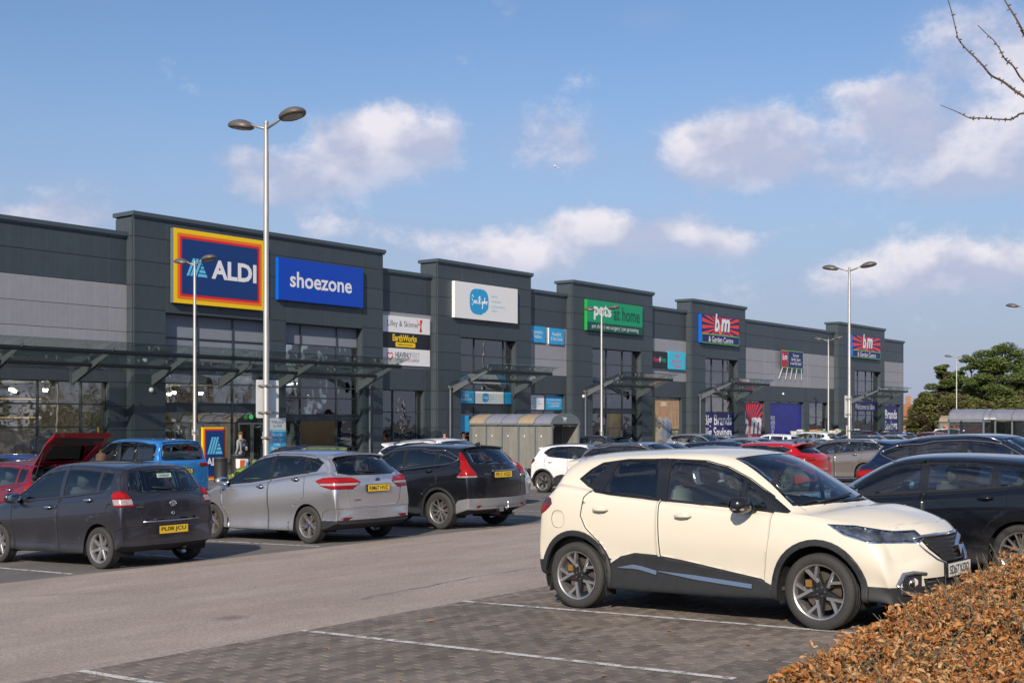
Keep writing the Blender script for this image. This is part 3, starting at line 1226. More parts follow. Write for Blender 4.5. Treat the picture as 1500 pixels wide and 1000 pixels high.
def car_net(sp):
	"""full-width control net from the stations; returns verts, faces, creases"""
	ST = sp['st']
	rows_bot = (0, .45, .8, 1.0)
	V = []
	hood_from = sp['cowl']
	for i, (xs, xt, zb, zbelt, zt, yb, ybelt, yr) in enumerate(ST):
		half = []
		hood = i >= hood_from
		tail = i <= sp.get('tail', 0)
		# bottom
		for fy in (0, .5, .88):
			half.append((xs + (xt - xs) * (1 - fy ** 2) * .9, fy * yb, zb))
		half.append((xs, yb * .985, zb + .035))
		# side
		zsh = zbelt - .07 if not tail else zbelt - .1
		h = zsh - zb
		bl = sp.get('bulge', .006)
		half.append((xs, yb * (.972 if not tail else 1.0), zb + h * .34))
		half.append((xs, yb * (1.0 + bl), zb + h * .66))
		half.append((xs, yb * .968 if not hood else yb * .95, zsh if not hood else zsh + .005))
		# belt
		half.append((xs, ybelt, zbelt))
		cr = sp.get('crown', .06)
		if hood:
			for fy in ((.97, .9, .5, 0) if i == hood_from else (.94, .8, .42, 0) if i == hood_from + 1 else (.9, .7, .36, 0)):
				q = 1 - (fy / 1.0) ** 2.2
				half.append((xs + (xt - xs) * (1 - fy ** 2), fy * ybelt, zbelt + (zt - zbelt) * min(1, q * 1.12)))
		elif tail:
			for fy in (.9, .7, .35, 0):
				half.append((xs + (xt - xs) * (1 - fy ** 2), fy * ybelt, zbelt + (zt - zbelt) * (1 - fy ** 2)))
		else:
			z2 = zt - cr
			half.append((xs + (xt - xs) * .12, (ybelt + yr) / 2 + .022, zbelt + (z2 - zbelt) * .55))
			half.append((xs + (xt - xs) * .3, yr, z2))
			half.append((xs + (xt - xs) * .78, yr * .58, zt - cr * .28))
			half.append((xt, 0, zt))
		V.append(half)
	nh = len(V[0])
	full = []
	for half in V:
		loop = [(x, -y, z) for (x, y, z) in half] + [(x, y, z) for (x, y, z) in half[1:-1]][::-1]
		full.append(loop)
	n = len(full[0])
	verts = [p for lp in full for p in lp]
	faces = []
	S = len(ST)
	for i in range(S - 1):
		for j in range(n):
			k = (j + 1) % n
			faces.append((i * n + j, (i + 1) * n + j, (i + 1) * n + k, i * n + k))
	# end caps: columns bottom0..3 / sides / top: grid between the lower and the upper rows
	def cap(i, sgn):
		half = V[i]
		# columns by y from side (outer) to centre: bottom idx 3,2,1,0 ; top idx 7,8|9,10,11
		bot = [3, 2, 1, 0]
		top = [7, 8, 10, 11] if False else [7, 9, 10, 11]
		side = [4, 5, 6]
		xs, xt = ST[i][0], ST[i][1]
		idx = {}
		for s in (-1, 1):
			for c in range(4):
				for r in range(5):
					if c == 0:
						hi = [3, 4, 5, 6, 7][r]
					elif r == 0:
						hi = bot[c]
					elif r == 4:
						hi = top[c]
					else:
						hi = None
					if hi is not None:
						if s == -1 or hi == 0:
							vi = i * n + hi
						elif hi == nh - 1:
							vi = i * n + nh - 1
						else:
							vi = i * n + (n - hi)
						idx[(s, c, r)] = vi
					else:
						if c == 3 and s == 1:
							idx[(s, c, r)] = idx[(-1, c, r)]
							continue
						pb, pt = half[bot[c]], half[top[c]]
						t = (half[[3, 4, 5, 6, 7][r]][2] - half[3][2]) / (half[7][2] - half[3][2])
						y = pb[1] + (pt[1] - pb[1]) * t
						z = pb[2] + (pt[2] - pb[2]) * t
						fy = y / max(half[4][1], .01)
						bx = sp.get('nosecap' if sgn > 0 else 'tailcap', (0, .0, .0, 0))
						x = xs + (xt - xs) * (1 - fy ** 2) + sgn * bx[r - 1] * (1 - .5 * fy ** 2)
						verts.append((x, s * y, z))
						idx[(s, c, r)] = len(verts) - 1
		for s in (-1, 1):
			for c in range(3):
				for r in range(4):
					q = (idx[(s, c, r)], idx[(s, c + 1, r)], idx[(s, c + 1, r + 1)], idx[(s, c, r + 1)])
					faces.append(q if (s * sgn) < 0 else q[::-1])
			# triangle-ish gap: top row between idx 7-8-9
			a, b_, c_ = (i * n + 7, i * n + 8, i * n + 9) if s == -1 else (i * n + n - 7, i * n + n - 8, i * n + n - 9)
			q = (a, b_, c_)
			faces.append(q)
	cap(0, -1)
	cap(S - 1, 1)
	return verts, faces, n, nh


def limit_mesh(verts, faces, level, creases):
	me = bpy.data.meshes.new('net')
	me.from_pydata(verts, [], faces)
	bm = bmesh.new()
	bm.from_mesh(me)
	bmesh.ops.recalc_face_normals(bm, faces=bm.faces)
	cl = bm.edges.layers.float.new('crease_edge')
	bm.verts.ensure_lookup_table()
	for e in bm.edges:
		w = creases(e.verts[0].index, e.verts[1].index)
		if w: e[cl] = w
	bm.to_mesh(me)
	bm.free()
	o = bpy.data.objects.new('net', me)
	COL.objects.link(o)
	sm = o.modifiers.new('s', 'SUBSURF')
	sm.levels = level
	sm.render_levels = level
	target = [Vector(v) for v in verts]
	cur = [Vector(v) for v in verts]
	sm.levels = 2
	for it in range(3):
		dg = bpy.context.evaluated_depsgraph_get()
		ev = o.evaluated_get(dg).data
		for i in range(len(cur)):
			cur[i] = cur[i] + (target[i] - ev.vertices[i].co) * .8
		for i, c in enumerate(cur):
			me.vertices[i].co = c
		me.update()
	sm.levels = level
	dg = bpy.context.evaluated_depsgraph_get()
	out = bpy.data.meshes.new_from_object(o.evaluated_get(dg))
	bpy.data.objects.remove(o)
	bpy.data.meshes.remove(me)
	return out


AX = {'side': (0, 2), 'front': (1, 2), 'top': (0, 1)}


def in_poly(p, poly):
	c = False
	n = len(poly)
	x, y = p
	j = n - 1
	for i in range(n):
		xi, yi = poly[i]
		xj, yj = poly[j]
		if (yi > y) != (yj > y) and x < (xj - xi) * (y - yi) / (yj - yi) + xi:
			c = not c
		j = i
	return c


def carve(bm, specs, pred):
	"""cut the body along the outlines and return the faces inside all of them"""
	cand = [f for f in bm.faces if pred(f)]
	for (axis, poly) in specs:
		a, b = AX[axis]
		lo = (min(p[0] for p in poly) - .05, min(p[1] for p in poly) - .05)
		hi = (max(p[0] for p in poly) + .05, max(p[1] for p in poly) + .05)

		def near(f, l=lo, h=hi):
			v = f.verts
			return not (max(q.co[a] for q in v) < l[0] or min(q.co[a] for q in v) > h[0] or max(q.co[b] for q in v) < l[1] or min(q.co[b] for q in v) > h[1])
		cand = [f for f in cand if f.is_valid and near(f)]
		n = len(poly)
		for i in range(n):
			p, q = Vector(poly[i]), Vector(poly[(i + 1) % n])
			d = q - p
			if d.length < 1e-6: continue
			l2 = (min(p.x, q.x) - .012, min(p.y, q.y) - .012)
			h2 = (max(p.x, q.x) + .012, max(p.y, q.y) + .012)
			sel = [f for f in cand if f.is_valid and near(f, l2, h2)]
			if not sel: continue
			nx = Vector((0, 0, 0))
			nx[a], nx[b] = -d.y, d.x
			co = Vector((0, 0, 0))
			co[a], co[b] = p.x, p.y
			geom = list({v for f in sel for v in f.verts}) + list({e for f in sel for e in f.edges}) + sel
			r = bmesh.ops.bisect_plane(bm, geom=geom, dist=1e-5, plane_co=co, plane_no=nx.normalized())
			new = [g for g in r['geom'] if isinstance(g, bmesh.types.BMFace)]
			s = set(cand)
			s.update(new)
			cand = [f for f in s if f.is_valid]
	out = []
	for f in cand:
		if not f.is_valid: continue
		c = f.calc_center_median()
		if all(in_poly((c[AX[ax][0]], c[AX[ax][1]]), poly) for ax, poly in specs) and pred(f):
			out.append(f)
	return out


def lift(bm, faces, off=0., delete=True, thick=0., inset=None, smooth=True):
	"""take faces out of the body into a mesh of their own, pushed along the normal"""
	nb = bmesh.new()
	vm = {}
	for f in faces:
		vs = []
		for v in f.verts:
			if v.index not in vm:
				vm[v.index] = nb.verts.new(v.co + v.normal * off)
			vs.append(vm[v.index])
		try:
			nf = nb.faces.new(vs)
			nf.smooth = smooth
		except ValueError:
			pass
	if delete:
		bmesh.ops.delete(bm, geom=faces, context='FACES')
	nb.normal_update()
	return nb


def to_obj(nb, name, mats, parent, thick=0., edge=None, solid=None):
	if not isinstance(mats, (list, tuple)): mats = [mats]
	if edge:
		# narrow sunk border (panel gap or trim strip) in material slot 1
		bmesh.ops.remove_doubles(nb, verts=nb.verts, dist=.0015)
		bmesh.ops.dissolve_degenerate(nb, edges=nb.edges, dist=.0008)
		nb.normal_update()
		r = bmesh.ops.inset_region(nb, faces=list(nb.faces), thickness=edge[0], depth=edge[1], use_boundary=True, use_even_offset=False)
		for f in r['faces']:
			f.material_index = 1
			f.smooth = False
	if thick:
		be = [e for e in nb.edges if len(e.link_faces) == 1]
		if be:
			r = bmesh.ops.extrude_edge_only(nb, edges=be)
			vs = [g for g in r['geom'] if isinstance(g, bmesh.types.BMVert)]
			nb.normal_update()
			nrm = {}
			for e in be:
				for v in e.verts:
					nrm[v] = v.normal.copy()
			# pair new verts with nearest old ones
			for v in vs:
				o = min((e.other_vert(v) for e in v.link_edges), key=lambda w: (w.co - v.co).length)
				n = Vector((0, 0, 0))
				for f in o.link_faces:
					if f.calc_area() > 1e-9 and v not in f.verts: n += f.normal
				v.co = o.co - n.normalized() * thick
			for g in r['geom']:
				if isinstance(g, bmesh.types.BMFace): g.smooth = False
	me = bpy.data.meshes.new(name)
	nb.to_mesh(me)
	nb.free()
	for m in mats: me.materials.append(m)
	return obj(name, me, parent)


def arc(cx, cz, r, a0, a1, n=16):
	return [(cx + r * math.cos(R_(a0 + (a1 - a0) * i / n)), cz + r * math.sin(R_(a0 + (a1 - a0) * i / n))) for i in range(n + 1)]


def make_wheel(parent, x, y, z, side, R, W, rr, style, spokes, m_al):
	"""tyre, rim, spokes; side = +1 when the wheel's face points to +Y"""
	w = empty('wheel', (x, y, z))
	w.parent = parent
	M = Matrix.Rotation(R_(-90 * side), 4, 'X')     # local Z -> outward
	t = MB()
	h = W / 2
	prof = [(rr + .002, -h * .82), (rr + .012, -h * .95), (R * .86, -h), (R * .955, -h * .9), (R * .99, -h * .72), (R, -h * .45), (R - .006, -h * .42), (R - .006, -h * .36), (R, -h * .33), (R, -h * .04), (R - .007, -h * .03), (R - .007, h * .03), (R, h * .04), (R, h * .33),
			(R - .006, h * .36), (R - .006, h * .42), (R, h * .45), (R * .99, h * .72), (R * .955, h * .9), (R * .9, h * .97), (R * .86, h), (rr + .03, h * .97), (rr + .012, h * .93), (rr + .002, h * .8)]
	t.lathe(prof, 48, M)
	t.build('tyre', M_TYRE, w, smooth=True)
	t = MB()
	t.lathe([(rr + .004, -h * .8), (rr - .012, -h * .75), (rr - .02, h * .45), (rr - .006, h * .8), (rr + .006, h * .86), (rr + .004, h * .7)], 48, M)
	auto_smooth(t.build('rim', M_ALLOY if style != 'cover' else M_ALLOY, w))
	t = MB()
	t.lathe([(0, -h * .1), (rr * .72, -h * .1), (rr * .72, -h * .2), (0, -h * .2)], 28, M)
	t.build('brake_disc', M_DISC, w)
	t = MB()
	n = spokes
	R1 = rr - .008
	hz = h * .62

	def bar(a0, r0, a1, r1, w0, w1, z0, z1, dp=.03, ch=.0):
		p0 = Vector((r0 * math.cos(a0), r0 * math.sin(a0), z0))
		p1 = Vector((r1 * math.cos(a1), r1 * math.sin(a1), z1))
		d = (p1 - p0)
		s = Vector((-d.y, d.x, 0)).normalized()
		v = [p0 + s * w0 / 2, p0 - s * w0 / 2, p1 - s * w1 / 2, p1 + s * w1 / 2]
		lowr = [q - Vector((0, 0, dp)) - (s * (.35 * w0) * (1 if k in (0, 3) else -1)) * -.5 for k, q in enumerate(v)]
		mid = [(q * .82 + (p0 if k < 2 else p1) * .18) + Vector((0, 0, .004)) for k, q in enumerate(v)]
		V8 = [M @ q for q in lowr + v + mid]
		t.add(V8, [(0, 1, 5, 4), (1, 2, 6, 5), (2, 3, 7, 6), (3, 0, 4, 7), (4, 5, 9, 8), (5, 6, 10, 9), (6, 7, 11, 10), (7, 4, 8, 11), (8, 9, 10, 11)])
	hub = rr * .2
	for k in range(n):
		a = 2 * math.pi * k / n + .3
		if style == 'single':
			bar(a, hub * .8, a, R1, rr * .2, rr * .16, hz * .72, hz)
		elif style == 'double':
			s = .62 / n
			bar(a - s * .5, hub, a - s, R1, rr * .085, rr * .075, hz * .72, hz)
			bar(a + s * .5, hub, a + s, R1, rr * .085, rr * .075, hz * .72, hz)
		elif style == 'vee':
			s = 1.5 / n
			bar(a - s * .1, hub, a - s, R1, rr * .1, rr * .07, hz * .72, hz)
			bar(a + s * .1, hub, a + s, R1, rr * .1, rr * .07, hz * .72, hz)
		elif style == 'twist':
			# swept L-shaped spoke pairs with a dark backing arm
			bar(a + .42, rr * .5, a + .1, R1, rr * .12, rr * .11, hz * .86, hz)
			bar(a + .42, rr * .5, a + .62, R1 * .98, rr * .12, rr * .11, hz * .86, hz)
			bar(a + .2, rr * .34, a + .42, rr * .53, rr * .12, rr * .12, hz * .8, hz * .87)
	t.build('spokes', m_al, w)
	if style == 'twist':
		t = MB()
		for k in range(n):
			a = 2 * math.pi * k / n + .3 + .42
			bar(a, hub * .7, a, R1, rr * .26, rr * .42, hz * .55, hz * .7)
		t.build('spoke_backing', M_ALLOYD, w)
	t = MB()
	t.lathe([(0, hz * .9), (hub * .42, hz * .88), (hub * .5, hz * .72), (hub * 1.15, hz * .66), (hub * 1.25, 0), (0, 0)], 24, M)
	auto_smooth(t.build('hub_cap', m_al if style != 'twist' else M_ALLOYD, w))
	t = MB()
	for k in range(5):
		a = 2 * math.pi * k / 5
		t.lathe([(0, hz * .72), (rr * .035, hz * .72), (rr * .035, hz * .5)], 6, M @ Matrix.Translation((hub * .82 * math.cos(a), hub * .82 * math.sin(a), 0)))
	t.build('wheel_bolts', M_SATIN, w)['kind'] = 'stuff'
	return w


def plate(parent, cx, cz, bvh, front, txt, W=.52, tilt=0):
	d = Vector((-1 if front else 1, 0, 0))
	o = Vector((9 if front else -9, 0, cz))
	h = bvh.ray_cast(o, d)[0]
	x = h.x + (.012 if front else -.012) if h else (3.3 if front else -.7)
	# frame: local X = to the reader's right
	if front:
		M = Matrix(((0, 0, 1, x), (1, 0, 0, cx), (0, 1, 0, cz), (0, 0, 0, 1)))
	else:
		M = Matrix(((0, 0, -1, x), (-1, 0, 0, cx), (0, 1, 0, cz), (0, 0, 0, 1)))
	M = M @ Matrix.Rotation(R_(tilt), 4, 'X')
	b = MB()
	b.v = []
	w, hh = W / 2, .056
	b.add([M @ Vector(p) for p in [(-w, -hh, -.03), (w, -hh, -.03), (w, hh, -.03), (-w, hh, -.03), (-w, -hh, .003), (w, -hh, .003), (w, hh, .003), (-w, hh, .003)]],
		  [(0, 3, 2, 1), (4, 5, 6, 7), (0, 1, 5, 4), (1, 2, 6, 5), (2, 3, 7, 6), (3, 0, 4, 7)])
	p = b.build('number_plate', M_PLW if front else M_PLY, parent)
	text('registration', txt, M, W * .86, .074, M_PLT, p, bold=.018, depth=.005)
	# dark rim
	b = MB()
	for (x0, y0, x1, y1) in ((-w - .008, -hh - .008, w + .008, -hh), (-w - .008, hh, w + .008, hh + .008), (-w - .008, -hh, -w, hh), (w, -hh, w + .008, hh)):
		b.add([M @ Vector(q) for q in [(x0, y0, -.03), (x1, y0, -.03), (x1, y1, -.03), (x0, y1, -.03), (x0, y0, .005), (x1, y0, .005), (x1, y1, .005), (x0, y1, .005)]],
			  [(0, 3, 2, 1), (4, 5, 6, 7), (0, 1, 5, 4), (1, 2, 6, 5), (2, 3, 7, 6), (3, 0, 4, 7)])
	b.build('plate_surround', M_GLOSSB, p)
	return p


def seat(parent, x, y, z, m, rear=False):
	def rbox(name, cx, cy, cz, sx, sy, sz, tilt, m):
		bm = bmesh.new()
		bmesh.ops.create_cube(bm, size=1)
		bmesh.ops.scale(bm, vec=(sx, sy, sz), verts=bm.verts)
		bmesh.ops.bevel(bm, geom=list(bm.edges) , offset=min(sx, sy, sz) * .3, segments=3, affect='EDGES')
		bmesh.ops.rotate(bm, cent=(0, 0, 0), matrix=Matrix.Rotation(R_(tilt), 3, 'Y'), verts=bm.verts)
		bmesh.ops.translate(bm, vec=(cx, cy, cz), verts=bm.verts)
		me = bpy.data.meshes.new(name)
		for f in bm.faces: f.smooth = True
		bm.to_mesh(me)
		bm.free()
		me.materials.append(m)
		return me
	s = empty('seat', (x, y, z))
	s.parent = parent
	obj('cushion', rbox('cushion', .05, 0, .1, .5, .5, .16, -6, m), s)
	obj('backrest', rbox('backrest', -.24, 0, .42, .14, .48, .6, -14, m), s)
	obj('headrest', rbox('headrest', -.35, 0, .8, .11, .27, .2, -10, m), s)
	b = MB()
	b.tube([(-.3, .06, .62), (-.34, .06, .8)], .008, 6)
	b.tube([(-.3, -.06, .62), (-.34, -.06, .8)], .008, 6)
	b.build('headrest_posts', M_SATIN, s)
	return s


def make_car(name, label, sp, color=(.3, .3, .3), metallic=.6, detail=2, plate_r=None, plate_f=None, group='parked cars'):
	n0 = len(ALLOBJ)
	root = empty(name)
	tag(root, label, 'car', group)
	verts, faces, n, nh = car_net(sp)
	S = len(sp['st'])
	W2 = max(s[5] for s in sp['st'])
	wb = sp['wb']
	cowl, head = sp['cowl'], sp['head']
	CRW = {3: .35, 6: sp.get('shcrease', .55), 7: .45, 9: .25}

	def creases(a, b):
		if a >= S * n or b >= S * n: return 0
		ia, ja, ib, jb = a // n, a % n, b // n, b % n
		ja2 = ja if ja < nh else n - ja
		if ja == jb:
			w = CRW.get(ja2, 0)
			if ja2 == 7 and ia <= sp.get('tail', 0): w = .2
			return w
		if ia == ib and (ia == 0 or ia == S - 1):
			return .12
		if ia == ib and ia == sp.get('spoilst', -1): return .5
		if ia == ib and ia == cowl: return .3
		return 0
	me = limit_mesh(verts, faces, detail, creases)
	bm = bmesh.new()
	bm.from_mesh(me)
	bpy.data.meshes.remove(me)
	bm.normal_update()
	bvh = BVHTree.FromBMesh(bm)
	# ---- keep a smooth normal per vertex before cutting
	for f in bm.faces: f.smooth = True
	side = lambda f: abs(f.calc_center_median().y) > .42 and abs(f.normal.y) > .28
	sideany = lambda f: abs(f.calc_center_median().y) > .42
	parts = []
	AR = sp['arch']       # (front radius, rear radius, centre height)
	WR = sp['wheel'][0]

	def both(nb_faces):
		return [f for f in nb_faces if f.calc_center_median().y > 0], [f for f in nb_faces if f.calc_center_median().y < 0]

	def take(specs, pred, nm, mats, parent, split=True, off=0., edge=None, thick=0., post=None):
		bm.verts.index_update()
		bm.normal_update()
		fs = carve(bm, specs, pred)
		if not fs: return []
		bm.verts.index_update()
		out = []
		groups = both(fs) if split else (fs,)
		for gi, g in enumerate(groups):
			if not g: continue
			nb = lift(bm, g, off, delete=False)
			o = to_obj(nb, nm, mats, parent if not isinstance(parent, (list, tuple)) else parent[gi], thick=thick, edge=edge)
			out.append(o)
		bmesh.ops.delete(bm, geom=fs, context='FACES')
		return out

	# ---- wheel openings
	for cx, ar in ((0, AR[1]), (wb, AR[0])):
		poly = arc(cx, AR[2], ar, 0, 180, 24) + [(cx - ar, -.2), (cx + ar, -.2)]
		fs = carve(bm, [('side', poly)], lambda f: abs(f.calc_center_median().y) > W2 - .34)
		bmesh.ops.delete(bm, geom=fs, context='FACES')
		bm.normal_update()
	for cx, ar in ((0, AR[1]), (wb, AR[0])):
		for s in (1, -1):
			b = MB()
			pts = arc(cx, AR[2], ar + .01, -20, 200, 20)
			yo, yi = s * (W2 - .035), s * (W2 - .36)
			v = [(x, yo, z) for x, z in pts] + [(x, yi, z) for x, z in pts]
			m_ = len(pts)
			b.add(v, [(i, i + 1, m_ + i + 1, m_ + i) for i in range(m_ - 1)] + [tuple(range(m_, 2 * m_))])
			b.build('arch_liner', M_WELL, root)
	# arch lips / cladding bands
	lipw = sp.get('lip', .018)
	mlip = M_PLASTIC if sp.get('clad') else M_PAINT
	if sp.get('clad'):
		for cx, ar in ((0, AR[1]), (wb, AR[0])):
			a0, a1 = sp.get('liparc', (-25, 205))
			poly = arc(cx, AR[2], ar + lipw, a0, a1, 24) + arc(cx, AR[2], ar - .03, a1, a0, 24)
			take([('side', poly)], side, 'arch_trim', [mlip], root, off=.012, thick=.03)
	for poly in sp.get('clad', ()) or ():
		take([('side', poly)], side, 'side_trim', [M_PLASTIC], root, off=.008, thick=.02)
	for key, pf in (('bumpclad_r', lambda f: f.normal.x < .5 and f.calc_center_median().x < 0), ('bumpclad_f', lambda f: f.normal.x > -.5 and f.calc_center_median().x > wb)):
		if key in sp:
			for poly in sp[key]:
				take([('side', poly)], lambda f, pf=pf: pf(f) and f.normal.z > -.6, 'lower_bumper', [sp.get('cladmat', M_PLASTIC)], root, split=False, off=.004, thick=.01)
	# ---- lamps
	if 'tail_s' in sp:
		specs = [('side', sp['tail_s'])]
		y0 = sp.get('tail_y', .4)
		pr = lambda f: abs(f.calc_center_median().y) > .25 and f.normal.x < .3
		rp = sp.get('tail_r')
		if rp:
			specs_l = [('side', sp['tail_s']), ('front', rp)]
			specs_r = [('side', sp['tail_s']), ('front', [(-a, b_) for a, b_ in rp])]
			tl = take(specs_l, pr, 'tail_lamp', [sp.get('tailmat', M_RED)], root, split=False, off=.006, thick=.02, edge=None)
			tl += take(specs_r, pr, 'tail_lamp', [sp.get('tailmat', M_RED)], root, split=False, off=.006, thick=.02, edge=None)
		else:
			tl = take(specs, pr, 'tail_lamp', [sp.get('tailmat', M_RED)], root, off=.006, thick=.02)
		for t in tl:
			# inner bright lens: the middle of the lamp, copied and set proud
			for frac, mm, nm in sp.get('tail_inner', ((.5, M_REDB, 'lamp_lens'),)):
				b2 = bmesh.new()
				b2.from_mesh(t.data)
				cs = [f.calc_center_median() for f in b2.faces]
				zc = sum(c.z for c in cs) / len(cs)
				zr = max(c.z for c in cs) - min(c.z for c in cs)
				xr0, xr1 = min(c.x for c in cs), max(c.x for c in cs)
				yr0, yr1 = min(abs(c.y) for c in cs), max(abs(c.y) for c in cs)
				lo, hi = (zc - zr * .5 * frac, zc + zr * .5 * frac) if not isinstance(frac, tuple) else (zc + zr * frac[0], zc + zr * frac[1])
				for co_, no_ in (((0, 0, lo), (0, 0, 1)), ((0, 0, hi), (0, 0, 1)), ((0, yr0 + .02, 0), (0, 1, 0)), ((0, -yr0 - .02, 0), (0, 1, 0)), ((0, yr1 - .004, 0), (0, 1, 0)), ((0, -yr1 + .004, 0), (0, 1, 0))):
					bmesh.ops.bisect_plane(b2, geom=list(b2.verts) + list(b2.edges) + list(b2.faces), dist=1e-5, plane_co=co_, plane_no=no_)
				kill = [f for f in b2.faces if not (lo <= f.calc_center_median().z <= hi and yr0 + .02 < abs(f.calc_center_median().y) < yr1 - .002)]
				bmesh.ops.delete(b2, geom=kill, context='FACES')
				if b2.faces:
					b2.normal_update()
					for v in b2.verts: v.co += v.normal * .0035
					pass
					me2 = bpy.data.meshes.new(nm)
					b2.to_mesh(me2)
					me2.materials.clear()
					me2.materials.append(mm)
					obj(nm, me2, t)
				b2.free()
	if 'head_s' in sp:
		pr = lambda f: abs(f.calc_center_median().y) > .22 and f.normal.x > -.3
		hr = sp['head_f']
		for sg in (1, -1):
			specs = [('side', sp['head_s']), ('front', [(sg * a, b_) for a, b_ in hr])]
			bm.normal_update()
			fs = carve(bm, specs, pr)
			if not fs: continue
			bm.verts.index_update()
			bm.normal_update()
			cover = to_obj(lift(bm, fs, .002, delete=False), 'headlamp', [M_LAMPG, M_CHROME], root, edge=(.01, 0))
			bowl = lift(bm, fs, -.035, delete=False)
			to_obj(bowl, 'reflector', [sp.get('reflmat', M_REFL), M_GLOSSB], cover, edge=(.02, .03))
			cs = [f.calc_center_median() for f in fs]
			c = sum(cs, Vector()) / len(cs)
			bmesh.ops.delete(bm, geom=fs, context='FACES')
			for q, rad in sp.get('proj', ((-.09, .04), (.06, .045))):
				# projector lenses along the lamp
				cand = min(cs, key=lambda p: abs((p.x - c.x) - q) + abs(p.z - c.z))
				b = MB()
				rad *= .85
				Mx = Matrix.Translation(cand + Vector((-.03, -sg * .03, -.006))) @ Matrix.Rotation(R_(90), 4, 'Y') @ Matrix.Rotation(R_(-sg * 35), 4, 'X')
				b.lathe([(0, .02), (rad * .6, .012), (rad * .9, 0), (rad, -.005), (rad * 1.15, .004), (rad * 1.2, -.03), (0, -.03)], 16, Mx)
				b.build('projector', M_CHROME, cover, smooth=True)
	# ---- windscreen & rear window from the stations
	st = sp['st']

	def strow(i, fys):
		xs, xt, zb, zbelt, zt, yb, ybelt, yr = st[i]
		return xs, xt, zbelt, zt, yb, ybelt, yr
	hx = st[head]
	cx_ = st[cowl]
	# header curve (top view)
	def hcurve(i, yw, fyset, back=0.):
		xs, xt = st[i][0], st[i][1]
		pts = []
		for fy in fyset:
			pts.append((xs + (xt - xs) * (1 - fy ** 2) - back, fy * yw))
		return pts
	fy5 = (0, .3, .6, .85, 1.0)
	top = hcurve(head, hx[7] - .045, fy5, -.02)
	bot = hcurve(cowl, cx_[6] - .085, fy5, .035)
	mids = []
	for i in range(head + 1, cowl):
		s_ = st[i]
		mids.append((s_[0] + (s_[1] - s_[0]) * .3, s_[7] - .035))
	right = top + mids + bot[::-1]
	poly = right + [(x, -y) for x, y in right[::-1]][1:-1]
	zmin = st[cowl][3] - .03
	take([('top', poly)], lambda f: f.normal.z > .15 and f.calc_center_median().z > zmin and f.calc_center_median().x > hx[0] - .2, 'windscreen', [M_GLASSC, M_GLOSSB], root, split=False, off=-.003, edge=(.028, .0))
	rw = sp.get('rearwin')
	if rw:
		pr = lambda f: f.normal.x < -.12 and f.calc_center_median().x < .35 and f.calc_center_median().z > .8
		poly = rw + [(-a, b_) for a, b_ in rw[::-1] if a > 0]
		rwin = take([('front', poly)], pr, 'rear_window', [sp.get('rglass', M_GLASSC), M_GLOSSB], root, split=False, off=-.002, edge=(.022, .0))
	# ---- side glass: dark surround, then panes
	wins = sp['wins']
	doors = [None, None]
	door_of = {}
	dl = sp.get('dlo')
	dr = sp.get('doors', ())
	# panes first (they sit inside the surround)
	pane_objs = []
	for (poly, dn, mm) in wins:
		po = take([('side', poly)], lambda f: abs(f.calc_center_median().y) > .42 and abs(f.normal.y) > .2, 'window', [mm, M_SEAM], root, off=-.006, edge=(.006, -.002))
		pane_objs.append((po, dn))
	if dl:
		trim = [M_GLOSSB, M_CHROME if sp.get('chromeline') else M_GLOSSB]
		surround = take([('side', dl)], lambda f: abs(f.calc_center_median().y) > .42 and abs(f.normal.y) > .2, 'window_surround', [sp.get('dlomat', M_GLOSSB)], root, off=.001)
		if sp.get('chromeline'):
			cw = .014
			n_ = len(dl)
			for s in (1, -1):
				pth = []
				for i in range(n_):
					p, q = dl[i], dl[(i + 1) % n_]
					for k in range(4):
						x, z = p[0] + (q[0] - p[0]) * k / 4, p[1] + (q[1] - p[1]) * k / 4
						h = bvh.ray_cast(Vector((x, s * 3, z)), Vector((0, -s, 0)))[0]
						if h: pth.append(h + Vector((0, s * .004, 0)))
				if len(pth) > 3:
					b = MB()
					pth.append(pth[0])
					b.tube(pth, .009, 6, cap=False)
					b.build('chrome_line', M_SATIN, root, smooth=True)
	# ---- doors, tailgate, bonnet, filler flap
	dobjs = []
	for poly in dr:
		d = take([('side', poly)], side, 'door', [M_PAINT, M_SEAM], root, edge=(.0065, -.008))
		dobjs.append(d)
	for po, dn in pane_objs:
		if dn is not None and dn < len(dobjs):
			for w_ in po:
				y = sum(v.co.y for v in w_.data.vertices)
				for d in dobjs[dn]:
					if sum(v.co.y for v in d.data.vertices) * y > 0: w_.parent = d
	if 'tailgate' in sp:
		tg = sp['tailgate']
		poly = tg + [(-a, b_) for a, b_ in tg[::-1] if a > 0]
		take([('front', poly)], lambda f: f.normal.x < -.3 and f.calc_center_median().x < .3, 'tailgate', [M_PAINT, M_SEAM], root, split=False, edge=(.005, -.006))
	if 'bonnet' in sp:
		bo = sp['bonnet']
		poly = bo + [(a, -b_) for a, b_ in bo[::-1] if b_ > 0]
		take([('top', poly)], lambda f: f.normal.z > .3 and f.calc_center_median().x > cx_[0] - .1 and f.calc_center_median().z > .6, 'bonnet', [M_PAINT, M_SEAM], root, split=False, edge=(.005, -.006))
	if 'flap' in sp:
		fx, fz, fr = sp['flap']
		sg = sp.get('flapside', -1)
		take([('side', [(fx + fr * math.cos(a) * (abs(math.cos(a)) ** -.3 if abs(math.cos(a)) > .01 else 1), fz + fr * 1.05 * math.sin(a)) for a in [2 * math.pi * k / 16 for k in range(16)]])],
			 lambda f: f.calc_center_median().y * sg > .42 and abs(f.normal.y) > .28, 'filler_flap', [M_PAINT, M_SEAM], root, split=False, edge=(.004, -.004))
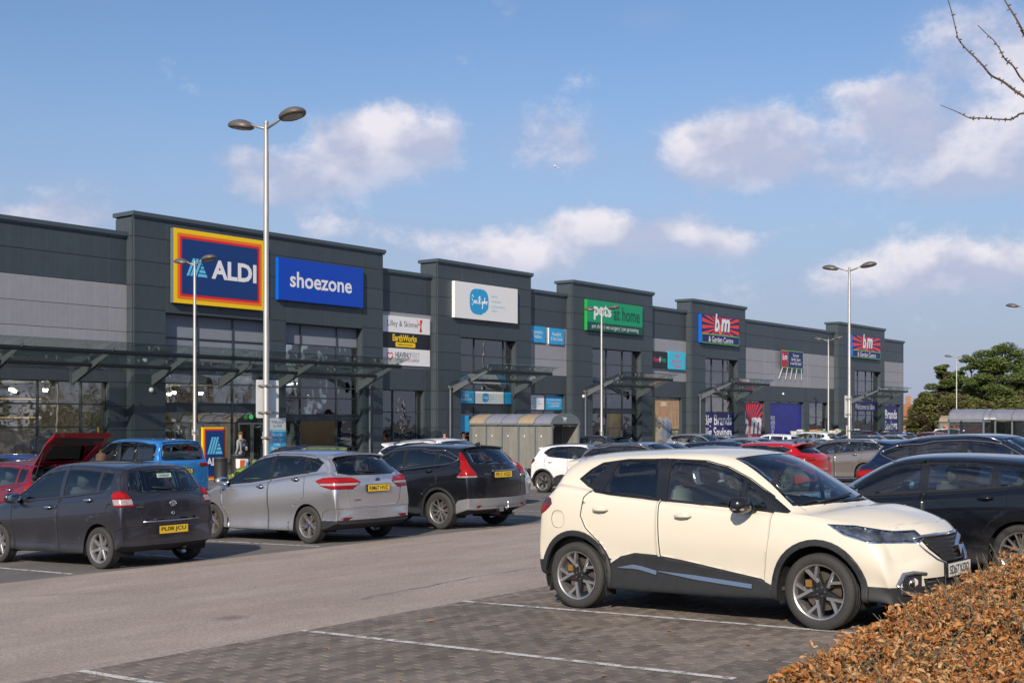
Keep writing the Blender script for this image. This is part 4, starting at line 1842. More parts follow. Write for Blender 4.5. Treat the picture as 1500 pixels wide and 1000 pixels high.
	if 'roofmat' in sp:
		xr0, xr1 = sp['roofrange']
		zr = sp['roofz']
		rg_ = [f for f in bm.faces if f.calc_center_median().z > zr(f.calc_center_median().x) and xr0 < f.calc_center_median().x < xr1]
		bm.verts.index_update()
		nb = lift(bm, rg_, 0, delete=False)
		to_obj(nb, 'roof_panel', [sp['roofmat']], root)
		bmesh.ops.delete(bm, geom=rg_, context='FACES')
	if 'roof' in sp:
		rx0, rx1, ry, rz = sp['roof']
		take([('top', [(rx0, -ry), (rx0, ry), (rx1, ry * .97), (rx1 + .06, 0), (rx1, -ry * .97)])], lambda f: f.normal.z > .3 and f.calc_center_median().z > rz, 'roof_panel', [M_PAINT, M_SEAM], root, split=False, edge=(.004, -.004))
	# ---- grille & front openings
	for (poly, kind) in sp.get('front', ()):
		pp = poly + [(-a, b_) for a, b_ in poly[::-1] if a > 0] if min(a for a, _ in poly) <= .001 else None
		todo = [pp] if pp else [poly, [(-a, b_) for a, b_ in poly]]
		for q in todo:
			bm.normal_update()
			fs = carve(bm, [('front', q)], lambda f: f.normal.x > .15 and f.calc_center_median().x > wb + .3)
			if not fs: continue
			bm.verts.index_update()
			bm.normal_update()
			cs = [v.co.copy() for f in fs for v in f.verts]
			x0 = min(c.x for c in cs)
			g = to_obj(lift(bm, fs, -.04, delete=False), 'grille', [M_DARK, M_CHROME if kind == 'chrome' else M_GLOSSB], root, edge=(.016 if kind == 'chrome' else .006, .04))
			bmesh.ops.delete(bm, geom=fs, context='FACES')
			z0, z1 = min(p[1] for p in q), max(p[1] for p in q)
			y0, y1 = min(p[0] for p in q), max(p[0] for p in q)
			nb_ = max(2, int((z1 - z0) / .04))
			for k in range(1, nb_):
				z = z0 + (z1 - z0) * k / nb_
				pts = []
				for t_ in range(13):
					y = y0 + (y1 - y0) * t_ / 12
					if in_poly((y, z), q):
						h = bvh.ray_cast(Vector((9, y, z)), Vector((-1, 0, 0)))[0]
						if h: pts.append(h + Vector((-.02, 0, 0)))
				if len(pts) > 1:
					b = MB()
					b.tube(pts, .008, 6)
					b.build('slat', M_PLASTIC, g)
	# ---- bumpers
	bz = sp.get('bumpz', .6)
	if bz: take([('side', [(-1.3, .05), (-1.3, bz), (-.52, bz), (-AR[1] - .02, bz - .06), (-AR[1] + .06, .05)])], lambda f: f.calc_center_median().x < -.2 and f.normal.z > -.6 and f.normal.x < .4, 'bumper', [M_PAINT, M_SEAM], root, split=False, edge=(.005, -.006))
	bz = sp.get('bumpzf', .6)
	if bz: take([('side', [(wb + 1.3, .05), (wb + 1.3, bz), (wb + .6, bz + .03), (wb + AR[0] + .02, bz - .03), (wb + AR[0] - .06, .05)])], lambda f: f.calc_center_median().x > wb + .2 and f.normal.z > -.6 and f.normal.x > -.4, 'bumper', [M_PAINT, M_SEAM], root, split=False, edge=(.005, -.006))
	# ---- body shell; dark underside
	bm.normal_update()
	for f in bm.faces:
		f.material_index = 1 if f.normal.z < -.55 and f.calc_center_median().z < .5 else 0
	me = bpy.data.meshes.new('body')
	bm.to_mesh(me)
	bm.free()
	me.materials.append(M_PAINT)
	me.materials.append(M_PLASTIC)
	body = obj('body', me, root)

	# ---- add-ons found by ray on the original surface
	def hit_side(x, z, s):
		h = bvh.ray_cast(Vector((x, s * 3, z)), Vector((0, -s, 0)))
		return (h[0], h[1]) if h[0] else (Vector((x, s * W2, z)), Vector((0, s, 0)))
	for di, (hx_, hz_) in enumerate(sp.get('handles', ())):
		for s in (1, -1):
			p, nn = hit_side(hx_, hz_, s)
			L_ = .17
			hb = MB()
			b0 = [(-L_ / 2, .0), (-L_ / 2 + .02, .03), (0, .042), (L_ / 2 - .02, .032), (L_ / 2, .0)]
			pth = [p + Vector((a, s * o_, 0)) for a, o_ in b0]
			hb.tube(pth, [.012, .017, .018, .016, .011], 8)
			tgt = dobjs[di] if di < len(dobjs) else []
			par = root
			for d in tgt:
				if sum(v.co.y for v in d.data.vertices) * s > 0: par = d
			hd = hb.build('door_handle', sp.get('handlemat', M_PAINT), par, smooth=True)
			cb = MB()
			cb.lathe([(0, .004), (.035, .0035), (.04, 0)], 16, Matrix.Translation(p + nn * .001) @ nn.to_track_quat('Z', 'Y').to_matrix().to_4x4() @ Matrix.Diagonal((1.5, 1, 1, 1)))
			# shallow cup behind the grip
			cb.build('handle_cup', M_SEAM if sp.get('handlemat') else M_PAINT, par, smooth=True)
	# mirrors
	mx_, mz_ = sp['mirror']
	for s in (1, -1):
		p, nn = hit_side(mx_, mz_, s)
		b = bmesh.new()
		bmesh.ops.create_cube(b, size=1)
		bmesh.ops.subdivide_edges(b, edges=b.edges, cuts=2, use_grid_fill=True)
		for v in b.verts:
			c = v.co
			k = 1 / max(.75, (abs(2 * c.x) ** 3 + abs(2 * c.y) ** 3 + abs(2 * c.z) ** 3) ** (1 / 3))
			c *= k
			fx = 1 - .25 * max(0, c.x * 2)
			v.co = Vector((c.x * .15, c.y * .27 * fx, c.z * .16 * fx))
		me2 = bpy.data.meshes.new('mirror')
		for f in b.faces: f.smooth = True
		bmesh.ops.translate(b, vec=(p.x - .02, p.y + s * .15, mz_ + .075), verts=b.verts)
		b.to_mesh(me2)
		b.free()
		me2.materials.append(sp.get('mirrormat', M_PAINT))
		mo = obj('mirror', me2, root)
		gb = MB()
		Mx = Matrix.Translation((p.x - .095, p.y + s * .15, mz_ + .075)) @ Matrix.Rotation(R_(-90), 4, 'Y')
		gb.lathe([(0, .002), (.06, .002), (.068, -.004)], 16, Mx @ Matrix.Diagonal((.95, 1.6, 1, 1)))
		gb.build('mirror_glass', M_MIRR, mo, smooth=True)
		ab = MB()
		ab.tube([p + Vector((0, -s * .02, .02)), p + Vector((-.01, s * .09, .045))], [.032, .026], 8)
		ab.build('mirror_arm', M_PLASTIC, mo, smooth=True)
		if sp.get('mirrorlamp'):
			lb = MB()
			c = Vector((p.x - .02, p.y + s * .15, mz_ + .045))
			lb.tube([c + Vector((.045, -s * .02, 0)), c + Vector((.045, s * .08, 0)), c + Vector((-.02, s * .128, 0))], [.012, .018, .008], 8)
			lb.build('mirror_indicator', M_CLEARL, mo, smooth=True)
	# wheels
	WR, WW, RR, wst, wsp, wmat = sp['wheel']
	for x in (0, wb):
		for s in (1, -1):
			make_wheel(root, x, s * (W2 - WW / 2 - .012), WR, s, WR, WW, RR, wst, wsp, wmat)
			if sp.get('flaps') and x == 0:
				pass
	# cabin
	cab = empty('cabin')
	cab.parent = root
	zf = sp['st'][0][2] + .0
	zfl = .34
	xd = st[cowl][0]
	b = MB()
	b.box(-.35, -W2 + .12, zfl - .03, xd + .1, W2 - .12, zfl)
	b.box(-.5, -W2 + .14, zfl, .02, W2 - .14, st[2][3] - .12)
	b.build('cabin_floor', M_CABIN, cab)
	b = MB()
	b.prism([(xd - .32, -W2 + .16, .75), (xd + .12, -W2 + .16, .8), (xd + .14, -W2 + .16, st[cowl][3] - .03), (xd - .12, -W2 + .16, st[cowl][3] - .02), (xd - .3, -W2 + .16, st[cowl][3] - .07)], (0, 2 * (W2 - .16), 0))
	b.build('dashboard', M_CABIN, cab)
	b = MB()
	Mx = Matrix.Translation((xd - .42, -.36, .93)) @ Matrix.Rotation(R_(-65), 4, 'Y')
	b.lathe([(.175 + .013 * math.cos(a), .013 * math.sin(a)) for a in [k * math.pi / 3 for k in range(6)]], 20, Mx, closed=True)
	b.lathe([(0, .01), (.06, .01), (.06, -.02)], 10, Mx)
	b.build('steering_wheel', M_CABIN, cab, smooth=True)
	sh = sp.get('seatz', .5)
	xf = sp.get('seatx', xd - .95)
	for s in (.36, -.36):
		seat(cab, xf, s, sh - .12, sp.get('seatmat', M_SEAT))
	if sp.get('rear_seats', True):
		for s in (.36, -.36):
			seat(cab, xf - .86, s, sh - .1, sp.get('seatmat2', M_SEAT))
	b = MB()
	hz_ = st[head][4] - .16
	b.box(st[head][1] + .02, -.11, hz_, st[head][1] + .05, .11, hz_ + .06)
	b.build('rear_view_mirror', M_CABIN, cab)
	# plates
	pz = sp.get('platez', (.5, .9))
	if plate_r: plate(root, sp.get('platey', 0), pz[1], bvh, False, plate_r, tilt=sp.get('platetilt', 0))
	if plate_f: plate(root, 0, pz[0], bvh, True, plate_f, W=.5)
	# wiper
	if rw and sp.get('wiper', True):
		zt_, zb_ = max(p[1] for p in rw), min(p[1] for p in rw)
		b = MB()
		pts = []
		for y in (-.02, .12, .3):
			h = bvh.ray_cast(Vector((-4, y, zb_ + .045 + abs(y) * .12)), Vector((1, 0, 0)))[0]
			if h: pts.append(h + Vector((-.02, 0, 0)))
		if len(pts) > 1:
			b.tube(pts, [.018, .01, .007][:len(pts)], 6)
			b.build('rear_wiper', M_PLASTIC, root, smooth=True)
	# front wipers
	for y0_, y1_ in ((-.5, .05), (.05, .6)):
		b = MB()
		pts = []
		for k in range(5):
			y = y0_ + (y1_ - y0_) * k / 4
			fy = abs(y) / .8
			x = cx_[0] + (cx_[1] - cx_[0]) * (1 - fy ** 2) - .07 - .06 * k / 4
			h = bvh.ray_cast(Vector((x, y, 3)), Vector((0, 0, -1)))[0]
			if h: pts.append(h + Vector((0, 0, .015)))
		if len(pts) > 1:
			b.tube(pts, .008, 6)
			b.build('windscreen_wiper', M_PLASTIC, root, smooth=True)
	if sp.get('rails'):
		x0, x1, yy = sp['rails']
		for s in (1, -1):
			pts = []
			for k in range(9):
				x = x0 + (x1 - x0) * k / 8
				h = bvh.ray_cast(Vector((x, s * yy, 3)), Vector((0, 0, -1)))[0]
				if h: pts.append(h + Vector((0, 0, .035 if 0 < k < 8 else .0)))
			b = MB()
			b.tube(pts, .014, 6)
			b.build('roof_rail', M_SATIN, root, smooth=True)
	if sp.get('aerial'):
		ax_, kind = sp['aerial']
		h = bvh.ray_cast(Vector((ax_, 0, 3)), Vector((0, 0, -1)))[0]
		b = MB()
		if kind == 'fin':
			b.prism([h + Vector((-.07, -.015, -.01)), h + Vector((.1, -.015, -.01)), h + Vector((.0, -.008, .045)), h + Vector((-.07, -.008, .06))], (0, .03, 0))
		else:
			b.tube([h, h + Vector((-.02, 0, .03)), h + Vector((-.12, 0, .22))], [.012, .004, .003], 6)
		b.build('aerial', M_PLASTIC, root)
	if sp.get('spoiler'):
		x0, x1, yw, zt_, th = sp['spoiler']
		b = MB()
		N_ = 10
		v = []
		for k in range(N_ + 1):
			f_ = -1 + 2 * k / N_
			y = yw * f_
			bow = .05 * (f_ ** 2)
			zc = -.035 * f_ ** 2
			hA = bvh.ray_cast(Vector((x1 + .0, y, 3)), Vector((0, 0, -1)))[0]
			za = (hA.z if hA else zt_) + .004
			v += [(x1, y, za), (x0 + bow, y, zt_ + zc), (x0 + bow, y, zt_ + zc - th * .5), (x0 + bow + .05, y, zt_ + zc - th), (x1 - .02, y, za - .06)]
		f = []
		for k in range(N_):
			for j in range(4):
				f.append((k * 5 + j, k * 5 + j + 1, k * 5 + 6 + j, k * 5 + 5 + j))
		f += [(0, 1, 2, 3, 4)[::-1], tuple(N_ * 5 + j for j in range(5))]
		b.add(v, f)
		o = b.build('spoiler', sp.get('spoilmat', M_PAINT), root, smooth=False)
		auto_smooth(o, 40)
		bl = MB()
		bl.box(x0 + .012, -.13, zt_ - th * .42, x0 + .03, .13, zt_ - th * .1)
		bl.build('high_brake_lamp', M_RED, o)
	# rear reflectors, exhaust
	for (yy, zz, w_, h_) in sp.get('reflectors', ()):
		for s in (1, -1):
			h = bvh.ray_cast(Vector((-4, s * yy, zz)), Vector((1, 0, 0)))[0]
			if h:
				b = MB()
				b.prism([h + Vector((-.006 + .02, -w_ / 2, -h_ / 2)), h + Vector((-.006 + .02, w_ / 2, -h_ / 2)), h + Vector((-.006, w_ / 2, h_ / 2)), h + Vector((-.006, -w_ / 2, h_ / 2))], (-.012, 0, 0))
				b.build('reflector', M_RED, root)
	ey = sp.get('exhaust')
	if ey:
		b = MB()
		b.tube([(st[0][0] + .35, ey, .24), (st[0][0] + .04, ey, .25), (st[0][0] - .0, ey, .24)], .028, 10)
		b.tube([(st[0][0] + .95, ey * .8, .27), (st[0][0] + .3, ey * .9, .27)], .09, 10)
		b.build('exhaust', mat('exhaust_steel', (.12, .1, .09), .45, metal=.8), root, smooth=True)
	# paint colour on every painted piece
	setcol(n0, color, metallic)
	return root, bvh


def setcol(n0, color, metallic):
	for c in ALLOBJ[n0:]:
		c.color = (*color, metallic)
# ------------------------------------------------------------------ car shapes
# station: (x side, x centre, z bottom, z belt, z top, half width, half width at belt, half width of roof edge)
SP = {}
SP['crossover'] = dict(
	wb=2.606, cowl=9, head=7, tail=1, crown=.07, spoilst=3,
	st=[(-.50, -.62, .36, .60, .62, .80, .76, .6),
		(-.47, -.60, .34, .98, 1.0, .84, .77, .6),
		(-.40, -.54, .32, 1.10, 1.14, .87, .76, .68),
		(-.24, -.40, .26, 1.22, 1.42, .885, .765, .60),
		(-.05, -.24, .24, 1.21, 1.515, .889, .77, .575),
		(.45, .42, .22, 1.14, 1.555, .889, .79, .60),
		(1.1, 1.1, .22, 1.08, 1.56, .889, .80, .61),
		(1.62, 1.75, .22, 1.03, 1.505, .889, .80, .585),
		(2.0, 2.22, .23, 1.0, 1.27, .889, .795, .665),
		(2.34, 2.62, .24, .985, 1.045, .887, .79, .70),
		(2.62, 2.87, .25, .95, 1.03, .885, .775, .6),
		(2.94, 3.14, .26, .88, .955, .872, .75, .6),
		(3.14, 3.36, .25, .77, .835, .83, .71, .6),
		(3.22, 3.45, .23, .60, .64, .80, .70, .6)],
	nosecap=(.02, .03, .02, 0), tailcap=(.03, .03, .01, 0), bulge=.0, shcrease=.2,
	arch=(.385, .385, .335), lip=.055, liparc=(-22, 204),
	wheel=(.328, .205, .232, 'twist', 5, M_ALLOY),
	clad=[[(.36, .24), (.40, .45), (.55, .535), (.72, .575), (.95, .565), (1.25, .53), (1.7, .46), (2.06, .405), (2.17, .36), (2.2, .22), (.36, .2)]],
	bumpclad_r=[[(-.9, .1), (-.9, .40), (-.55, .46), (-.40, .47), (-.33, .3), (-.33, .1)]],
	bumpclad_f=[[(2.90, .1), (2.93, .46), (3.0, .40), (3.5, .385), (3.6, .1)]],
	dlo=[(-.03, 1.275), (.10, 1.20), (.22, 1.155), (.40, 1.13), (.95, 1.085), (1.6, 1.04), (2.30, .985), (2.32, 1.0), (2.14, 1.12), (1.86, 1.28), (1.62, 1.385), (1.38, 1.44), (1.0, 1.468), (.5, 1.468), (.2, 1.435), (.08, 1.37)],
	wins=[([(.0, 1.28), (.11, 1.205), (.30, 1.42), (.2, 1.415), (.1, 1.36)], None, M_GLASSD),
		  ([(.30, 1.155), (.93, 1.10), (.89, 1.45), (.5, 1.452), (.42, 1.44)], 1, M_GLASSC),
		  ([(1.05, 1.09), (1.82, 1.035), (1.82, 1.29), (1.6, 1.375), (1.38, 1.425), (1.03, 1.452)], 0, M_GLASSC),
		  ([(1.86, 1.03), (2.1, 1.015), (2.03, 1.13), (1.86, 1.25)], 0, M_GLASSC)],
	doors=[[(1.04, .22), (1.0, .6), (.985, 1.10), (1.0, 1.47), (1.4, 1.45), (1.64, 1.392), (1.88, 1.285), (2.14, 1.13), (2.17, 1.0), (2.16, .8), (2.10, .45), (2.1, .25)],
		   [(.98, .22), (.975, 1.10), (.97, 1.472), (.45, 1.462), (.3, 1.3), (.11, 1.1), (.08, .92), (.14, .80), (.30, .66), (.42, .45), (.44, .24)]],
	handles=[(1.27, .945), (.33, .985)],
	flap=(-.20, .88, .085), flapside=-1,
	tail_s=[(-.9, .90), (-.44, .92), (-.36, .965), (-.28, 1.03), (-.30, 1.085), (-.40, 1.11), (-.9, 1.09)],
	tail_r=[(.40, .90), (.95, .90), (.95, 1.12), (.62, 1.12), (.45, 1.03)], tailmat=M_REDD, tail_inner=(((-.42, -.05), M_RED, 'lamp_lens'),),
	head_s=[(2.68, .905), (2.84, .815), (3.05, .755), (3.6, .72), (3.6, .84), (3.16, .845), (2.9, .895)],
	head_f=[(.36, .77), (.44, .735), (.6, .71), (1.0, .68), (1.0, .95), (.7, .95), (.4, .855)],
	proj=((-.12, .038), (.0, .05), (.13, .05)),
	front=[([(0, .56), (.22, .56), (.36, .68), (.42, .78), (.2, .79), (0, .79)], 'chrome'), ([(0, .31), (.46, .31), (.5, .45), (0, .45)], 'black')],
	rearwin=[(0, 1.13), (.5, 1.14), (.58, 1.17), (.53, 1.40), (.46, 1.425), (0, 1.435)],
	tailgate=[(0, .56), (.52, .56), (.56, .62), (.60, .9), (.62, 1.12), (.55, 1.46), (0, 1.5)],
	bonnet=[(2.44, 0), (2.40, .4), (2.30, .66), (2.55, .72), (2.9, .68), (3.12, .58), (3.25, .3), (3.3, 0)],
	mirror=(1.97, .985), mirrormat=M_GLOSSB, mirrorlamp=True, handlemat=None,
	seatz=.6, seatmat2=M_SEAT, seatmat=M_SEATL, seatx=1.15, platez=(.50, .8), roof=(-.12, 1.66, .54, 1.42), bumpz=0, bumpzf=0,
	spoiler=(-0.42, -.2, .52, 1.475, .06), flaps=True)
if not SP['crossover']['handlemat']: SP['crossover'].pop('handlemat')


def clip_x(poly, x0, x1):
	def cl(p, x, keep_gt):
		out = []
		for i in range(len(p)):
			a, b = p[i], p[(i + 1) % len(p)]
			ia = (a[0] >= x) if keep_gt else (a[0] <= x)
			ib = (b[0] >= x) if keep_gt else (b[0] <= x)
			if ia: out.append(a)
			if ia != ib:
				t = (x - a[0]) / (b[0] - a[0])
				out.append((x, a[1] + (b[1] - a[1]) * t))
		return out
	return cl(cl(poly, x0, True), x1, False)


def lerp_tab(tab, x):
	if x <= tab[0][0]: return tab[0][1]
	for (a, za), (b, zb) in zip(tab[:-1], tab[1:]):
		if x <= b: return za + (zb - za) * (x - a) / (b - a)
	return tab[-1][1]


def gen(st, wb, cowl, head, W2, pil, rear_top, rear_corner, arch, wheel, door3=False, glass_rear=None, crown=.07, tail=1, bpw=.09, **kw):
	"""fills in the side glass and the doors from the stations.
	pil: (x of B pillar, x of C pillar or None, x of the rear end of the rear door)"""
	belt = sorted((s[0], s[3]) for s in st[2:cowl + 1])
	edge = sorted((s[0] + (s[1] - s[0]) * .3, s[4] - crown) for s in st[2:cowl]) + [(st[cowl][0], st[cowl][3])]
	xb, xc, xd = pil
	x0, x1 = rear_corner[0], st[cowl][0] - .03
	N = 12

	def outline(db, dt, inset=0.):
		bot = [(x, lerp_tab(belt, x) + db) for x in [rear_corner[0] + inset + (x1 - inset * 2 - rear_corner[0]) * k / 6 for k in range(7)]]
		topx = [x1 - .06 + (rear_top[0] - (x1 - .06)) * k / N for k in range(N + 1)]
		topp = []
		for x in topx:
			z = lerp_tab(edge, x) - dt
			zb_ = lerp_tab(belt, x) + db
			if z > zb_ + .015: topp.append((x, min(z, rear_top[1] - inset if x < rear_top[0] + .4 else z)))
		return bot + topp + [(rear_top[0] + inset, rear_top[1] - inset)] + [(p[0] + inset, p[1]) for p in rear_corner[1:]]
	rc = rear_corner[1]          # (points between the top rear corner and the belt corner)
	rear_corner = (rear_corner[0], *rc)
	dlo = outline(.012, .028)
	inn = outline(.034, .05, .025)
	wins = []
	gr = glass_rear or M_GLASSC
	hb = bpw / 2
	sets = [(xb + hb, xb + 9, 0, M_GLASSC)]
	if xc is None:
		sets.append((-9, xb - hb, None if door3 else 1, gr))
	else:
		sets.append((xc + .035, xb - hb, None if door3 else 1, gr))
		sets.append((-9, xc - .035, None, gr))
	for a, b_, d, m in sets:
		p = clip_x(inn, a, b_)
		if len(p) > 2: wins.append((p, d, m))
	ztop = lambda x: min(lerp_tab(edge, x) + .012, lerp_tab(edge, x) + .012)
	zb = st[5][2]
	xf = x1 - .1
	fd = [(xb, zb + .0)] + [(xb, .9), (xb, ztop(xb))]
	k = 8
	for i in range(1, k + 1):
		x = xb + (x1 - xb) * i / k
		fd.append((x, max(ztop(x), lerp_tab(belt, x) + .0)))
	fd += [(xf + .03, lerp_tab(belt, xf) - .12), (xf, .65), (min(xf, wb - arch[0] - .09), .45), (min(xf, wb - arch[0] - .09), zb)]
	doors = [fd]
	if not door3:
		ra = arch[1] + .1
		pts = [(xb - .006, zb), (xb - .006, ztop(xb))]
		for i in range(1, 6):
			x = xb + (xd - xb) * i / 5
			pts.append((x, ztop(x)))
		# round the rear wheel arch
		pts += [(xd - .0, lerp_tab(belt, xd) + .02)]
		a_start = math.degrees(math.acos(max(-1, min(1, xd / ra)))) if abs(xd) < ra else 60
		pts += [(xd, arch[2] + ra * math.sin(R_(a_start)) + .02)]
		pts += [(ra * math.cos(R_(a)), arch[2] + ra * math.sin(R_(a))) for a in range(int(a_start) - 5, 14, -9)]
		pts += [(ra + .01, .36), (ra + .01, zb)]
		doors.append(pts)
	zh = lerp_tab(belt, xb) - .115
	handles = [(xb + .2, zh - .01)] + ([] if door3 else [(xd + .24, lerp_tab(belt, xd) - .1)])
	d = dict(st=st, wb=wb, cowl=cowl, head=head, tail=tail, crown=crown, arch=arch, wheel=wheel, wins=wins, doors=doors, handles=handles,
			 dlo=dlo, mirror=(x1 - .2, lerp_tab(belt, x1 - .2) - .01))
	d.update(kw)
	return d


def bonnet(st, cowl, S):
	c = st[cowl]
	pts = [(c[1] - .06, 0), (c[0] + (c[1] - c[0]) * .6 - .06, c[6] * .6), (c[0] - .04, c[6] - .05)]
	for i in range(cowl + 1, S - 1):
		s = st[i]
		if i < S - 2: pts.append((s[0], s[6] - .055))
	s = st[S - 2]
	pts += [(s[0] - .02, s[6] - .12), (s[0] + (s[1] - s[0]) * .75 - .03, s[6] * .5), (s[1] - .04, 0)]
	return pts


# supermini, grey, foreground left
st = [(-.50, -.60, .34, .60, .62, .78, .74, .6), (-.50, -.60, .32, .94, .96, .82, .745, .6), (-.42, -.55, .3, 1.07, 1.10, .84, .74, .66), (-.30, -.42, .24, 1.11, 1.32, .848, .74, .60),
	  (-.16, -.27, .22, 1.09, 1.455, .848, .745, .575), (.35, .33, .2, 1.04, 1.51, .848, .755, .58), (.95, .97, .2, .99, 1.525, .848, .76, .585), (1.45, 1.58, .2, .95, 1.47, .848, .76, .565),
	  (1.85, 2.08, .2, .93, 1.22, .848, .755, .63), (2.2, 2.48, .22, .93, .995, .845, .75, .66), (2.5, 2.76, .23, .89, .96, .84, .735, .6), (2.8, 3.02, .23, .82, .88, .82, .70, .6),
	  (3.0, 3.15, .22, .71, .77, .78, .66, .6), (3.06, 3.22, .2, .56, .6, .76, .66, .6)]
SP['supermini'] = gen(st, 2.46, 9, 7, .848, (.95, .12, -.02), (-.1, 1.40), (-.16, [(-.17, 1.33)]), (.345, .345, .30), (.298, .185, .205, 'single', 7, M_ALLOY),
					  tail_s=[(-.9, .86), (-.38, .88), (-.28, 1.08), (-.36, 1.10), (-.9, 1.09)], tail_r=[(.62, .86), (.95, .86), (.95, 1.12), (.70, 1.12)],
					  tail_inner=(((-.42, -.08), M_CLEARL, 'lamp_lens'), ((.02, .3), M_REDB, 'lamp_lens')),
					  head_s=[(2.62, .86), (2.8, .72), (3.4, .62), (3.4, .8), (3.0, .82)], head_f=[(.42, .62), (1, .62), (1, .9), (.5, .9)],
					  front=[([(0, .4), (.4, .4), (.42, .5), (0, .5)], 'black')],
					  rearwin=[(0, 1.06), (.5, 1.07), (.64, 1.10), (.57, 1.32), (.5, 1.38), (0, 1.39)],
					  tailgate=[(0, .66), (.5, .66), (.53, .72), (.58, .95), (.72, 1.10), (.62, 1.42), (0, 1.45)],
					  platez=(.45, .53), spoiler=(-0.31, -.12, .52, 1.43, .04), flap=(-.26, .86, .07), flapside=1, aerial=(0.1, 'rod'),
					  handlemat=M_CHROME, dlomat=M_PAINT, seatz=.55, exhaust=-.3, reflectors=(), liparc=None)
SP['supermini']['bonnet'] = bonnet(st, 9, len(st))

# mpv, silver
st = [(-.70, -.82, .36, .62, .64, .82, .78, .6), (-.70, -.83, .34, 1.0, 1.02, .87, .80, .6), (-.60, -.74, .30, 1.14, 1.16, .90, .80, .7), (-.42, -.56, .24, 1.22, 1.38, .912, .79, .64),
	  (-.16, -.30, .22, 1.22, 1.53, .914, .79, .615), (.40, .38, .2, 1.17, 1.60, .914, .80, .63), (1.0, 1.02, .2, 1.10, 1.615, .914, .81, .635), (1.5, 1.65, .2, 1.04, 1.55, .914, .81, .61),
	  (2.0, 2.25, .2, 1.01, 1.28, .914, .81, .68), (2.48, 2.80, .22, .99, 1.05, .91, .80, .72), (2.75, 3.04, .24, .94, 1.0, .90, .78, .65), (3.05, 3.30, .24, .85, .92, .88, .75, .65),
	  (3.25, 3.46, .23, .72, .79, .84, .71, .6), (3.31, 3.54, .21, .55, .6, .82, .70, .6)]
SP['mpv'] = gen(st, 2.648, 9, 7, .914, (1.03, .18, .05), (-.02, 1.475), (-.14, [(-.24, 1.38), (-.2, 1.30)]), (.365, .365, .32), (.322, .205, .213, 'double', 5, M_ALLOY),
				tail_s=[(-1, .93), (-.62, .93), (-.40, .98), (-.24, 1.075), (-.42, 1.13), (-1, 1.13)], tail_r=[(.38, 1.04), (.55, .93), (1.0, .93), (1.0, 1.14), (.5, 1.12)],
				tail_inner=(((.0, .3), M_REDB, 'lamp_lens'), ((-.25, -.07), M_CLEARL, 'lamp_lens')),
				head_s=[(2.75, .93), (3.0, .78), (3.6, .68), (3.6, .82), (3.1, .88)], head_f=[(.45, .66), (1, .66), (1, .95), (.5, .95)],
				front=[([(0, .36), (.5, .36), (.56, .6), (0, .6)], 'black')],
				rearwin=[(0, 1.16), (.5, 1.165), (.68, 1.2), (.60, 1.42), (.52, 1.475), (0, 1.485)],
				tailgate=[(0, .62), (.5, .62), (.6, .7), (.63, .9), (.72, 1.18), (.62, 1.5), (0, 1.53)],
				platez=(.5, .93), spoiler=(-0.42, -.18, .58, 1.53, .05), aerial=(-.1, 'rod'), handlemat=M_SATIN,
				bumpclad_r=[[(-1, .1), (-1, .40), (-.38, .40), (-.36, .2), (-.36, .1)]], seatz=.62, exhaust=None,
				reflectors=((.64, .43, .22, .045),), flap=(-.36, .93, .075), flapside=-1)
SP['mpv']['bonnet'] = bonnet(st, 9, len(st))

# suv, black with grey cladding
st = [(-.78, -.90, .42, .68, .70, .82, .79, .6), (-.76, -.90, .38, 1.02, 1.05, .88, .80, .6), (-.68, -.82, .36, 1.20, 1.22, .90, .80, .7), (-.46, -.62, .30, 1.27, 1.46, .91, .79, .64),
	  (-.20, -.36, .26, 1.25, 1.60, .91, .79, .62), (.4, .38, .24, 1.20, 1.66, .91, .80, .64), (1.0, 1.02, .24, 1.15, 1.67, .91, .81, .645), (1.5, 1.62, .24, 1.11, 1.61, .91, .81, .62),
	  (1.95, 2.14, .26, 1.09, 1.36, .91, .81, .69), (2.3, 2.55, .28, 1.09, 1.15, .905, .80, .72), (2.65, 2.9, .3, 1.04, 1.11, .90, .79, .65), (3.0, 3.2, .3, .97, 1.04, .88, .77, .65),
	  (3.24, 3.42, .28, .82, .88, .85, .72, .6), (3.3, 3.5, .25, .62, .66, .83, .72, .6)]
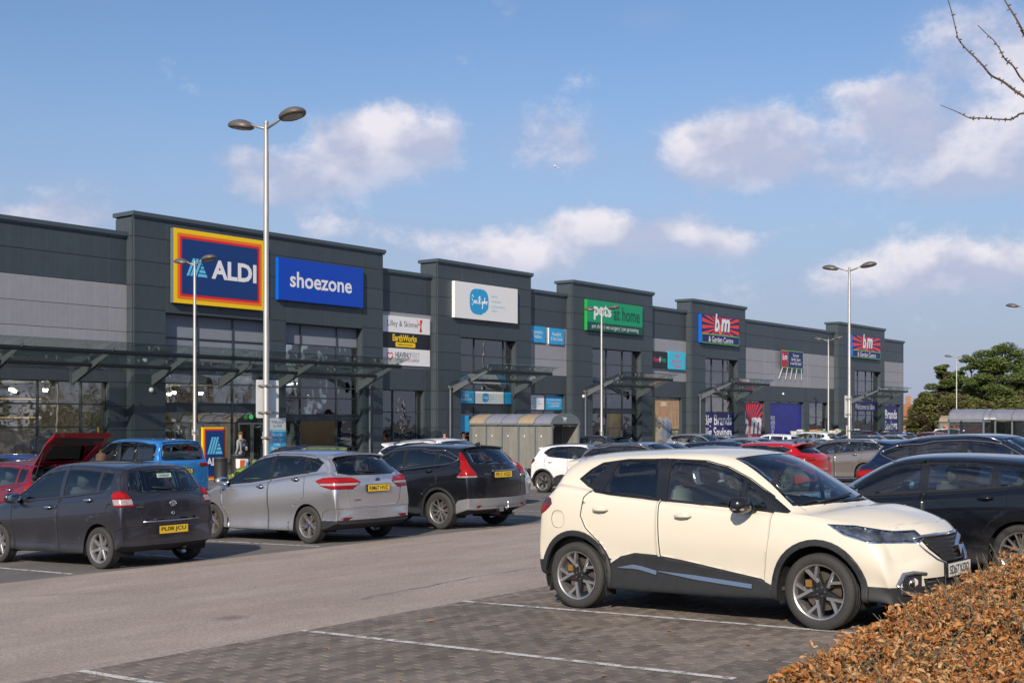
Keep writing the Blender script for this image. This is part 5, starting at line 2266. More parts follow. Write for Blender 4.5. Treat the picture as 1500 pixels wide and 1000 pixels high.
SP['suv'] = gen(st, 2.62, 9, 7, .91, (1.0, .16, .02), (-.02, 1.53), (-.12, [(-.40, 1.385), (-.42, 1.355), (-.34, 1.30)]), (.41, .41, .36), (.362, .225, .235, 'double', 5, M_ALLOY),
				chromeline=True, glass_rear=M_GLASSD, rglass=M_GLASSD,
				clad=[[(.40, .22), (.43, .40), (2.17, .40), (2.2, .22)]], liparc=(-12, 192), lip=.05,
				bumpclad_r=[[(-1.1, .1), (-1.1, .58), (-.74, .6), (-.5, .56), (-.42, .46), (-.38, .3), (-.38, .1)]], cladmat=mat('grey_bumper_plastic', (.17, .17, .175), .5, var=.1),
				bumpclad_f=[[(3.03, .1), (3.04, .5), (3.2, .55), (3.7, .52), (3.7, .1)]],
				tail_s=[(-1, 1.0), (-.50, 1.0), (-.50, 1.02), (-.62, 1.12), (-.50, 1.28), (-.38, 1.44), (-.26, 1.62), (-.60, 1.62), (-.72, 1.3), (-1, 1.25)], tail_r=[(.66, 1.0), (1, 1.0), (1, 1.3), (.80, 1.6), (.60, 1.6), (.66, 1.4), (.71, 1.2)],
				tail_inner=(((-.48, -.3), M_CLEARL, 'lamp_lens'), ((-.25, .3), M_REDB, 'lamp_lens')),
				head_s=[(2.7, 1.0), (3.0, .85), (3.6, .76), (3.6, .9), (3.1, .99)], head_f=[(.42, .74), (1, .72), (1, 1.02), (.5, 1.0)],
				front=[([(0, .72), (.4, .74), (.42, .9), (0, .9)], 'chrome')],
				rearwin=[(0, 1.235), (.5, 1.24), (.62, 1.26), (.56, 1.47), (.5, 1.535), (0, 1.545)],
				tailgate=[(0, .62), (.55, .62), (.66, .68), (.66, 1.0), (.69, 1.25), (.60, 1.57), (0, 1.6)],
				platez=(.6, 1.04), spoiler=(-0.47, -.24, .57, 1.6, .05), aerial=(-.25, 'fin'), seatz=.72, exhaust=-.45,
				reflectors=((.62, .44, .16, .05),), rails=None)
SP['suv']['bonnet'] = bonnet(st, 9, len(st))
SP['suv']['wheel'] = (.362, .225, .235, 'vee', 5, M_ALLOY)

# low hatchback, black
st = [(-.66, -.76, .32, .56, .58, .78, .74, .6), (-.66, -.77, .30, .92, .94, .85, .77, .6), (-.56, -.70, .26, 1.0, 1.02, .875, .76, .66), (-.34, -.48, .2, 1.05, 1.22, .882, .75, .58),
	  (-.10, -.22, .18, 1.04, 1.33, .882, .75, .555), (.45, .44, .17, 1.0, 1.405, .882, .76, .565), (1.05, 1.08, .17, .96, 1.42, .882, .765, .57), (1.5, 1.62, .17, .93, 1.37, .882, .765, .55),
	  (1.86, 2.06, .17, .91, 1.17, .882, .765, .62), (2.2, 2.48, .19, .90, .96, .88, .76, .67), (2.6, 2.86, .2, .87, .93, .87, .745, .6), (3.0, 3.24, .2, .79, .85, .85, .71, .6),
	  (3.2, 3.44, .19, .68, .73, .81, .67, .6), (3.26, 3.52, .18, .52, .56, .79, .67, .6)]
SP['hatch'] = gen(st, 2.69, 9, 7, .882, (1.12, .30, .13), (-.02, 1.285), (-.02, [(-.12, 1.18)]), (.355, .355, .315), (.316, .205, .225, 'vee', 7, M_ALLOY),
				  tail_s=[(-1, .80), (-.52, .82), (-.44, .92), (-.6, .97), (-1, .96)], tail_r=[(.42, .8), (1, .8), (1, .98), (.44, .96)],
				  head_s=[(2.9, .86), (3.1, .66), (3.7, .6), (3.7, .76), (3.3, .82)], head_f=[(.35, .58), (1, .58), (1, .86), (.4, .82)],
				  front=[([(.03, .56), (.26, .56), (.28, .74), (.03, .74)], 'chrome')],
				  rearwin=[(0, 1.0), (.5, 1.01), (.58, 1.03), (.52, 1.2), (.46, 1.25), (0, 1.26)],
				  tailgate=[(0, .52), (.5, .52), (.56, .6), (.6, .96), (.56, 1.3), (0, 1.33)],
				  platez=(.42, .68), spoiler=(-0.33, -.12, .5, 1.345, .04), aerial=(-.05, 'fin'), seatz=.5, handlemat=None, dlomat=M_GLOSSB, exhaust=.4)
SP['hatch'].pop('handlemat')
SP['hatch']['bonnet'] = bonnet(st, 9, len(st))

# larger suv, navy
st = [(-.74, -.86, .38, .64, .66, .84, .80, .6), (-.74, -.88, .36, 1.02, 1.04, .90, .81, .6), (-.64, -.78, .34, 1.14, 1.17, .92, .80, .7), (-.42, -.58, .28, 1.22, 1.40, .927, .79, .63),
	  (-.16, -.36, .25, 1.21, 1.545, .927, .79, .61), (.45, .43, .22, 1.16, 1.62, .927, .80, .63), (1.05, 1.08, .22, 1.12, 1.635, .927, .81, .635), (1.55, 1.68, .22, 1.08, 1.58, .927, .81, .61),
	  (1.95, 2.16, .24, 1.06, 1.34, .927, .81, .68), (2.3, 2.58, .26, 1.06, 1.12, .92, .80, .72), (2.7, 2.95, .27, 1.01, 1.08, .91, .79, .65), (3.05, 3.28, .27, .93, 1.0, .9, .76, .65),
	  (3.3, 3.5, .26, .8, .86, .86, .72, .6), (3.36, 3.58, .24, .62, .66, .84, .72, .6)]
SP['big_suv'] = gen(st, 2.67, 9, 7, .927, (1.05, .20, .04), (-.04, 1.48), (-.14, [(-.36, 1.36), (-.36, 1.32)]), (.40, .40, .35), (.354, .235, .24, 'vee', 5, M_ALLOY),
					chromeline=True, glass_rear=M_GLASSD, rglass=M_GLASSD, clad=[[(.42, .2), (.45, .40), (2.2, .40), (2.25, .2)]], lip=.05, liparc=(-15, 195),
					bumpclad_r=[[(-1.1, .1), (-1.1, .5), (-.55, .52), (-.4, .4), (-.4, .1)]],
					tail_s=[(-1, .93), (-.70, .93), (-.50, .98), (-.20, 1.045), (-.30, 1.07), (-1, 1.06)], tail_r=[(.42, .93), (1, .93), (1, 1.08), (.42, 1.06)],
					tail_inner=((.5, M_REDB, 'lamp_lens'),),
					head_s=[(2.75, 1.0), (3.05, .86), (3.7, .8), (3.7, .93), (3.15, .98)], head_f=[(.4, .76), (1, .76), (1, 1.02), (.45, .98)],
					front=[([(0, .62), (.42, .64), (.46, .8), (0, .8)], 'chrome')],
					rearwin=[(0, 1.17), (.5, 1.18), (.66, 1.2), (.58, 1.42), (.5, 1.47), (0, 1.48)],
					tailgate=[(0, .6), (.55, .6), (.62, .7), (.66, 1.1), (.6, 1.52), (0, 1.55)],
					platez=(.5, .86), spoiler=(-0.51, -.22, .58, 1.565, .06), aerial=(-.1, 'fin'), seatz=.66, rails=(.1, 1.6, .62))
SP['big_suv']['bonnet'] = bonnet(st, 9, len(st))

# compact suv (grey)
SP['small_suv'] = dict(SP['crossover'])
st = [(-.60, -.68, .38, .62, .64, .82, .78, .6), (-.60, -.70, .35, .98, 1.0, .86, .78, .6), (-.52, -.64, .32, 1.10, 1.12, .875, .77, .7), (-.36, -.48, .26, 1.18, 1.36, .88, .77, .63),
	  (-.18, -.28, .24, 1.16, 1.52, .88, .77, .6), (.45, .42, .22, 1.11, 1.575, .88, .78, .62), (1.05, 1.08, .22, 1.07, 1.58, .88, .79, .625), (1.5, 1.62, .22, 1.03, 1.53, .88, .79, .6),
	  (1.9, 2.08, .23, 1.01, 1.29, .88, .79, .67), (2.25, 2.5, .25, 1.0, 1.06, .875, .78, .7), (2.6, 2.84, .26, .97, 1.03, .87, .77, .65), (2.92, 3.12, .26, .9, .97, .86, .75, .65),
	  (3.12, 3.3, .25, .78, .84, .82, .7, .6), (3.18, 3.36, .23, .6, .64, .8, .7, .6)]
SP['small_suv'] = gen(st, 2.56, 9, 7, .88, (1.0, .22, .08), (-.08, 1.42), (-.2, [(-.34, 1.24)]), (.385, .385, .34), (.335, .21, .225, 'single', 5, M_ALLOY),
					  clad=[[(.40, .2), (.43, .38), (2.1, .38), (2.15, .2)]], lip=.05, liparc=(-15, 195), glass_rear=M_GLASSD,
					  bumpclad_r=[[(-1.1, .1), (-1.1, .46), (-.5, .48), (-.4, .38), (-.4, .1)]],
					  tail_s=[(-1, .9), (-.45, .92), (-.40, 1.02), (-.5, 1.06), (-1, 1.05)], tail_r=[(.0, .94), (1, .9), (1, 1.08), (.0, 1.02)],
					  tailmat=M_REDD, tail_inner=((.3, M_RED, 'lamp_lens'),),
					  head_s=[(2.7, .94), (2.95, .8), (3.6, .76), (3.6, .88), (3.0, .92)], head_f=[(.4, .74), (1, .74), (1, .97), (.45, .93)],
					  front=[([(0, .74), (.36, .74), (.38, .86), (0, .86)], 'chrome')],
					  rearwin=[(0, 1.12), (.5, 1.13), (.64, 1.16), (.57, 1.38), (.5, 1.44), (0, 1.45)],
					  tailgate=[(0, .6), (.55, .6), (.62, .7), (.66, 1.1), (.6, 1.48), (0, 1.51)],
					  platez=(.5, .82), spoiler=(-0.41, -.16, .55, 1.53, .05), aerial=(0, 'rod'), seatz=.62, rails=(-.05, 1.5, .6))
SP['small_suv']['bonnet'] = bonnet(st, 9, len(st))
SP['small_suv']['roof'] = (-.1, 1.6, .56, 1.43)

# people carrier van, blue
st = [(-.74, -.80, .36, .66, .68, .86, .83, .7), (-.74, -.81, .34, 1.06, 1.08, .90, .83, .7), (-.70, -.78, .3, 1.16, 1.18, .92, .83, .78), (-.62, -.70, .26, 1.2, 1.5, .927, .83, .73),
	  (-.52, -.62, .24, 1.18, 1.76, .927, .83, .69), (.3, .28, .2, 1.14, 1.81, .927, .84, .70), (1.1, 1.12, .2, 1.12, 1.82, .927, .845, .70), (1.75, 1.92, .2, 1.1, 1.75, .927, .845, .67),
	  (2.2, 2.4, .2, 1.09, 1.42, .927, .84, .73), (2.6, 2.88, .22, 1.07, 1.13, .92, .83, .76), (2.9, 3.16, .24, 1.02, 1.08, .91, .80, .7), (3.2, 3.42, .24, .92, .99, .9, .77, .7),
	  (3.4, 3.58, .23, .78, .84, .86, .73, .6), (3.46, 3.66, .21, .58, .62, .84, .72, .6)]
SP['van'] = gen(st, 2.755, 9, 7, .927, (1.3, .35, .3), (-.42, 1.66), (-.5, [(-.52, 1.58)]), (.375, .375, .33), (.325, .205, .21, 'single', 5, M_ALLOY),
				glass_rear=M_GLASSD, rglass=M_GLASSD,
				tail_s=[(-1, 1.0), (-.66, 1.0), (-.58, 1.06), (-.66, 1.1), (-1, 1.1)], tail_r=[(.55, 1.0), (1, 1.0), (1, 1.1), (.55, 1.1)],
				head_s=[(3.0, 1.0), (3.2, .82), (3.8, .76), (3.8, .9), (3.3, .96)], head_f=[(.4, .72), (1, .72), (1, 1.0), (.45, .96)],
				front=[([(0, .7), (.38, .7), (.38, .82), (0, .82)], 'black')],
				rearwin=[(0, 1.2), (.6, 1.2), (.72, 1.22), (.67, 1.6), (.6, 1.66), (0, 1.67)],
				tailgate=[(0, .5), (.7, .5), (.74, .6), (.78, 1.15), (.72, 1.7), (0, 1.74)],
				platez=(.5, .88), spoiler=(-0.69, -.56, .66, 1.76, .04), seatz=.75, handlemat=None, dlomat=M_GLOSSB)
SP['van'].pop('handlemat')
SP['van']['bonnet'] = bonnet(st, 9, len(st))

# three-door coupe hatch, red
st = [(-.74, -.86, .34, .58, .6, .8, .76, .6), (-.74, -.88, .32, .98, 1.0, .89, .79, .6), (-.62, -.78, .28, 1.08, 1.10, .915, .78, .68), (-.36, -.52, .22, 1.14, 1.28, .92, .77, .6),
	  (-.04, -.2, .2, 1.13, 1.41, .92, .77, .56), (.45, .44, .18, 1.06, 1.475, .92, .78, .57), (1.05, 1.08, .18, 1.0, 1.485, .92, .785, .575), (1.5, 1.64, .18, .97, 1.43, .92, .785, .555),
	  (1.95, 2.18, .18, .95, 1.2, .92, .785, .63), (2.35, 2.66, .2, .94, 1.0, .915, .78, .68), (2.7, 2.98, .22, .9, .96, .9, .76, .6), (3.05, 3.3, .22, .81, .87, .88, .72, .6),
	  (3.28, 3.5, .2, .68, .74, .84, .68, .6), (3.34, 3.58, .18, .5, .55, .82, .68, .6)]
SP['coupe_hatch'] = gen(st, 2.695, 9, 7, .92, (.85, None, None), (.1, 1.33), (.16, [(-.24, 1.23), (-.12, 1.19)]), (.375, .375, .33), (.338, .225, .235, 'vee', 5, M_ALLOY), door3=True,
						chromeline=True, glass_rear=M_GLASSD, rglass=M_GLASSD,
						tail_s=[(-1, .90), (-.55, .92), (-.30, 1.03), (-.45, 1.07), (-1, 1.03)], tail_r=[(.45, .92), (1, .88), (1, 1.08), (.45, 1.0)],
						head_s=[(2.75, .9), (3.05, .72), (3.7, .62), (3.7, .78), (3.15, .84)], head_f=[(.4, .6), (1, .6), (1, .92), (.45, .88)],
						front=[([(0, .56), (.38, .58), (.4, .7), (0, .7)], 'chrome')],
						rearwin=[(0, 1.12), (.5, 1.13), (.64, 1.15), (.52, 1.32), (.44, 1.35), (0, 1.36)],
						tailgate=[(0, .62), (.5, .62), (.58, .72), (.62, .98), (.66, 1.1), (.56, 1.38), (0, 1.4)],
						platez=(.45, .5), spoiler=(-0.47, -.12, .56, 1.43, .05), spoilmat=M_PAINT, seatz=.52, aerial=(0, 'fin'))
SP['coupe_hatch']['bonnet'] = bonnet(st, 9, len(st))

# estate
st = [(-.86, -.96, .34, .58, .6, .8, .76, .6), (-.86, -.97, .32, .98, 1.0, .87, .78, .6), (-.76, -.88, .28, 1.06, 1.08, .89, .77, .68), (-.60, -.72, .22, 1.1, 1.28, .895, .77, .6),
	  (-.42, -.54, .2, 1.1, 1.43, .895, .77, .58), (.3, .28, .18, 1.04, 1.49, .895, .78, .59), (1.0, 1.02, .18, 1.0, 1.5, .895, .785, .595), (1.5, 1.62, .18, .97, 1.44, .895, .785, .57),
	  (1.95, 2.16, .18, .95, 1.2, .895, .785, .64), (2.32, 2.6, .2, .94, 1.0, .89, .78, .68), (2.7, 2.96, .22, .9, .96, .88, .76, .6), (3.05, 3.28, .22, .81, .87, .86, .72, .6),
	  (3.26, 3.46, .2, .68, .74, .82, .68, .6), (3.32, 3.54, .18, .5, .55, .8, .68, .6)]
SP['estate'] = gen(st, 2.68, 9, 7, .895, (1.05, .22, .08), (-.35, 1.35), (-.48, [(-.52, 1.2)]), (.365, .365, .325), (.325, .215, .22, 'double', 5, M_ALLOY),
				   tail_s=[(-1.2, .88), (-.7, .9), (-.6, 1.02), (-.75, 1.05), (-1.2, 1.05)], tail_r=[(.5, .88), (1, .88), (1, 1.06), (.5, 1.04)],
				   head_s=[(2.75, .9), (3.05, .72), (3.7, .62), (3.7, .78), (3.15, .84)], head_f=[(.4, .6), (1, .6), (1, .92), (.45, .88)],
				   front=[([(0, .56), (.38, .58), (.4, .7), (0, .7)], 'black')],
				   rearwin=[(0, 1.09), (.5, 1.1), (.62, 1.12), (.54, 1.32), (.46, 1.36), (0, 1.37)],
				   tailgate=[(0, .56), (.5, .56), (.58, .66), (.62, .98), (.66, 1.1), (.56, 1.4), (0, 1.42)],
				   platez=(.45, .74), spoiler=(-0.57, -.44, .54, 1.43, .04), seatz=.54, aerial=(-.2, 'fin'), rails=(-.3, 1.45, .57), chromeline=True)
SP['estate']['bonnet'] = bonnet(st, 9, len(st))
# ------------------------------------------------------------------ the parked cars
PROTO = {}


def place(root, x, y, yaw, zoff=.0):
	s = -math.atan(.028) if y < 24 else 0
	root.matrix_world = Matrix.Translation((x, y, ground_z(y) + zoff)) @ Matrix.Rotation(s, 4, 'X') @ Matrix.Rotation(R_(yaw), 4, 'Z')


def new_car(kind, label, x, y, yaw, color, metallic=.6, detail=2, plate_r='AB12 CDE', plate_f='AB12 CDE', zoff=0, name='parked_car'):
	"""x, y: middle of the rear axle"""
	n0 = len(ALLOBJ)
	r, bvh = make_car(name, label, SP[kind], color, metallic, detail, plate_r, plate_f, group='cars in the car park')
	PROTO[kind] = (r, n0, len(ALLOBJ))
	place(r, x, y, yaw, zoff)
	return r, bvh


SKIP_FAR = ('number_plate', 'rear_wiper')


def copy_car(kind, label, x, y, yaw, color, metallic=.6, skip=SKIP_FAR, roof=None):
	r0, a, b = PROTO[kind]
	m = {}
	for o in ALLOBJ[a:b]:
		if o.parent: m.setdefault(o.parent.name, []).append(o)
	s0 = len(ALLOBJ)

	def rec(o):
		c = o.copy()
		COL.objects.link(c)
		ALLOBJ.append(c)
		for ch in m.get(o.name, ()):
			if ch.name.split('.')[0] in skip: continue
			d = rec(ch)
			d.parent = c
		return c
	r = rec(r0)
	tag(r, label)
	setcol(s0, color, metallic)
	place(r, x, y, yaw)
	return r


CREAM = (.67, .61, .495)
HX, HY, HYAW = 10.87, 6.87, -93.2
hero, hb = new_car('crossover', 'cream crossover with black wheel arches and two-tone alloys parked in the foreground', HX, HY, HYAW, CREAM, 0.0, 3, 'SD67 KDO', 'SD67 KDO', .018)


def yoke(parent, pts, r, m, name, flat=None):
	b = MB()
	b.tube(pts, r, 8)
	return b.build(name, m, parent, smooth=True)


def on_front(bvh, y, z, off=.0):
	h = bvh.ray_cast(Vector((9, y, z)), Vector((-1, 0, 0)))[0]
	return (h if h else Vector((3.4, y, z))) + Vector((off, 0, 0))


def on_side(bvh, x, z, s, off=0.):
	h = bvh.ray_cast(Vector((x, s * 3, z)), Vector((0, -s, 0)))[0]
	return (h if h else Vector((x, s * .88, z))) + Vector((0, s * off, 0))


def hero_details():
	p = hero
	# chrome wing bar over the grille and diamond badge
	for s in (1, -1):
		yoke(p, [on_front(hb, s * y, z, .006) for y, z in ((.02, .79), (.2, .795), (.38, .79), (.48, .775))], [.017, .016, .014, .008], M_CHROME, 'grille_bar')
		# lower chrome edge
		yoke(p, [on_front(hb, s * y, z, .004) for y, z in ((.48, .765), (.40, .67), (.32, .60), (.2, .555), (0, .545))], [.006, .01, .011, .011, .011], M_CHROME, 'grille_surround')
		# day-running lamp brackets round the fog lamps
		yoke(p, [on_front(hb, s * y, z, .012) for y, z in ((.48, .49), (.60, .505), (.69, .495), (.75, .41), (.70, .345), (.60, .325), (.48, .32))], [.013, .018, .02, .02, .02, .018, .01], mat('matt_chrome', (.5, .5, .5), .3, metal=.9), 'fog_lamp_bracket')
		b = MB()
		c = on_front(hb, s * .60, .42, -.005)
		Mx = Matrix.Translation(c) @ Matrix.Rotation(R_(90), 4, 'Y')
		pts = [on_front(hb, s * y, z, .004) for y, z in ((.52, .48), (.62, .49), (.70, .46), (.705, .40), (.64, .365), (.52, .36))]
		b.add(pts, [(0, 1, 2, 3, 4, 5) if s < 0 else (5, 4, 3, 2, 1, 0)])
		rec_ = b.build('fog_lamp_recess', M_DARK, p)
		b = MB()
		b.lathe([(0, .016), (.032, .012), (.042, .004), (.045, -.01)], 18, Mx)
		b.build('fog_lamp', M_LAMPG if False else M_CHROME, rec_, smooth=True)
	for z in (.58, .615, .65, .685, .72, .755):
		w_ = .16 + (z - .57) * 1.35
		yoke(p, [on_front(hb, y * w_, z, -.008) for y in (-1, -.6, -.2, .2, .6, 1)], .011, M_GLOSSB, 'grille_slat')
	for z in (.345, .38, .415):
		yoke(p, [on_front(hb, y * .46, z, -.004) for y in (-1, -.6, -.2, .2, .6, 1)], .011, M_PLASTIC, 'grille_slat')
	# diamond badge, hollow
	b = MB()
	zc, hw, hh = .70, .068, .11
	x = max(on_front(hb, 0, zc + q_).x for q_ in (-.1, 0, .1)) + .004
	for (ay, az), (by, bz) in (((0, hh), (hw, 0)), ((hw, 0), (0, -hh)), ((0, -hh), (-hw, 0)), ((-hw, 0), (0, hh))):
		k = .52
		v = [(x + .012, ay, zc + az), (x + .012, by, zc + bz), (x + .04, by * .76, zc + bz * .76), (x + .04, ay * .76, zc + az * .76),
			 (x + .01, by * k, zc + bz * k), (x + .01, ay * k, zc + az * k)]
		b.add(v, [(0, 1, 2, 3), (3, 2, 4, 5)])
	b.build('badge', M_CHROME, p)
	# chrome blade on the lower door cladding, both sides
	for s in (1, -1):
		for pts in ([(.52, .435), (.70, .47), (.80, .46), (.97, .425)], [(.985, .425), (1.4, .405), (1.98, .36)]):
			top = [on_side(hb, x_, z_, s, .016) for x_, z_ in pts]
			bot = [on_side(hb, x_, z_ - (.038 if i else .006), s, .022) for i, (x_, z_) in enumerate(pts)]
			b = MB()
			n = len(top)
			v = top + bot + [q - Vector((0, s * .014, .006)) for q in bot]
			b.add(v, [(i, i + 1, n + i + 1, n + i) for i in range(n - 1)] + [(n + i, n + i + 1, 2 * n + i + 1, 2 * n + i) for i in range(n - 1)])
			b.build('side_blade', M_SATIN, p, smooth=False)
		# mud flaps
		b = MB()
		b.prism([(-.30, s * .70, .30), (-.33, s * .70, .16), (-.33, s * .88, .16), (-.30, s * .88, .30)], (.008, 0, 0))
		b.build('mud_flap', M_PLASTIC, p)
		b = MB()
		b.prism([(.34, s * .70, .30), (.36, s * .70, .15), (.36, s * .86, .15), (.34, s * .86, .30)], (.008, 0, 0))
		b.build('mud_flap', M_PLASTIC, p)
		# small black sail panel at the mirror
		pts = [(2.14, 1.085), (2.31, .985), (2.14, .99)]
		# bonnet shut line continues on the wing
	# gold calipers
	for x_ in (0, 2.606):
		for s in (1, -1):
			b = MB()
			b.box(x_ - .15, s * .78 - .02, .30, x_ - .09, s * .78 + .02, .42)
			b.build('brake_caliper', M_CREAMREFL, p)


hero_details()

yar, yb_ = new_car('supermini', 'dark grey five-door supermini parked at the left edge, rear to the aisle', 11.02, 15.3, 93, (.055, .056, .07), .7, 3, 'PL08 JCU', 'PL08 JCU')
cmx, cb_ = new_car('mpv', 'silver compact people carrier parked between the grey supermini and the black off-roader', 15.42, 15.62, 88.5, (.6, .59, .6), .8, 3, 'KM67 HVZ', 'KM67 HVZ')
crv, vb_ = new_car('suv', 'black off-roader with grey bumper and tow bar parked right of the silver people carrier', 18.88, 15.66, 88.5, (.006, .007, .01), .0, 3, 'PE13 XGD', 'PE13 XGD')
bmw, bb_ = new_car('hatch', 'glossy black low hatchback parked beside the cream crossover', 15.12, 3.85, 89, (.004, .005, .008), .0, 3, 'YK14 FNO', 'YK14 FNO')
kia, kb_ = new_car('big_suv', 'navy blue off-roader with chrome window line behind the black low hatchback', 20.95, 7.35, -91, (.005, .012, .035), .1, 2, 'MA68 OTB', 'MA68 OTB')
van, nb__ = new_car('van', 'bright blue people-carrying van parked near the supermarket doors', 22.25, 29.9, 90, (.03, .2, .55), .3, 2, 'BF22 FTB', 'BF22 FTB')
gry, gb_ = new_car('small_suv', 'dark grey compact off-roader behind the roof of the cream crossover', 28.35, 18.5, -90, (.2, .19, .225), .6, 2, 'DN70 UYB', 'DN70 UYB')
ast, ab_ = new_car('coupe_hatch', 'bright red three-door coupe with dark spoiler and twin rear lamps', 34.2, 15.7, 90, (.5, .008, .012), .2, 2, 'EK12 DFU', 'EK12 DFU')
est, eb_ = new_car('estate', 'champagne silver estate car with roof rails right of the red coupe', 40.9, 15.9, 90, (.36, .31, .28), .7, 2, 'FG15 KLO', 'FG15 KLO')

BLK, WHT, SLV, NVY = (.005, .006, .008), (.75, .75, .74), (.5, .52, .54), (.012, .02, .05)
copy_car('mpv', 'silver people carrier between the dark hatchback and the low black hatchback', 44.3, 23.2, -90, SLV, .7)
copy_car('estate', 'pale blue-grey estate car just beyond the low black hatchback', 50.4, 23.4, -90, (.25, .3, .36), .6)
copy_car('small_suv', 'dark green off-roader parked left of the silver compact off-roader', 56.4, 23.3, -90, (.02, .05, .035), .3)
wc = copy_car('crossover', 'white crossover with black roof between the black off-roader and the grey compact one', 32.65, 23.3, -90, WHT, 0)
wsu = copy_car('big_suv', 'white off-roader just visible over the black one with the tow bar', 25.4, 23.2, -90, WHT, 0)
wsu.scale = (1.06, 1.04, 1.1)
copy_car('hatch', 'dark blue-black hatchback parked left of the red coupe', 31.0, 15.8, 90, (.02, .022, .045), .4)
copy_car('coupe_hatch', 'red car whose roof shows between the open boot and the blue van', 16.1, 24.9, 90, (.55, .01, .02), .1)
lime = copy_car('small_suv', 'lime green car with dark roof driving past the bins', 26.4, 27.6, 180, (.26, .36, .02), .2)
copy_car('hatch', 'blue hatchback behind the maroon car, in front of the leftmost shop glass', 18.6, 30.7, 90, (.015, .06, .32), .4)
copy_car('estate', 'dark blue estate car behind the grey compact off-roader', 37.6, 23.3, -90, (.012, .03, .1), .5)
copy_car('supermini', 'small navy car right of the dark blue estate', 40.7, 22.6, -90, NVY, .4)
copy_car('big_suv', 'black off-roader with roof rails parked below the pet shop', 47.9, 30.9, 90, BLK, .3)
copy_car('mpv', 'pale silver hatchback parked farthest left below the nearer discount store', 58.6, 33.6, -90, SLV, .7)
copy_car('estate', 'light silver estate car parked below the burst window poster', 61.3, 33.4, -90, (.55, .58, .6), .7)
copy_car('supermini', 'small white hatchback parked below the long low bay', 66.3, 30.8, 90, WHT, 0)
copy_car('mpv', 'white family hatchback parked right of the small white hatchback', 71.6, 30.9, 90, WHT, 0)
copy_car('hatch', 'black hatchback low in front of the two white hatchbacks', 47.2, 21.2, 90, BLK, .3)
copy_car('suv', 'black off-roader parked below the white back-to-front notice board', 78.6, 31.0, 90, BLK, .3)
copy_car('estate', 'navy estate car parked below the farthest discount store sign', 85.0, 30.9, 90, NVY, .4)
copy_car('small_suv', 'silver compact off-roader over the roof of the champagne estate', 60.2, 23.3, -90, SLV, .7)
copy_car('hatch', 'dark red hatchback far off in front of the yellow grit bin', 93.0, 30.8, 90, (.2, .01, .015), .3)
copy_car('suv', 'cream white off-roader far off in front of the right-hand trolley shelters', 100.5, 33.4, -90, (.7, .66, .6), 0)
copy_car('coupe_hatch', 'vivid blue hatchback with black spoiler near the right edge', 72.4, 21.3, 90, (.01, .05, .5), .3)
copy_car('estate', 'grey estate car behind the navy off-roader', 66.4, 21.2, 90, (.12, .13, .14), .6)

for car in (wc, lime):
	for o in ALLOBJ:
		if o.parent == car and o.name.startswith('roof_panel'): o.color = (.006, .007, .009, 0)

# maroon car with its boot open
mar = copy_car('supermini', 'maroon car with its boot lid raised behind the dark grey supermini', 13.3, 21.3, 90, (.2, .004, .02), .3, skip=('number_plate', 'rear_wiper', 'tailgate', 'rear_window', 'spoiler'))


def boot_lid(root):
	t = empty('boot_lid')
	t.parent = root
	# hinge on the rear edge of the roof; lid points up and back
	hz, hx = 1.42, -.18
	ang = R_(35)
	ca, sa = math.cos(ang), math.sin(ang)

	def q(y, d, t_=0):
		return (hx - d * ca - t_ * sa, y, hz + d * sa - t_ * ca * .0 + t_ * ca)
	L1, w0, w1 = .9, .56, .64
	b = MB()
	for s in (1, -1):
		b.prism([q(s * w0, 0), q(s * (w0 - .13), 0), q(s * (w1 - .16), .62), q(s * w1, .62)], Vector(q(0, 0, .07)) - Vector(q(0, 0)))
	b.prism([q(-w1, .62), q(w1, .62), q(w1 - .05, L1), q(-w1 + .05, L1)], Vector(q(0, 0, .09)) - Vector(q(0, 0)))
	b.prism([q(-w0 + .13, 0), q(w0 - .13, 0), q(w0 - .13, .09), q(-w0 + .13, .09)], Vector(q(0, 0, .06)) - Vector(q(0, 0)))
	o = b.build('lid_frame', M_PAINT, t)
	o.color = (.38, .006, .02, .3)
	b = MB()
	b.prism([q(-w0 + .13, .09, .02), q(w0 - .13, .09, .02), q(w1 - .17, .62, .02), q(-w1 + .17, .62, .02)], Vector(q(0, 0, .006)) - Vector(q(0, 0)))
	b.build('rear_window', M_GLASSC, t)
	b = MB()
	b.prism([q(-w1 + .1, .66, -.012), q(w1 - .1, .66, -.012), q(w1 - .14, L1 - .05, -.012), q(-w1 + .14, L1 - .05, -.012)], Vector(q(0, 0, -.01)) - Vector(q(0, 0)))
	b.build('lid_lining', M_CABIN, t)
	for s in (1, -1):
		b = MB()
		b.tube([(hx - .1, s * .6, 1.2), q(s * .58, .45)], .012, 6)
		b.build('gas_strut', M_PLASTIC, t)
		b = MB()
		b.prism([q(s * .3, L1 - .2, -.022), q(s * .52, L1 - .2, -.022), q(s * .52, L1 - .12, -.022), q(s * .3, L1 - .12, -.022)], (0, 0, -.004))
		b.build('lid_reflector', M_RED, t)


boot_lid(mar)

# badges and details of the near cars
def rear_at(bvh, y, z, off=.004):
	h = bvh.ray_cast(Vector((-9, y, z)), Vector((1, 0, 0)))[0]
	return (h if h else Vector((-.7, y, z))) + Vector((-off, 0, 0))


def ring(p, c, a, b_, r, m, name, n=20):
	q = MB()
	q.tube([c + Vector((0, a * math.cos(2 * math.pi * k / n), b_ * math.sin(2 * math.pi * k / n))) for k in range(n + 1)], r, 6, cap=False)
	return q.build(name, m, p, smooth=True)


def RM(v):
	return Matrix(((0, 0, -1, v.x), (-1, 0, 0, v.y), (0, 1, 0, v.z), (0, 0, 0, 1)))


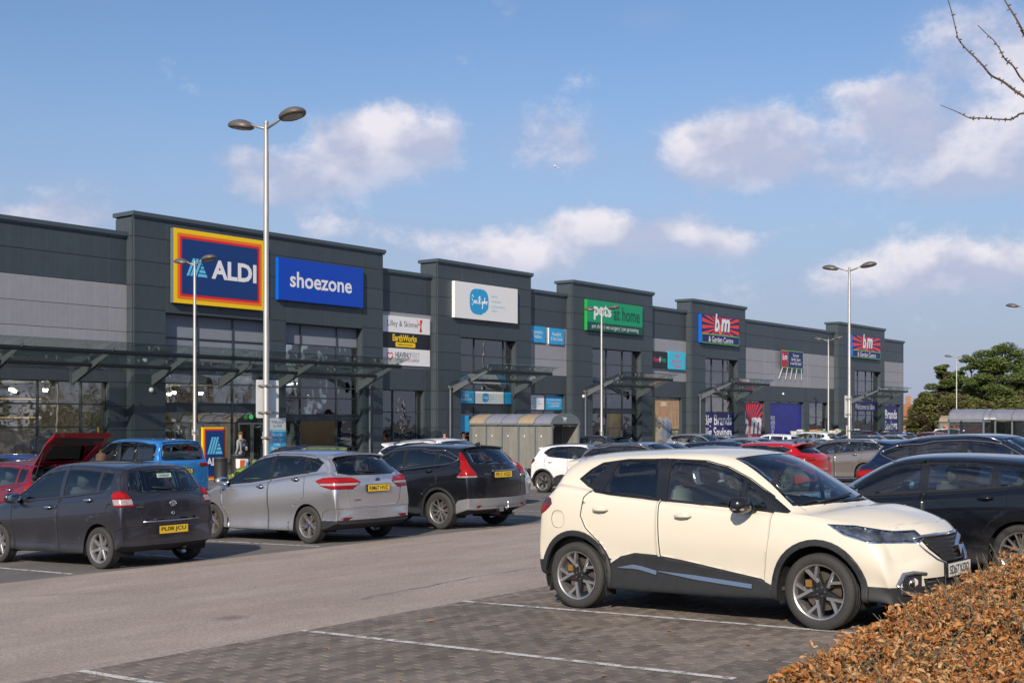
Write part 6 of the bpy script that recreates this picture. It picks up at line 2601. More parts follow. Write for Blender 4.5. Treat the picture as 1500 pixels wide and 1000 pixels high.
c = rear_at(yb_, 0, .90)
bd = ring(yar, c, .055, .038, .006, M_CHROME, 'badge')
ring(bd, c, .016, .036, .005, M_CHROME, 'badge_inner')
ring(bd, c + Vector((0, 0, .012)), .036, .016, .005, M_CHROME, 'badge_inner')
ring(yar, rear_at(yb_, 0, .76), .022, .022, .006, M_SATIN, 'boot_lock')
yoke(yar, [rear_at(yb_, y, .655, .012) for y in (-.5, -.25, 0, .25, .5)], .012, M_SATIN, 'boot_handle_strip')
text('registration', 'YARIS', RM(rear_at(yb_, .55, .87)), .13, .024, M_CHROME, yar, bold=.02)
text('registration', 'T SPIRIT', RM(rear_at(yb_, -.55, .89)), .13, .022, M_CHROME, yar, bold=.02)
c = rear_at(cb_, 0, 1.075)
b = MB()
b.lathe([(0, .008), (.045, .006), (.05, 0)], 20, RM(c) @ Matrix.Diagonal((1.3, .55, 1, 1)))
bd = b.build('badge', mat('blue_badge', (.01, .03, .12), .2, coat=1), cmx, smooth=True)
ring(bd, c - Vector((.004, 0, 0)), .064, .028, .004, M_CHROME, 'badge_rim')
text('model_name', 'C-MAX', RM(rear_at(cb_, .45, .74)), .2, .035, M_SATIN, cmx, bold=.02, shear=.3)
c = rear_at(vb_, 0, 1.16)
text('badge', 'H', RM(c), .075, .075, M_CHROME, crv, bold=.03, depth=.01)
text('model_name', 'CR-V', RM(rear_at(vb_, .42, 1.06)), .2, .04, M_CHROME, crv, bold=.03)
yoke(crv, [rear_at(vb_, y, 1.115, .012) for y in (-.42, -.2, 0, .2, .3)], .012, M_CHROME, 'boot_handle_strip')
tb = MB()
tb.box(-.98, -.03, .36, -.8, .03, .41)
tb.tube([(-.95, 0, .38), (-1.02, 0, .40), (-1.02, 0, .47)], .014, 8)
tb.lathe([(0, .03), (.02, .025), (.026, .0), (.02, -.025), (0, -.03)], 10, Matrix.Translation((-1.02, 0, .49)))
tb.box(-.97, .08, .33, -.88, .2, .42)
tb.build('tow_bar', M_SATIN, crv)
c = rear_at(nb__, 0, 1.0)
bd = ring(van, c, .06, .06, .006, M_CHROME, 'badge')
text('badge_letter', 'W', RM(c), .07, .05, M_CHROME, bd, bold=.01)
text('badge_letter', 'V', RM(c + Vector((0, 0, .02))), .04, .03, M_CHROME, bd, bold=.01)
# registered sticker in the rear window of the supermini
h = yb_.ray_cast(Vector((-4, .02, 1.3)), Vector((1, 0, 0)))
if h[0]:
	b = MB()
	p0 = h[0] + Vector((-.006, 0, 0))
	n = h[1]
	up = Vector((n.z * -1 * 0 + .28, 0, 1)).normalized()
	Mx = Matrix(((0, up.x, -1, p0.x), (-1, 0, 0, p0.y), (0, up.z, 0, p0.z), (0, 0, 0, 1)))
	b.add([Mx @ Vector(v) for v in ((-.13, -.03, 0), (.13, -.03, 0), (.13, .03, 0), (-.13, .03, 0))], [(0, 1, 2, 3)])
	s_ = b.build('window_sticker', mat('pale_sticker', (.45, .6, .5), .5), yar)
	text('sticker_lettering', 'CHORLEY', Mx, .2, .034, M_PLT, s_, bold=.02, depth=.003)
# maker's name rings on the wheels are plain discs of their own colour
for car, col_ in ((cmx, (.02, .05, .25)), (bmw, (.05, .2, .5))):
	for w_ in [o for o in ALLOBJ if o.parent == car and o.name.startswith('wheel')]:
		s = 1 if w_.location.y > 0 else -1
		b = MB()
		b.lathe([(0, .083), (.024, .083), (.026, .07)], 16, Matrix.Rotation(R_(-90 * s), 4, 'X'))
		b.build('centre_badge', mat('wheel_badge_%d' % int(col_[2] * 100), col_, .3), w_)
# ------------------------------------------------------------------ signs
def flat(name, pts, M, depth, m, parent):
	b = MB()
	b.add([M @ Vector((x, y, depth)) for x, y in pts], [tuple(range(len(pts)))])
	return b.build(name, m, parent)


def sign_box(name, label, x0, x1, z0, z1, y, face, side=None, depth=.2, group=None, back=.0):
	root = empty(name, ((x0 + x1) / 2, y, (z0 + z1) / 2))
	tag(root, label, 'sign', group or 'shop signs on the terrace')
	M = FM(0, 0, 0)
	b = MB()
	w, h = (x1 - x0) / 2, (z1 - z0) / 2
	b.box(-w, .01, -h, w, depth, h)
	b.build('case', side or face, root)
	b = MB()
	b.box(-w, 0, -h, w, .01, h)
	b.build('face', face, root)
	return root, M, w, h


def rect(name, x0, y0, x1, y1, M, d, m, parent):
	return flat(name, [(x0, y0), (x1, y0), (x1, y1), (x0, y1)], M, d, m, parent)


def rrect(x0, y0, x1, y1, r, n=5):
	p = []
	for cx, cy, a in ((x1 - r, y0 + r, -90), (x1 - r, y1 - r, 0), (x0 + r, y1 - r, 90), (x0 + r, y0 + r, 180)):
		for k in range(n + 1):
			t = R_(a + 90 * k / n)
			p.append((cx + r * math.cos(t), cy + r * math.sin(t)))
	return p


S_YEL = mat('sign_yellow', (.85, .55, .0), .4)
S_ORG = mat('sign_orange', (.8, .16, .01), .4)
S_REDS = mat('sign_red', (.65, .01, .015), .4)
S_NAVY = mat('sign_navy', (.004, .035, .16), .4)
S_LBL = mat('sign_light_blue', (.12, .5, .75), .4)
S_WHT = mat('sign_white', (.74, .74, .74), .4, var=.03)
S_BLUE = mat('sign_royal_blue', (.0, .05, .42), .35)
S_CYAN = mat('sign_cyan', (.02, .32, .62), .45, var=.06, streak=.12)
S_CYANT = mat('sign_pale_cyan', (.3, .6, .7), .5)
S_GRN = mat('sign_green', (.0, .3, .12), .4)
S_DGRN = mat('sign_dark_green', (.0, .07, .045), .4)
S_BLK = mat('sign_black', (.012, .013, .018), .4)
S_PINK = mat('sign_pink', (.7, .01, .12), .4)
S_TEAL = mat('sign_turquoise', (.04, .5, .68), .4)
S_INK = mat('sign_dark_ink', (.05, .055, .08), .5)
S_BMR = mat('sign_flame', (.75, .045, .012), .4)
S_BMN = mat('sign_deep_navy', (.008, .01, .12), .4)
S_BMG = mat('sign_lime_line', (.12, .5, .08), .4)
S_SKIN = mat('print_skin', (.45, .24, .15), .6)


def stripe_logo(M, cx, cy, w, h, m, parent, d):
	"""three slanted bars and a stepped triangle"""
	out = []
	P = lambda x, y: (cx + (x - .5) * w, cy + (y - .5) * h)
	for k in range(3):
		x = .17 * k
		out.append([P(x, 0), P(x + .12, 0), P(x + .42, 1), P(x + .30, 1)])
	for (a, b_) in ((0, .17), (.23, .4), (.46, .6), (.66, .78)):
		L = lambda y: .52 + .30 * y
		Rr = lambda y: 1.0 - .34 * y
		out.append([P(L(a), a), P(Rr(a), a), P(Rr(b_), b_), P(L(b_), b_)])
	for p in out:
		flat('logo_bar', p, M, d, m, parent)


# supermarket sign
r, M, w, h = sign_box('shop_sign', 'large blue supermarket sign with yellow, orange and red borders on the tall bay', 30.61, 35.32, 6.81, 9.8, 40.72, S_YEL, mat('sign_case_grey', (.12, .14, .16), .5), .22)
for ins, m_, d in ((.17, S_ORG, .004), (.29, S_REDS, .007), (.38, S_NAVY, .010)):
	flat('border' if d < .009 else 'field', rrect(-w + ins, -h + ins, w - ins, h - ins, .06), M, d, m_, r)
text('lettering', 'ALDI', M @ Matrix.Translation((.70, .02, 0)), 2.38, .78, S_WHT, r, bold=.035, depth=.014)
stripe_logo(M, -1.22, -.0, 1.05, .72, S_LBL, r, .014)
# shoe shop
r, M, w, h = sign_box('shop_sign', 'plain royal blue sign with white shoe shop lettering', 36.13, 41.34, 7.36, 9.2, 40.74, S_BLUE, mat('sign_side_blue', (.0, .12, .6), .4), .2)
text('lettering', 'shoezone', M @ Matrix.Translation((-.05, .03, 0)), 3.8, .70, S_WHT, r, bold=.02, depth=.004)
# three stacked footwear signs
def wall_sign(label, x0, x1, z0, z1, face, y=41.27, depth=.09, side=None):
	return sign_box('shop_sign', label, x0, x1, z0, z1, y, face, side, depth)
r, M, w, h = wall_sign('white sign with grey serif lettering and a red bow, top of the stacked footwear signs', 43.0, 46.65, 6.4, 7.2, S_WHT)
text('lettering', 'Lilley & Skinner', M @ Matrix.Translation((-.15, .0, 0)), 2.3, .38, S_INK, r, bold=-.004, depth=.004)
flat('ribbon', [(1.05, .3), (1.25, .3), (1.16, .0), (1.22, -.3), (1.02, -.3), (1.1, 0)], M, .005, S_REDS, r)
flat('ribbon', [(.8, .32), (.84, .32), (1.08, .02), (1.04, .0)], M, .005, S_REDS, r)
r, M, w, h = wall_sign('black sign with yellow workwear lettering, middle of the stacked footwear signs', 43.0, 46.65, 5.62, 6.4, S_BLK)
text('lettering', 'EarthWorks', M @ Matrix.Translation((-.05, .13, 0)), 1.75, .33, S_YEL, r, bold=.035, depth=.004)
flat('lozenge', rrect(-.72, -.31, .72, -.08, .06), M, .004, S_YEL, r)
text('lettering', '• Safety Footwear •', M @ Matrix.Translation((0, -.2, 0)), 1.25, .12, S_BLK, r, bold=.01, depth=.007)
r, M, w, h = wall_sign('white sign with a red heart, lowest of the stacked footwear signs', 43.0, 46.65, 4.8, 5.62, S_WHT)
text('lettering', 'HEAVENLY', M @ Matrix.Translation((-.15, .1, 0)), 1.15, .26, S_INK, r, bold=.02, depth=.004)
text('lettering', 'FEET', M @ Matrix.Translation((.75, .1, 0)), .6, .26, mat('print_grey', (.35, .35, .36), .5), r, bold=-.005, depth=.004)
text('lettering', 'STYLE', M @ Matrix.Translation((-.45, -.16, 0)), .5, .14, S_INK, r, depth=.004)
text('lettering', 'LOVES', M @ Matrix.Translation((.12, -.16, 0)), .5, .14, S_REDS, r, depth=.004)
text('lettering', 'COMFORT', M @ Matrix.Translation((.72, -.16, 0)), .62, .14, S_INK, r, depth=.004)
hp = []
for k in range(33):
	t = R_(90 + 300 / 32 * k - 240 + 30)
	a = 2 * math.pi * k / 32
	hp.append((-1.13 + .2 * (math.sin(a) ** 3), .02 + .012 * (13 * math.cos(a) - 5 * math.cos(2 * a) - 2 * math.cos(3 * a) - math.cos(4 * a)) * 1.15))
hb2 = MB()
hb2.tube([M @ Vector((x, y, .006)) for x, y in hp[3:-1]], .022, 5)
hb2.build('heart', S_REDS, r)
# charity shop
def ryder(M, cx, cy, s, parent, lines=True, mt=S_CYAN):
	p = []
	for k in range(28):
		a = 2 * math.pi * k / 28
		rx, ry = 1.0, 1.18
		q = (abs(math.cos(a)) ** 3.2 + abs(math.sin(a)) ** 3.2) ** (-1 / 3.2)
		x, y = math.cos(a) * q * rx * .82, math.sin(a) * q * ry * .6
		if x > .35 and y < -.35: x, y = x * .93, y * .88
		p.append((cx + x * s, cy + y * s))
	flat('blob', p, M, .006, mt, parent)
	# brush-written name: joined strokes
	strokes = [[(-.50, .22), (-.58, .34), (-.66, .22), (-.58, .05), (-.5, -.08), (-.58, -.22), (-.68, -.16)], [(-.44, .06), (-.44, -.1), (-.36, -.12), (-.33, .05), (-.32, -.1)],
			   [(-.26, -.04), (-.18, .02), (-.22, .07), (-.27, 0), (-.2, -.12), (-.1, -.06)], [(.0, .26), (-.02, -.14)], [(-.06, .2), (.08, .3), (.14, .16), (.02, .04), (.16, -.12)],
			   [(.2, .04), (.24, -.1), (.32, .04)], [(.33, .05), (.3, -.2), (.26, -.38)], [(.48, .24), (.46, -.1), (.38, -.08), (.4, .03), (.46, 0)], [(.52, -.04), (.6, .0), (.56, .06), (.52, -.02), (.6, -.1)], [(.65, .06), (.66, -.1), (.67, .02), (.74, .05)]]
	b = MB()
	for st_ in strokes:
		b.tube([M @ Vector((cx + x * s, cy + y * s, .008)) for x, y in st_], .022 * s, 5)
	b.build('lettering', S_WHT, parent)
	if lines:
		for i, (t_, w_) in enumerate((('palliative,', .62), ('neurological', .85), ('and bereavement', 1.25), ('support', .55))):
			text('lettering', t_, M @ Matrix.Translation((cx + s * (1.08 + w_ / 2), cy + s * (.38 - i * .27), 0)), s * w_, s * .17, S_CYANT, parent, depth=.005)
r, M, w, h = sign_box('shop_sign', 'white charity shop sign with a blue painted blob on the tall bay', 47.97, 53.25, 7.36, 9.23, 40.74, S_WHT, mat('sign_side_white', (.8, .8, .8), .4), .2)
ryder(M, -.68, .0, .95, r)
r, M, w, h = wall_sign('small cyan sign reading Furniture, Fashion, left of the pair', 55.1, 56.55, 6.48, 7.40, S_CYAN, depth=.1)
text('lettering', 'Furniture,\nFashion,', M, .95, .5, S_WHT, r, bold=.005)
r, M, w, h = wall_sign('small cyan sign reading Household and New Goods, right of the pair', 56.9, 58.4, 6.46, 7.38, S_CYAN, depth=.1, side=S_WHT)
text('lettering', 'Household,\n& New Goods', M, 1.15, .5, S_WHT, r, bold=.005)
# pet shop
r, M, w, h = sign_box('shop_sign', 'green pet shop sign with white and dark lettering on the tall bay', 60.0, 66.18, 7.41, 9.22, 40.74, S_GRN, mat('sign_side_green', (.02, .34, .06), .4), .2)
rect('strip', -w, -h, w, -h + .5, M, .004, S_DGRN, r)
text('lettering', 'pets', M @ Matrix.Translation((-1.45, .22, 0)), 1.9, .95, S_WHT, r, bold=.035, depth=.006)
text('lettering', 'at home', M @ Matrix.Translation((1.25, .25, 0)), 3.0, .85, S_DGRN, r, bold=.02, depth=.006)
text('lettering', 'pet shop | vet surgery | pet grooming', M @ Matrix.Translation((.0, -.66, 0)), 5.2, .32, S_WHT, r, bold=.0, depth=.008)
r, M, w, h = wall_sign('black vet sign with red and green lettering on the silver band', 68.1, 70.05, 5.5, 6.55, S_BLK, y=41.2, depth=.16)
text('lettering', 'Vets', M @ Matrix.Translation((-.5, .0, 0)), .65, .32, S_PINK, r, bold=.02)
text('lettering', '4', M @ Matrix.Translation((-.03, .0, 0)), .2, .36, S_WHT, r, bold=.03)
text('lettering', 'Pets', M @ Matrix.Translation((.45, .0, 0)), .65, .32, S_GRN, r, bold=.02)
r, M, w, h = wall_sign('turquoise grooming sign with pink lettering beside the black vet sign', 70.15, 72.4, 5.45, 6.6, S_TEAL, y=41.2, depth=.16)
text('lettering', 'the\ngroom\nroom', M, 1.3, .95, S_PINK, r, bold=.01)


def rays(M, x0, y0, x1, y1, cx, cy, n, m, parent, d):
	"""red rays clipped to a rectangle"""
	def edge(a):
		dx, dy = math.cos(a), math.sin(a)
		t = min(((x1 - cx) / dx if dx > 1e-6 else (x0 - cx) / dx if dx < -1e-6 else 1e9), ((y1 - cy) / dy if dy > 1e-6 else (y0 - cy) / dy if dy < -1e-6 else 1e9))
		return (cx + dx * t, cy + dy * t)
	b = MB()
	for k in range(n):
		a0, a1 = 2 * math.pi * (k - .27) / n + .05, 2 * math.pi * (k + .27) / n + .05
		p0, p1 = edge(a0), edge(a1)
		pts = [(cx, cy), p0]
		for qx, qy in ((x0, y0), (x1, y0), (x1, y1), (x0, y1)):
			aa = math.atan2(qy - cy, qx - cx) % (2 * math.pi)
			if a0 % (2 * math.pi) < aa < a1 % (2 * math.pi): pts.append((qx, qy))
		pts.append(p1)
		b.add([M @ Vector((x, y, d)) for x, y in pts], [tuple(range(len(pts)))])
	b.build('rays', m, parent)


def bm(M, cx, cy, s, parent, d):
	for off, mm, dd, bo in (((.03, -.03), S_BMN, d, .07), ((0, 0), S_WHT, d + .004, .04)):
		text('lettering', 'b', M @ Matrix.Translation((cx - .36 * s + off[0] * s, cy + .09 * s + off[1] * s, 0)), .42 * s, .78 * s, mm, parent, bold=bo, depth=dd, shear=.18)
		text('lettering', 'm', M @ Matrix.Translation((cx + .40 * s + off[0] * s, cy + .02 * s + off[1] * s, 0)), .82 * s, .56 * s, mm, parent, bold=bo, depth=dd, shear=.18)
	text('lettering', '&', M @ Matrix.Translation((cx - .07 * s, cy - .17 * s, 0)), .27 * s, .38 * s, S_WHT, parent, bold=.09, depth=d + .008)
	text('lettering', '&', M @ Matrix.Translation((cx - .07 * s, cy - .17 * s, 0)), .22 * s, .33 * s, S_BMR, parent, bold=.03, depth=d + .012)


def bm_sign(label, x0, x1, z0, z1):
	r, M, w, h = sign_box('shop_sign', label, x0, x1, z0, z1, 40.70, S_BMN, mat('sign_side_blue', (.0, .12, .6), .4), .25)
	hb_ = h * 2 * .32
	rays(M, -w + .05, -h + hb_, w - .05, h - .05, 0, .25, 34, S_BMR, r, .003)
	bm(M, 0, .34, 1.62 * (z1 - z0) / 1.94, r, .008)
	for (a, b_, c, d_) in ((-w, -h + hb_ - .03, w, -h + hb_ + .03), (-w, -h, w, -h + .05), (-w, -h, -w + .05, -h + hb_), (w - .05, -h, w, -h + hb_)):
		rect('green_line', a, b_, c, d_, M, .006, S_BMG, r)
	text('lettering', '& Garden Centre', M @ Matrix.Translation((0, -h + hb_ / 2 + .0, 0)), w * 1.3, .4, S_WHT, r, bold=.01, depth=.008)


bm_sign('red and navy sunburst store sign on the tall bay nearer the pet shop', 73.72, 79.19, 7.35, 9.28)
bm_sign('red and navy sunburst store sign on the last tall bay', 99.78, 106.1, 7.42, 9.32)
r, M, w, h = wall_sign('small navy banner on struts announcing the garden centre on the long silver band', 86.8, 90.8, 6.1, 7.45, S_BMN, y=41.1, depth=.05)
rect('red_field', -w, -h, -w + 1.25, h, M, .003, mat('sign_crimson', (.4, .01, .04), .4), r)
bm(M, -w + .62, .1, .6, r, .006)
for (a, b_, c, d_) in ((-w, h - .05, w, h), (-w, -h, w, -h + .05), (-w, -h, -w + .05, h), (w - .05, -h, w, h), (-w + 1.25, -h, -w + 1.3, h)):
	rect('green_line', a, b_, c, d_, M, .007, S_BMG, r)
text('lettering', 'Your new\nGarden Centre\nis now fully Open!', M @ Matrix.Translation((.65, 0, 0)), 2.0, .95, S_WHT, r, bold=.01, depth=.008)
for x_, dx in ((-1.7, -.35), (-.85, 0), (0, 0), (.85, 0), (1.7, .35)):
	b = MB()
	b.tube([(x_, .0, -h), (x_ + dx, .15, -h - .85)], .022, 6)
	b.build('strut', S_WHT, r)
# window graphics
def decal(label, x0, x1, z0, z1, m, y=41.25):
	root = empty('window_poster', ((x0 + x1) / 2, y, (z0 + z1) / 2))
	tag(root, label, 'poster', 'posters in the shop windows')
	M = FM(0, 0, 0)
	w, h = (x1 - x0) / 2, (z1 - z0) / 2
	b = MB()
	b.box(-w, 0, -h, w, .004, h)
	b.build('sheet', m, root)
	return root, M, w, h


r, M, w, h = decal('cyan opening-hours panel over the charity shop door', 48.78, 50.16, 2.98, 3.62, S_CYAN)
text('lettering', 'Open\nSeven Days', M, 1.0, .45, S_WHT, r, depth=.003)
r, M, w, h = decal('white logo panel over the charity shop door', 50.24, 52.66, 2.98, 3.62, S_WHT)
ryder(M, -.35, 0, .34, r)
decal('plain cyan panel at the right over the charity shop door', 52.74, 53.36, 2.98, 3.62, S_CYAN)
decal('cyan round transfer beside the charity shop door', 48.78, 49.7, 1.5, 2.35, S_CYAN)
r, M, w, h = decal('pale panel with small blue print in the low charity shop window', 55.0, 56.78, 2.7, 3.5, S_WHT, y=41.53)
text('lettering', 'palliative,\nneurological\nand bereavement\nsupport', M @ Matrix.Translation((.1, 0, 0)), 1.1, .6, S_CYAN, r, depth=.003)
r, M, w, h = decal('cyan furniture-collection panel in the low charity shop window', 56.92, 58.55, 2.7, 3.5, S_CYAN, y=41.53)
text('lettering', 'For free furniture collection\ncall in or see sueryder.org\nor call 0330 660 0000', M, 1.35, .5, S_WHT, r, depth=.003)
# man and dog photograph window
r, M, w, h = decal('photo poster of a man holding a pale dog in a low window', 68.0, 72.1, ZB + .1, 3.5, mat('print_wood', (.4, .26, .15), .6, var=.25, streak=.3), y=41.51)
rect('foliage_print', -w, -h, -w + .9, h, M, .002, mat('print_leafy', (.12, .2, .06), .7, var=.5, vscale=8), r)


def ell(cx, cy, rx, ry, n=20):
	return [(cx + rx * math.cos(2 * math.pi * k / n), cy + ry * math.sin(2 * math.pi * k / n)) for k in range(n)]


flat('shirt_print', [(-.7, -1.8), (-.75, -.2), (-.35, .55), (.2, .7), (.95, .35), (1.15, -.6), (1.05, -1.8)], M, .003, mat('print_stripes', (.35, .36, .42), .7), r)
for k in range(7):
	rect('stripe_print', .45 + k * .1, -1.0 - .0 * k, .49 + k * .1, .45 - k * .05, M, .0035, S_BMN, r)
flat('face_print', ell(-.0, 1.0, .36, .5), M, .004, S_SKIN, r)
flat('hat_print', [(-.42, 1.32), (.4, 1.36), (.28, 1.62), (-.28, 1.62)], M, .005, mat('print_straw', (.6, .5, .42), .7), r)
flat('dog_print', ell(-.55, .1, .42, .55), M, .006, mat('print_cream', (.62, .5, .36), .7, var=.1), r)
flat('dog_body_print', [(-1.1, -1.8), (-1.0, -.3), (-.5, -.4), (-.1, -.9), (-.2, -1.8)], M, .0055, mat('print_cream', (.62, .5, .36), .7), r)
for (a, b_, s_) in ((-.68, .22, .06), (-.42, .22, .06), (-.56, -.08, .09)):
	flat('dog_feature_print', ell(a, b_, s_, s_ * .8, 8), M, .007, S_BLK, r)
flat('hand_print', ell(-.35, -1.0, .38, .16), M, .007, S_SKIN, r)
r, M, w, h = decal('small green-framed poster of a cat at the right of the pet photo window', 70.95, 72.0, ZB + .1, 1.5, S_DGRN, y=41.48)
rect('print', -w + .1, -h + .1, w - .1, h - .1, M, .003, mat('print_tan', (.4, .33, .22), .7, var=.5, vscale=3), r)
# discount store windows
r, M, w, h = decal('navy window poster promising big brands and big savings under the nearer sunburst sign', 74.78, 79.42, .3, 2.62, S_BMN)
text('lettering', 'Big Brands\nBig Savings', M @ Matrix.Translation((-.05, .1, 0)), 4.1, 1.85, S_WHT, r, bold=.02, depth=.003)
r, M, w, h = decal('sunburst window poster at the left of the long low bay', 80.85, 84.5, ZB + .1, 3.42, S_BMN, y=41.53)
rays(M, -w, -h, w, h, -.2, .0, 30, S_BMR, r, .003)
bm(M, -.1, .0, 2.2, r, .008)
r, M, w, h = decal('deep blue department-list window posters in the long low bay', 85.6, 91.4, ZB + .1, 3.42, mat('print_blue', (.008, .016, .22), .3, var=.5, vscale=.5), y=41.53)
text('lettering', 'FOOD\nHOME\nTOYS\nDIY\nPETS', M @ Matrix.Translation((-2.2, -.1, 0)), .7, 1.7, S_WHT, r, depth=.003)
r, M, w, h = decal('blue welcome banner over the farthest door', 101.0, 106.8, 2.85, 3.65, S_BMN)
text('lettering', 'Welcome to b&m', M, 4.4, .5, S_WHT, r, bold=.01, depth=.003)
r, M, w, h = decal('navy brands and savings window poster at the far end of the terrace', 109.0, 112.7, ZB + .1, 3.4, S_BMN, y=41.53)
text('lettering', 'Brands\nSavings', M @ Matrix.Translation((0, .35, 0)), 3.1, 2.1, S_WHT, r, bold=.02, depth=.003)
# tall info poster on the pier by the supermarket door
r, M, w, h = decal('tall pale blue opening-hours poster with a union flag by the supermarket door', 35.78, 36.7, -.1, 2.2, S_CYANT, y=40.92)
rect('header_print', -w, h - .5, w, h, M, .003, S_WHT, r)
rect('field_print', -w, -h, w, h - .6, M, .003, S_CYAN, r)
text('lettering', 'Welcome\nto Aldi', M @ Matrix.Translation((-.02, h - .25, 0)), .7, .3, S_NAVY, r, depth=.005)
text('lettering', 'Mon to Sat\n8am to 10pm\nSunday\n10am to 4pm', M @ Matrix.Translation((-.05, .1, 0)), .7, .8, S_WHT, r, depth=.005)
rect('flag_print', -.3, -.95, .3, -.55, M, .005, S_NAVY, r)
for (a, b_, c, d_, mm, dd) in ((-.3, -.79, .3, -.71, S_WHT, .006), (-.05, -.95, .05, -.55, S_WHT, .006), (-.3, -.775, .3, -.725, S_REDS, .008), (-.03, -.95, .03, -.55, S_REDS, .008)):
	rect('flag_print', a, b_, c, d_, M, dd, mm, r)
flat('flag_print', [(-.3, -.95), (-.25, -.95), (.3, -.55), (.25, -.55)], M, .0055, S_WHT, r)
flat('flag_print', [(.3, -.95), (.25, -.95), (-.3, -.55), (-.25, -.55)], M, .0055, S_WHT, r)
# freestanding supermarket totem
r = empty('totem_sign', (30.63, 38.2, ZB + .06))
tag(r, 'freestanding blue supermarket board with yellow border beside the blue van', 'sign')
b = MB()
b.box(-.57, .004, 0, .57, .1, 2.02)
b.build('case', S_YEL, r)
M = FM(0, 0, 1.01)
for ins, m_, d in ((.05, S_ORG, .0), (.09, S_REDS, .003), (.13, S_NAVY, .006)):
	rect('field', -.57 + ins, -1.01 + ins, .57 - ins, 1.01 - ins, M, d, m_, r)
stripe_logo(M, -.0, .3, .74, .66, S_LBL, r, .01)
text('lettering', 'ALDI', M @ Matrix.Translation((0, -.32, 0)), .8, .3, S_WHT, r, bold=.03, depth=.01)


# ------------------------------------------------------------------ lamp posts
M_GALV = mat('galvanised_steel', (.36, .35, .33), .5, metal=.5, var=.12, streak=.1)
M_HEAD = mat('lamp_head_grey', (.14, .125, .115), .45, metal=.3)
M_DIFF = mat('lamp_diffuser', (.35, .34, .3), .25, spec=.6)


def lamp_post(label, x, y, h, plates=(), zg=None):
	z0 = ground_z(y) if zg is None else zg
	r = empty('street_lamp', (x, y, z0))
	tag(r, label, 'street lamp', 'twin-headed lamps of the car park')
	H = h - z0
	b = MB()
	b.tube([(0, 0, -.1), (0, 0, 1.3), (0, 0, 1.34), (0, 0, H * .93), (0, 0, H * .932), (0, 0, H)], [.085, .085, .068, .052, .046, .046], 14)
	auto_smooth(b.build('pole', M_GALV, r))
	b = MB()
	b.lathe([(0, .02), (.05, .01), (.052, -.04), (0, -.04)], 12, Matrix.Translation((0, 0, H)))
	b.build('pole_cap', M_GALV, r)
	for s in (1, -1):
		b = MB()
		b.tube([(0, s * .03, H - .14), (0, s * .3, H - .06), (0, s * .5, H + .02)], [.028, .028, .03], 8)
		arm = b.build('arm', M_GALV, r, smooth=True)
		Mx = Matrix.Translation((0, s * .80, H + .05)) @ Matrix.Rotation(R_(s * 9), 4, 'X') @ Matrix.Diagonal((.82, 1.15, 1, 1))
		b = MB()
		b.lathe([(0, .115), (.09, .108), (.18, .08), (.25, .04), (.285, .0), (.29, -.02), (.27, -.035), (0, -.02)], 24, Mx)
		hd = b.build('lamp_head', M_HEAD, r)
		auto_smooth(hd, 50)
		b = MB()
		b.lathe([(.285, -.025), (.29, -.035), (.28, -.06), (.22, -.085), (.215, -.08)], 24, Mx)
		b.build('rim', M_HEAD, hd, smooth=True)
		b = MB()
		b.lathe([(.215, -.08), (.12, -.1), (0, -.105)], 20, Mx)
		b.build('diffuser', M_DIFF, hd, smooth=True)
		b = MB()
		b.tube([(0, s * .46, H - .0), (0, s * .6, H + .03)], .04, 8)
		b.build('socket', M_HEAD, hd)
	for (za, zb_, xa, xb_, kind) in plates:
		b = MB()
		p = [(x_, .085, z_) for x_, z_ in rrect(xa, za - z0, xb_, zb_ - z0, .03, 3)]
		b.prism(p, (0, .004, 0))
		pl = b.build('sign_plate', mat('plate_back_white', (.8, .8, .78), .5, var=.04), r)
		b = MB()
		for zz in (za - z0 + (zb_ - za) * .15, za - z0 + (zb_ - za) * .85) if kind else ((za + zb_) / 2 - z0,):
			b.box(xa + .04, .06, zz - .015, xb_ - .04, .083, zz + .015)
			b.box(-.09, -.09, zz - .02, .09, .058, zz + .02)
			b.build('bracket', M_GALV, pl)
			b = MB()
	return r


lamp_post('tallest twin-headed lamp post in front of the supermarket sign, white board on its pole', 17.26, 19.85, 8.38, ((2.17, 2.97, -.2, .42, 1), (1.62, 1.9, -.02, .24, 0)))
lamp_post('slender twin-headed lamp crossing the supermarket logo, standing at the pavement', 28.86, 37.15, 8.0, ((1.55, 1.76, -.06, .22, 0),))
lamp_post('twin-headed lamp in front of the green pet shop sign', 56.1, 37.15, 8.15, ((1.25, 1.6, -.02, .3, 0),))
lamp_post('tall twin-headed lamp with a white board at mid height near the last sunburst sign', 47.47, 19.5, 8.25, ((2.22, 3.1, -.25, .42, 1), (1.5, 1.9, -.1, .3, 0)))
lamp_post('twin-headed lamp in front of the silver cladding of the long low bay', 86.5, 37.15, 8.1)
lamp_post('twin-headed lamp against the dark pines', 117.8, 37.8, 8.1)
lamp_post('twin-headed lamp of which only one head enters at the right edge', 69.8, 18.6, 8.3)

# ------------------------------------------------------------------ trolley shelters
M_POLY = mat('polycarbonate_panel', (.2, .195, .175), .25, spec=.5, var=.1, streak=.15)
M_POLYC = glass_mat('clear_shelter_panel', tint=(.6, .63, .6), base=.12, edge=1.0, rough=.12)
M_ROOFG = mat('shelter_roof_grey', (.2, .2, .24), .3, var=.15)
M_ROOFB = mat('shelter_roof_bronze', (.32, .24, .15), .3, var=.15)
M_SHF = mat('shelter_frame_grey', (.13, .15, .16), .45)


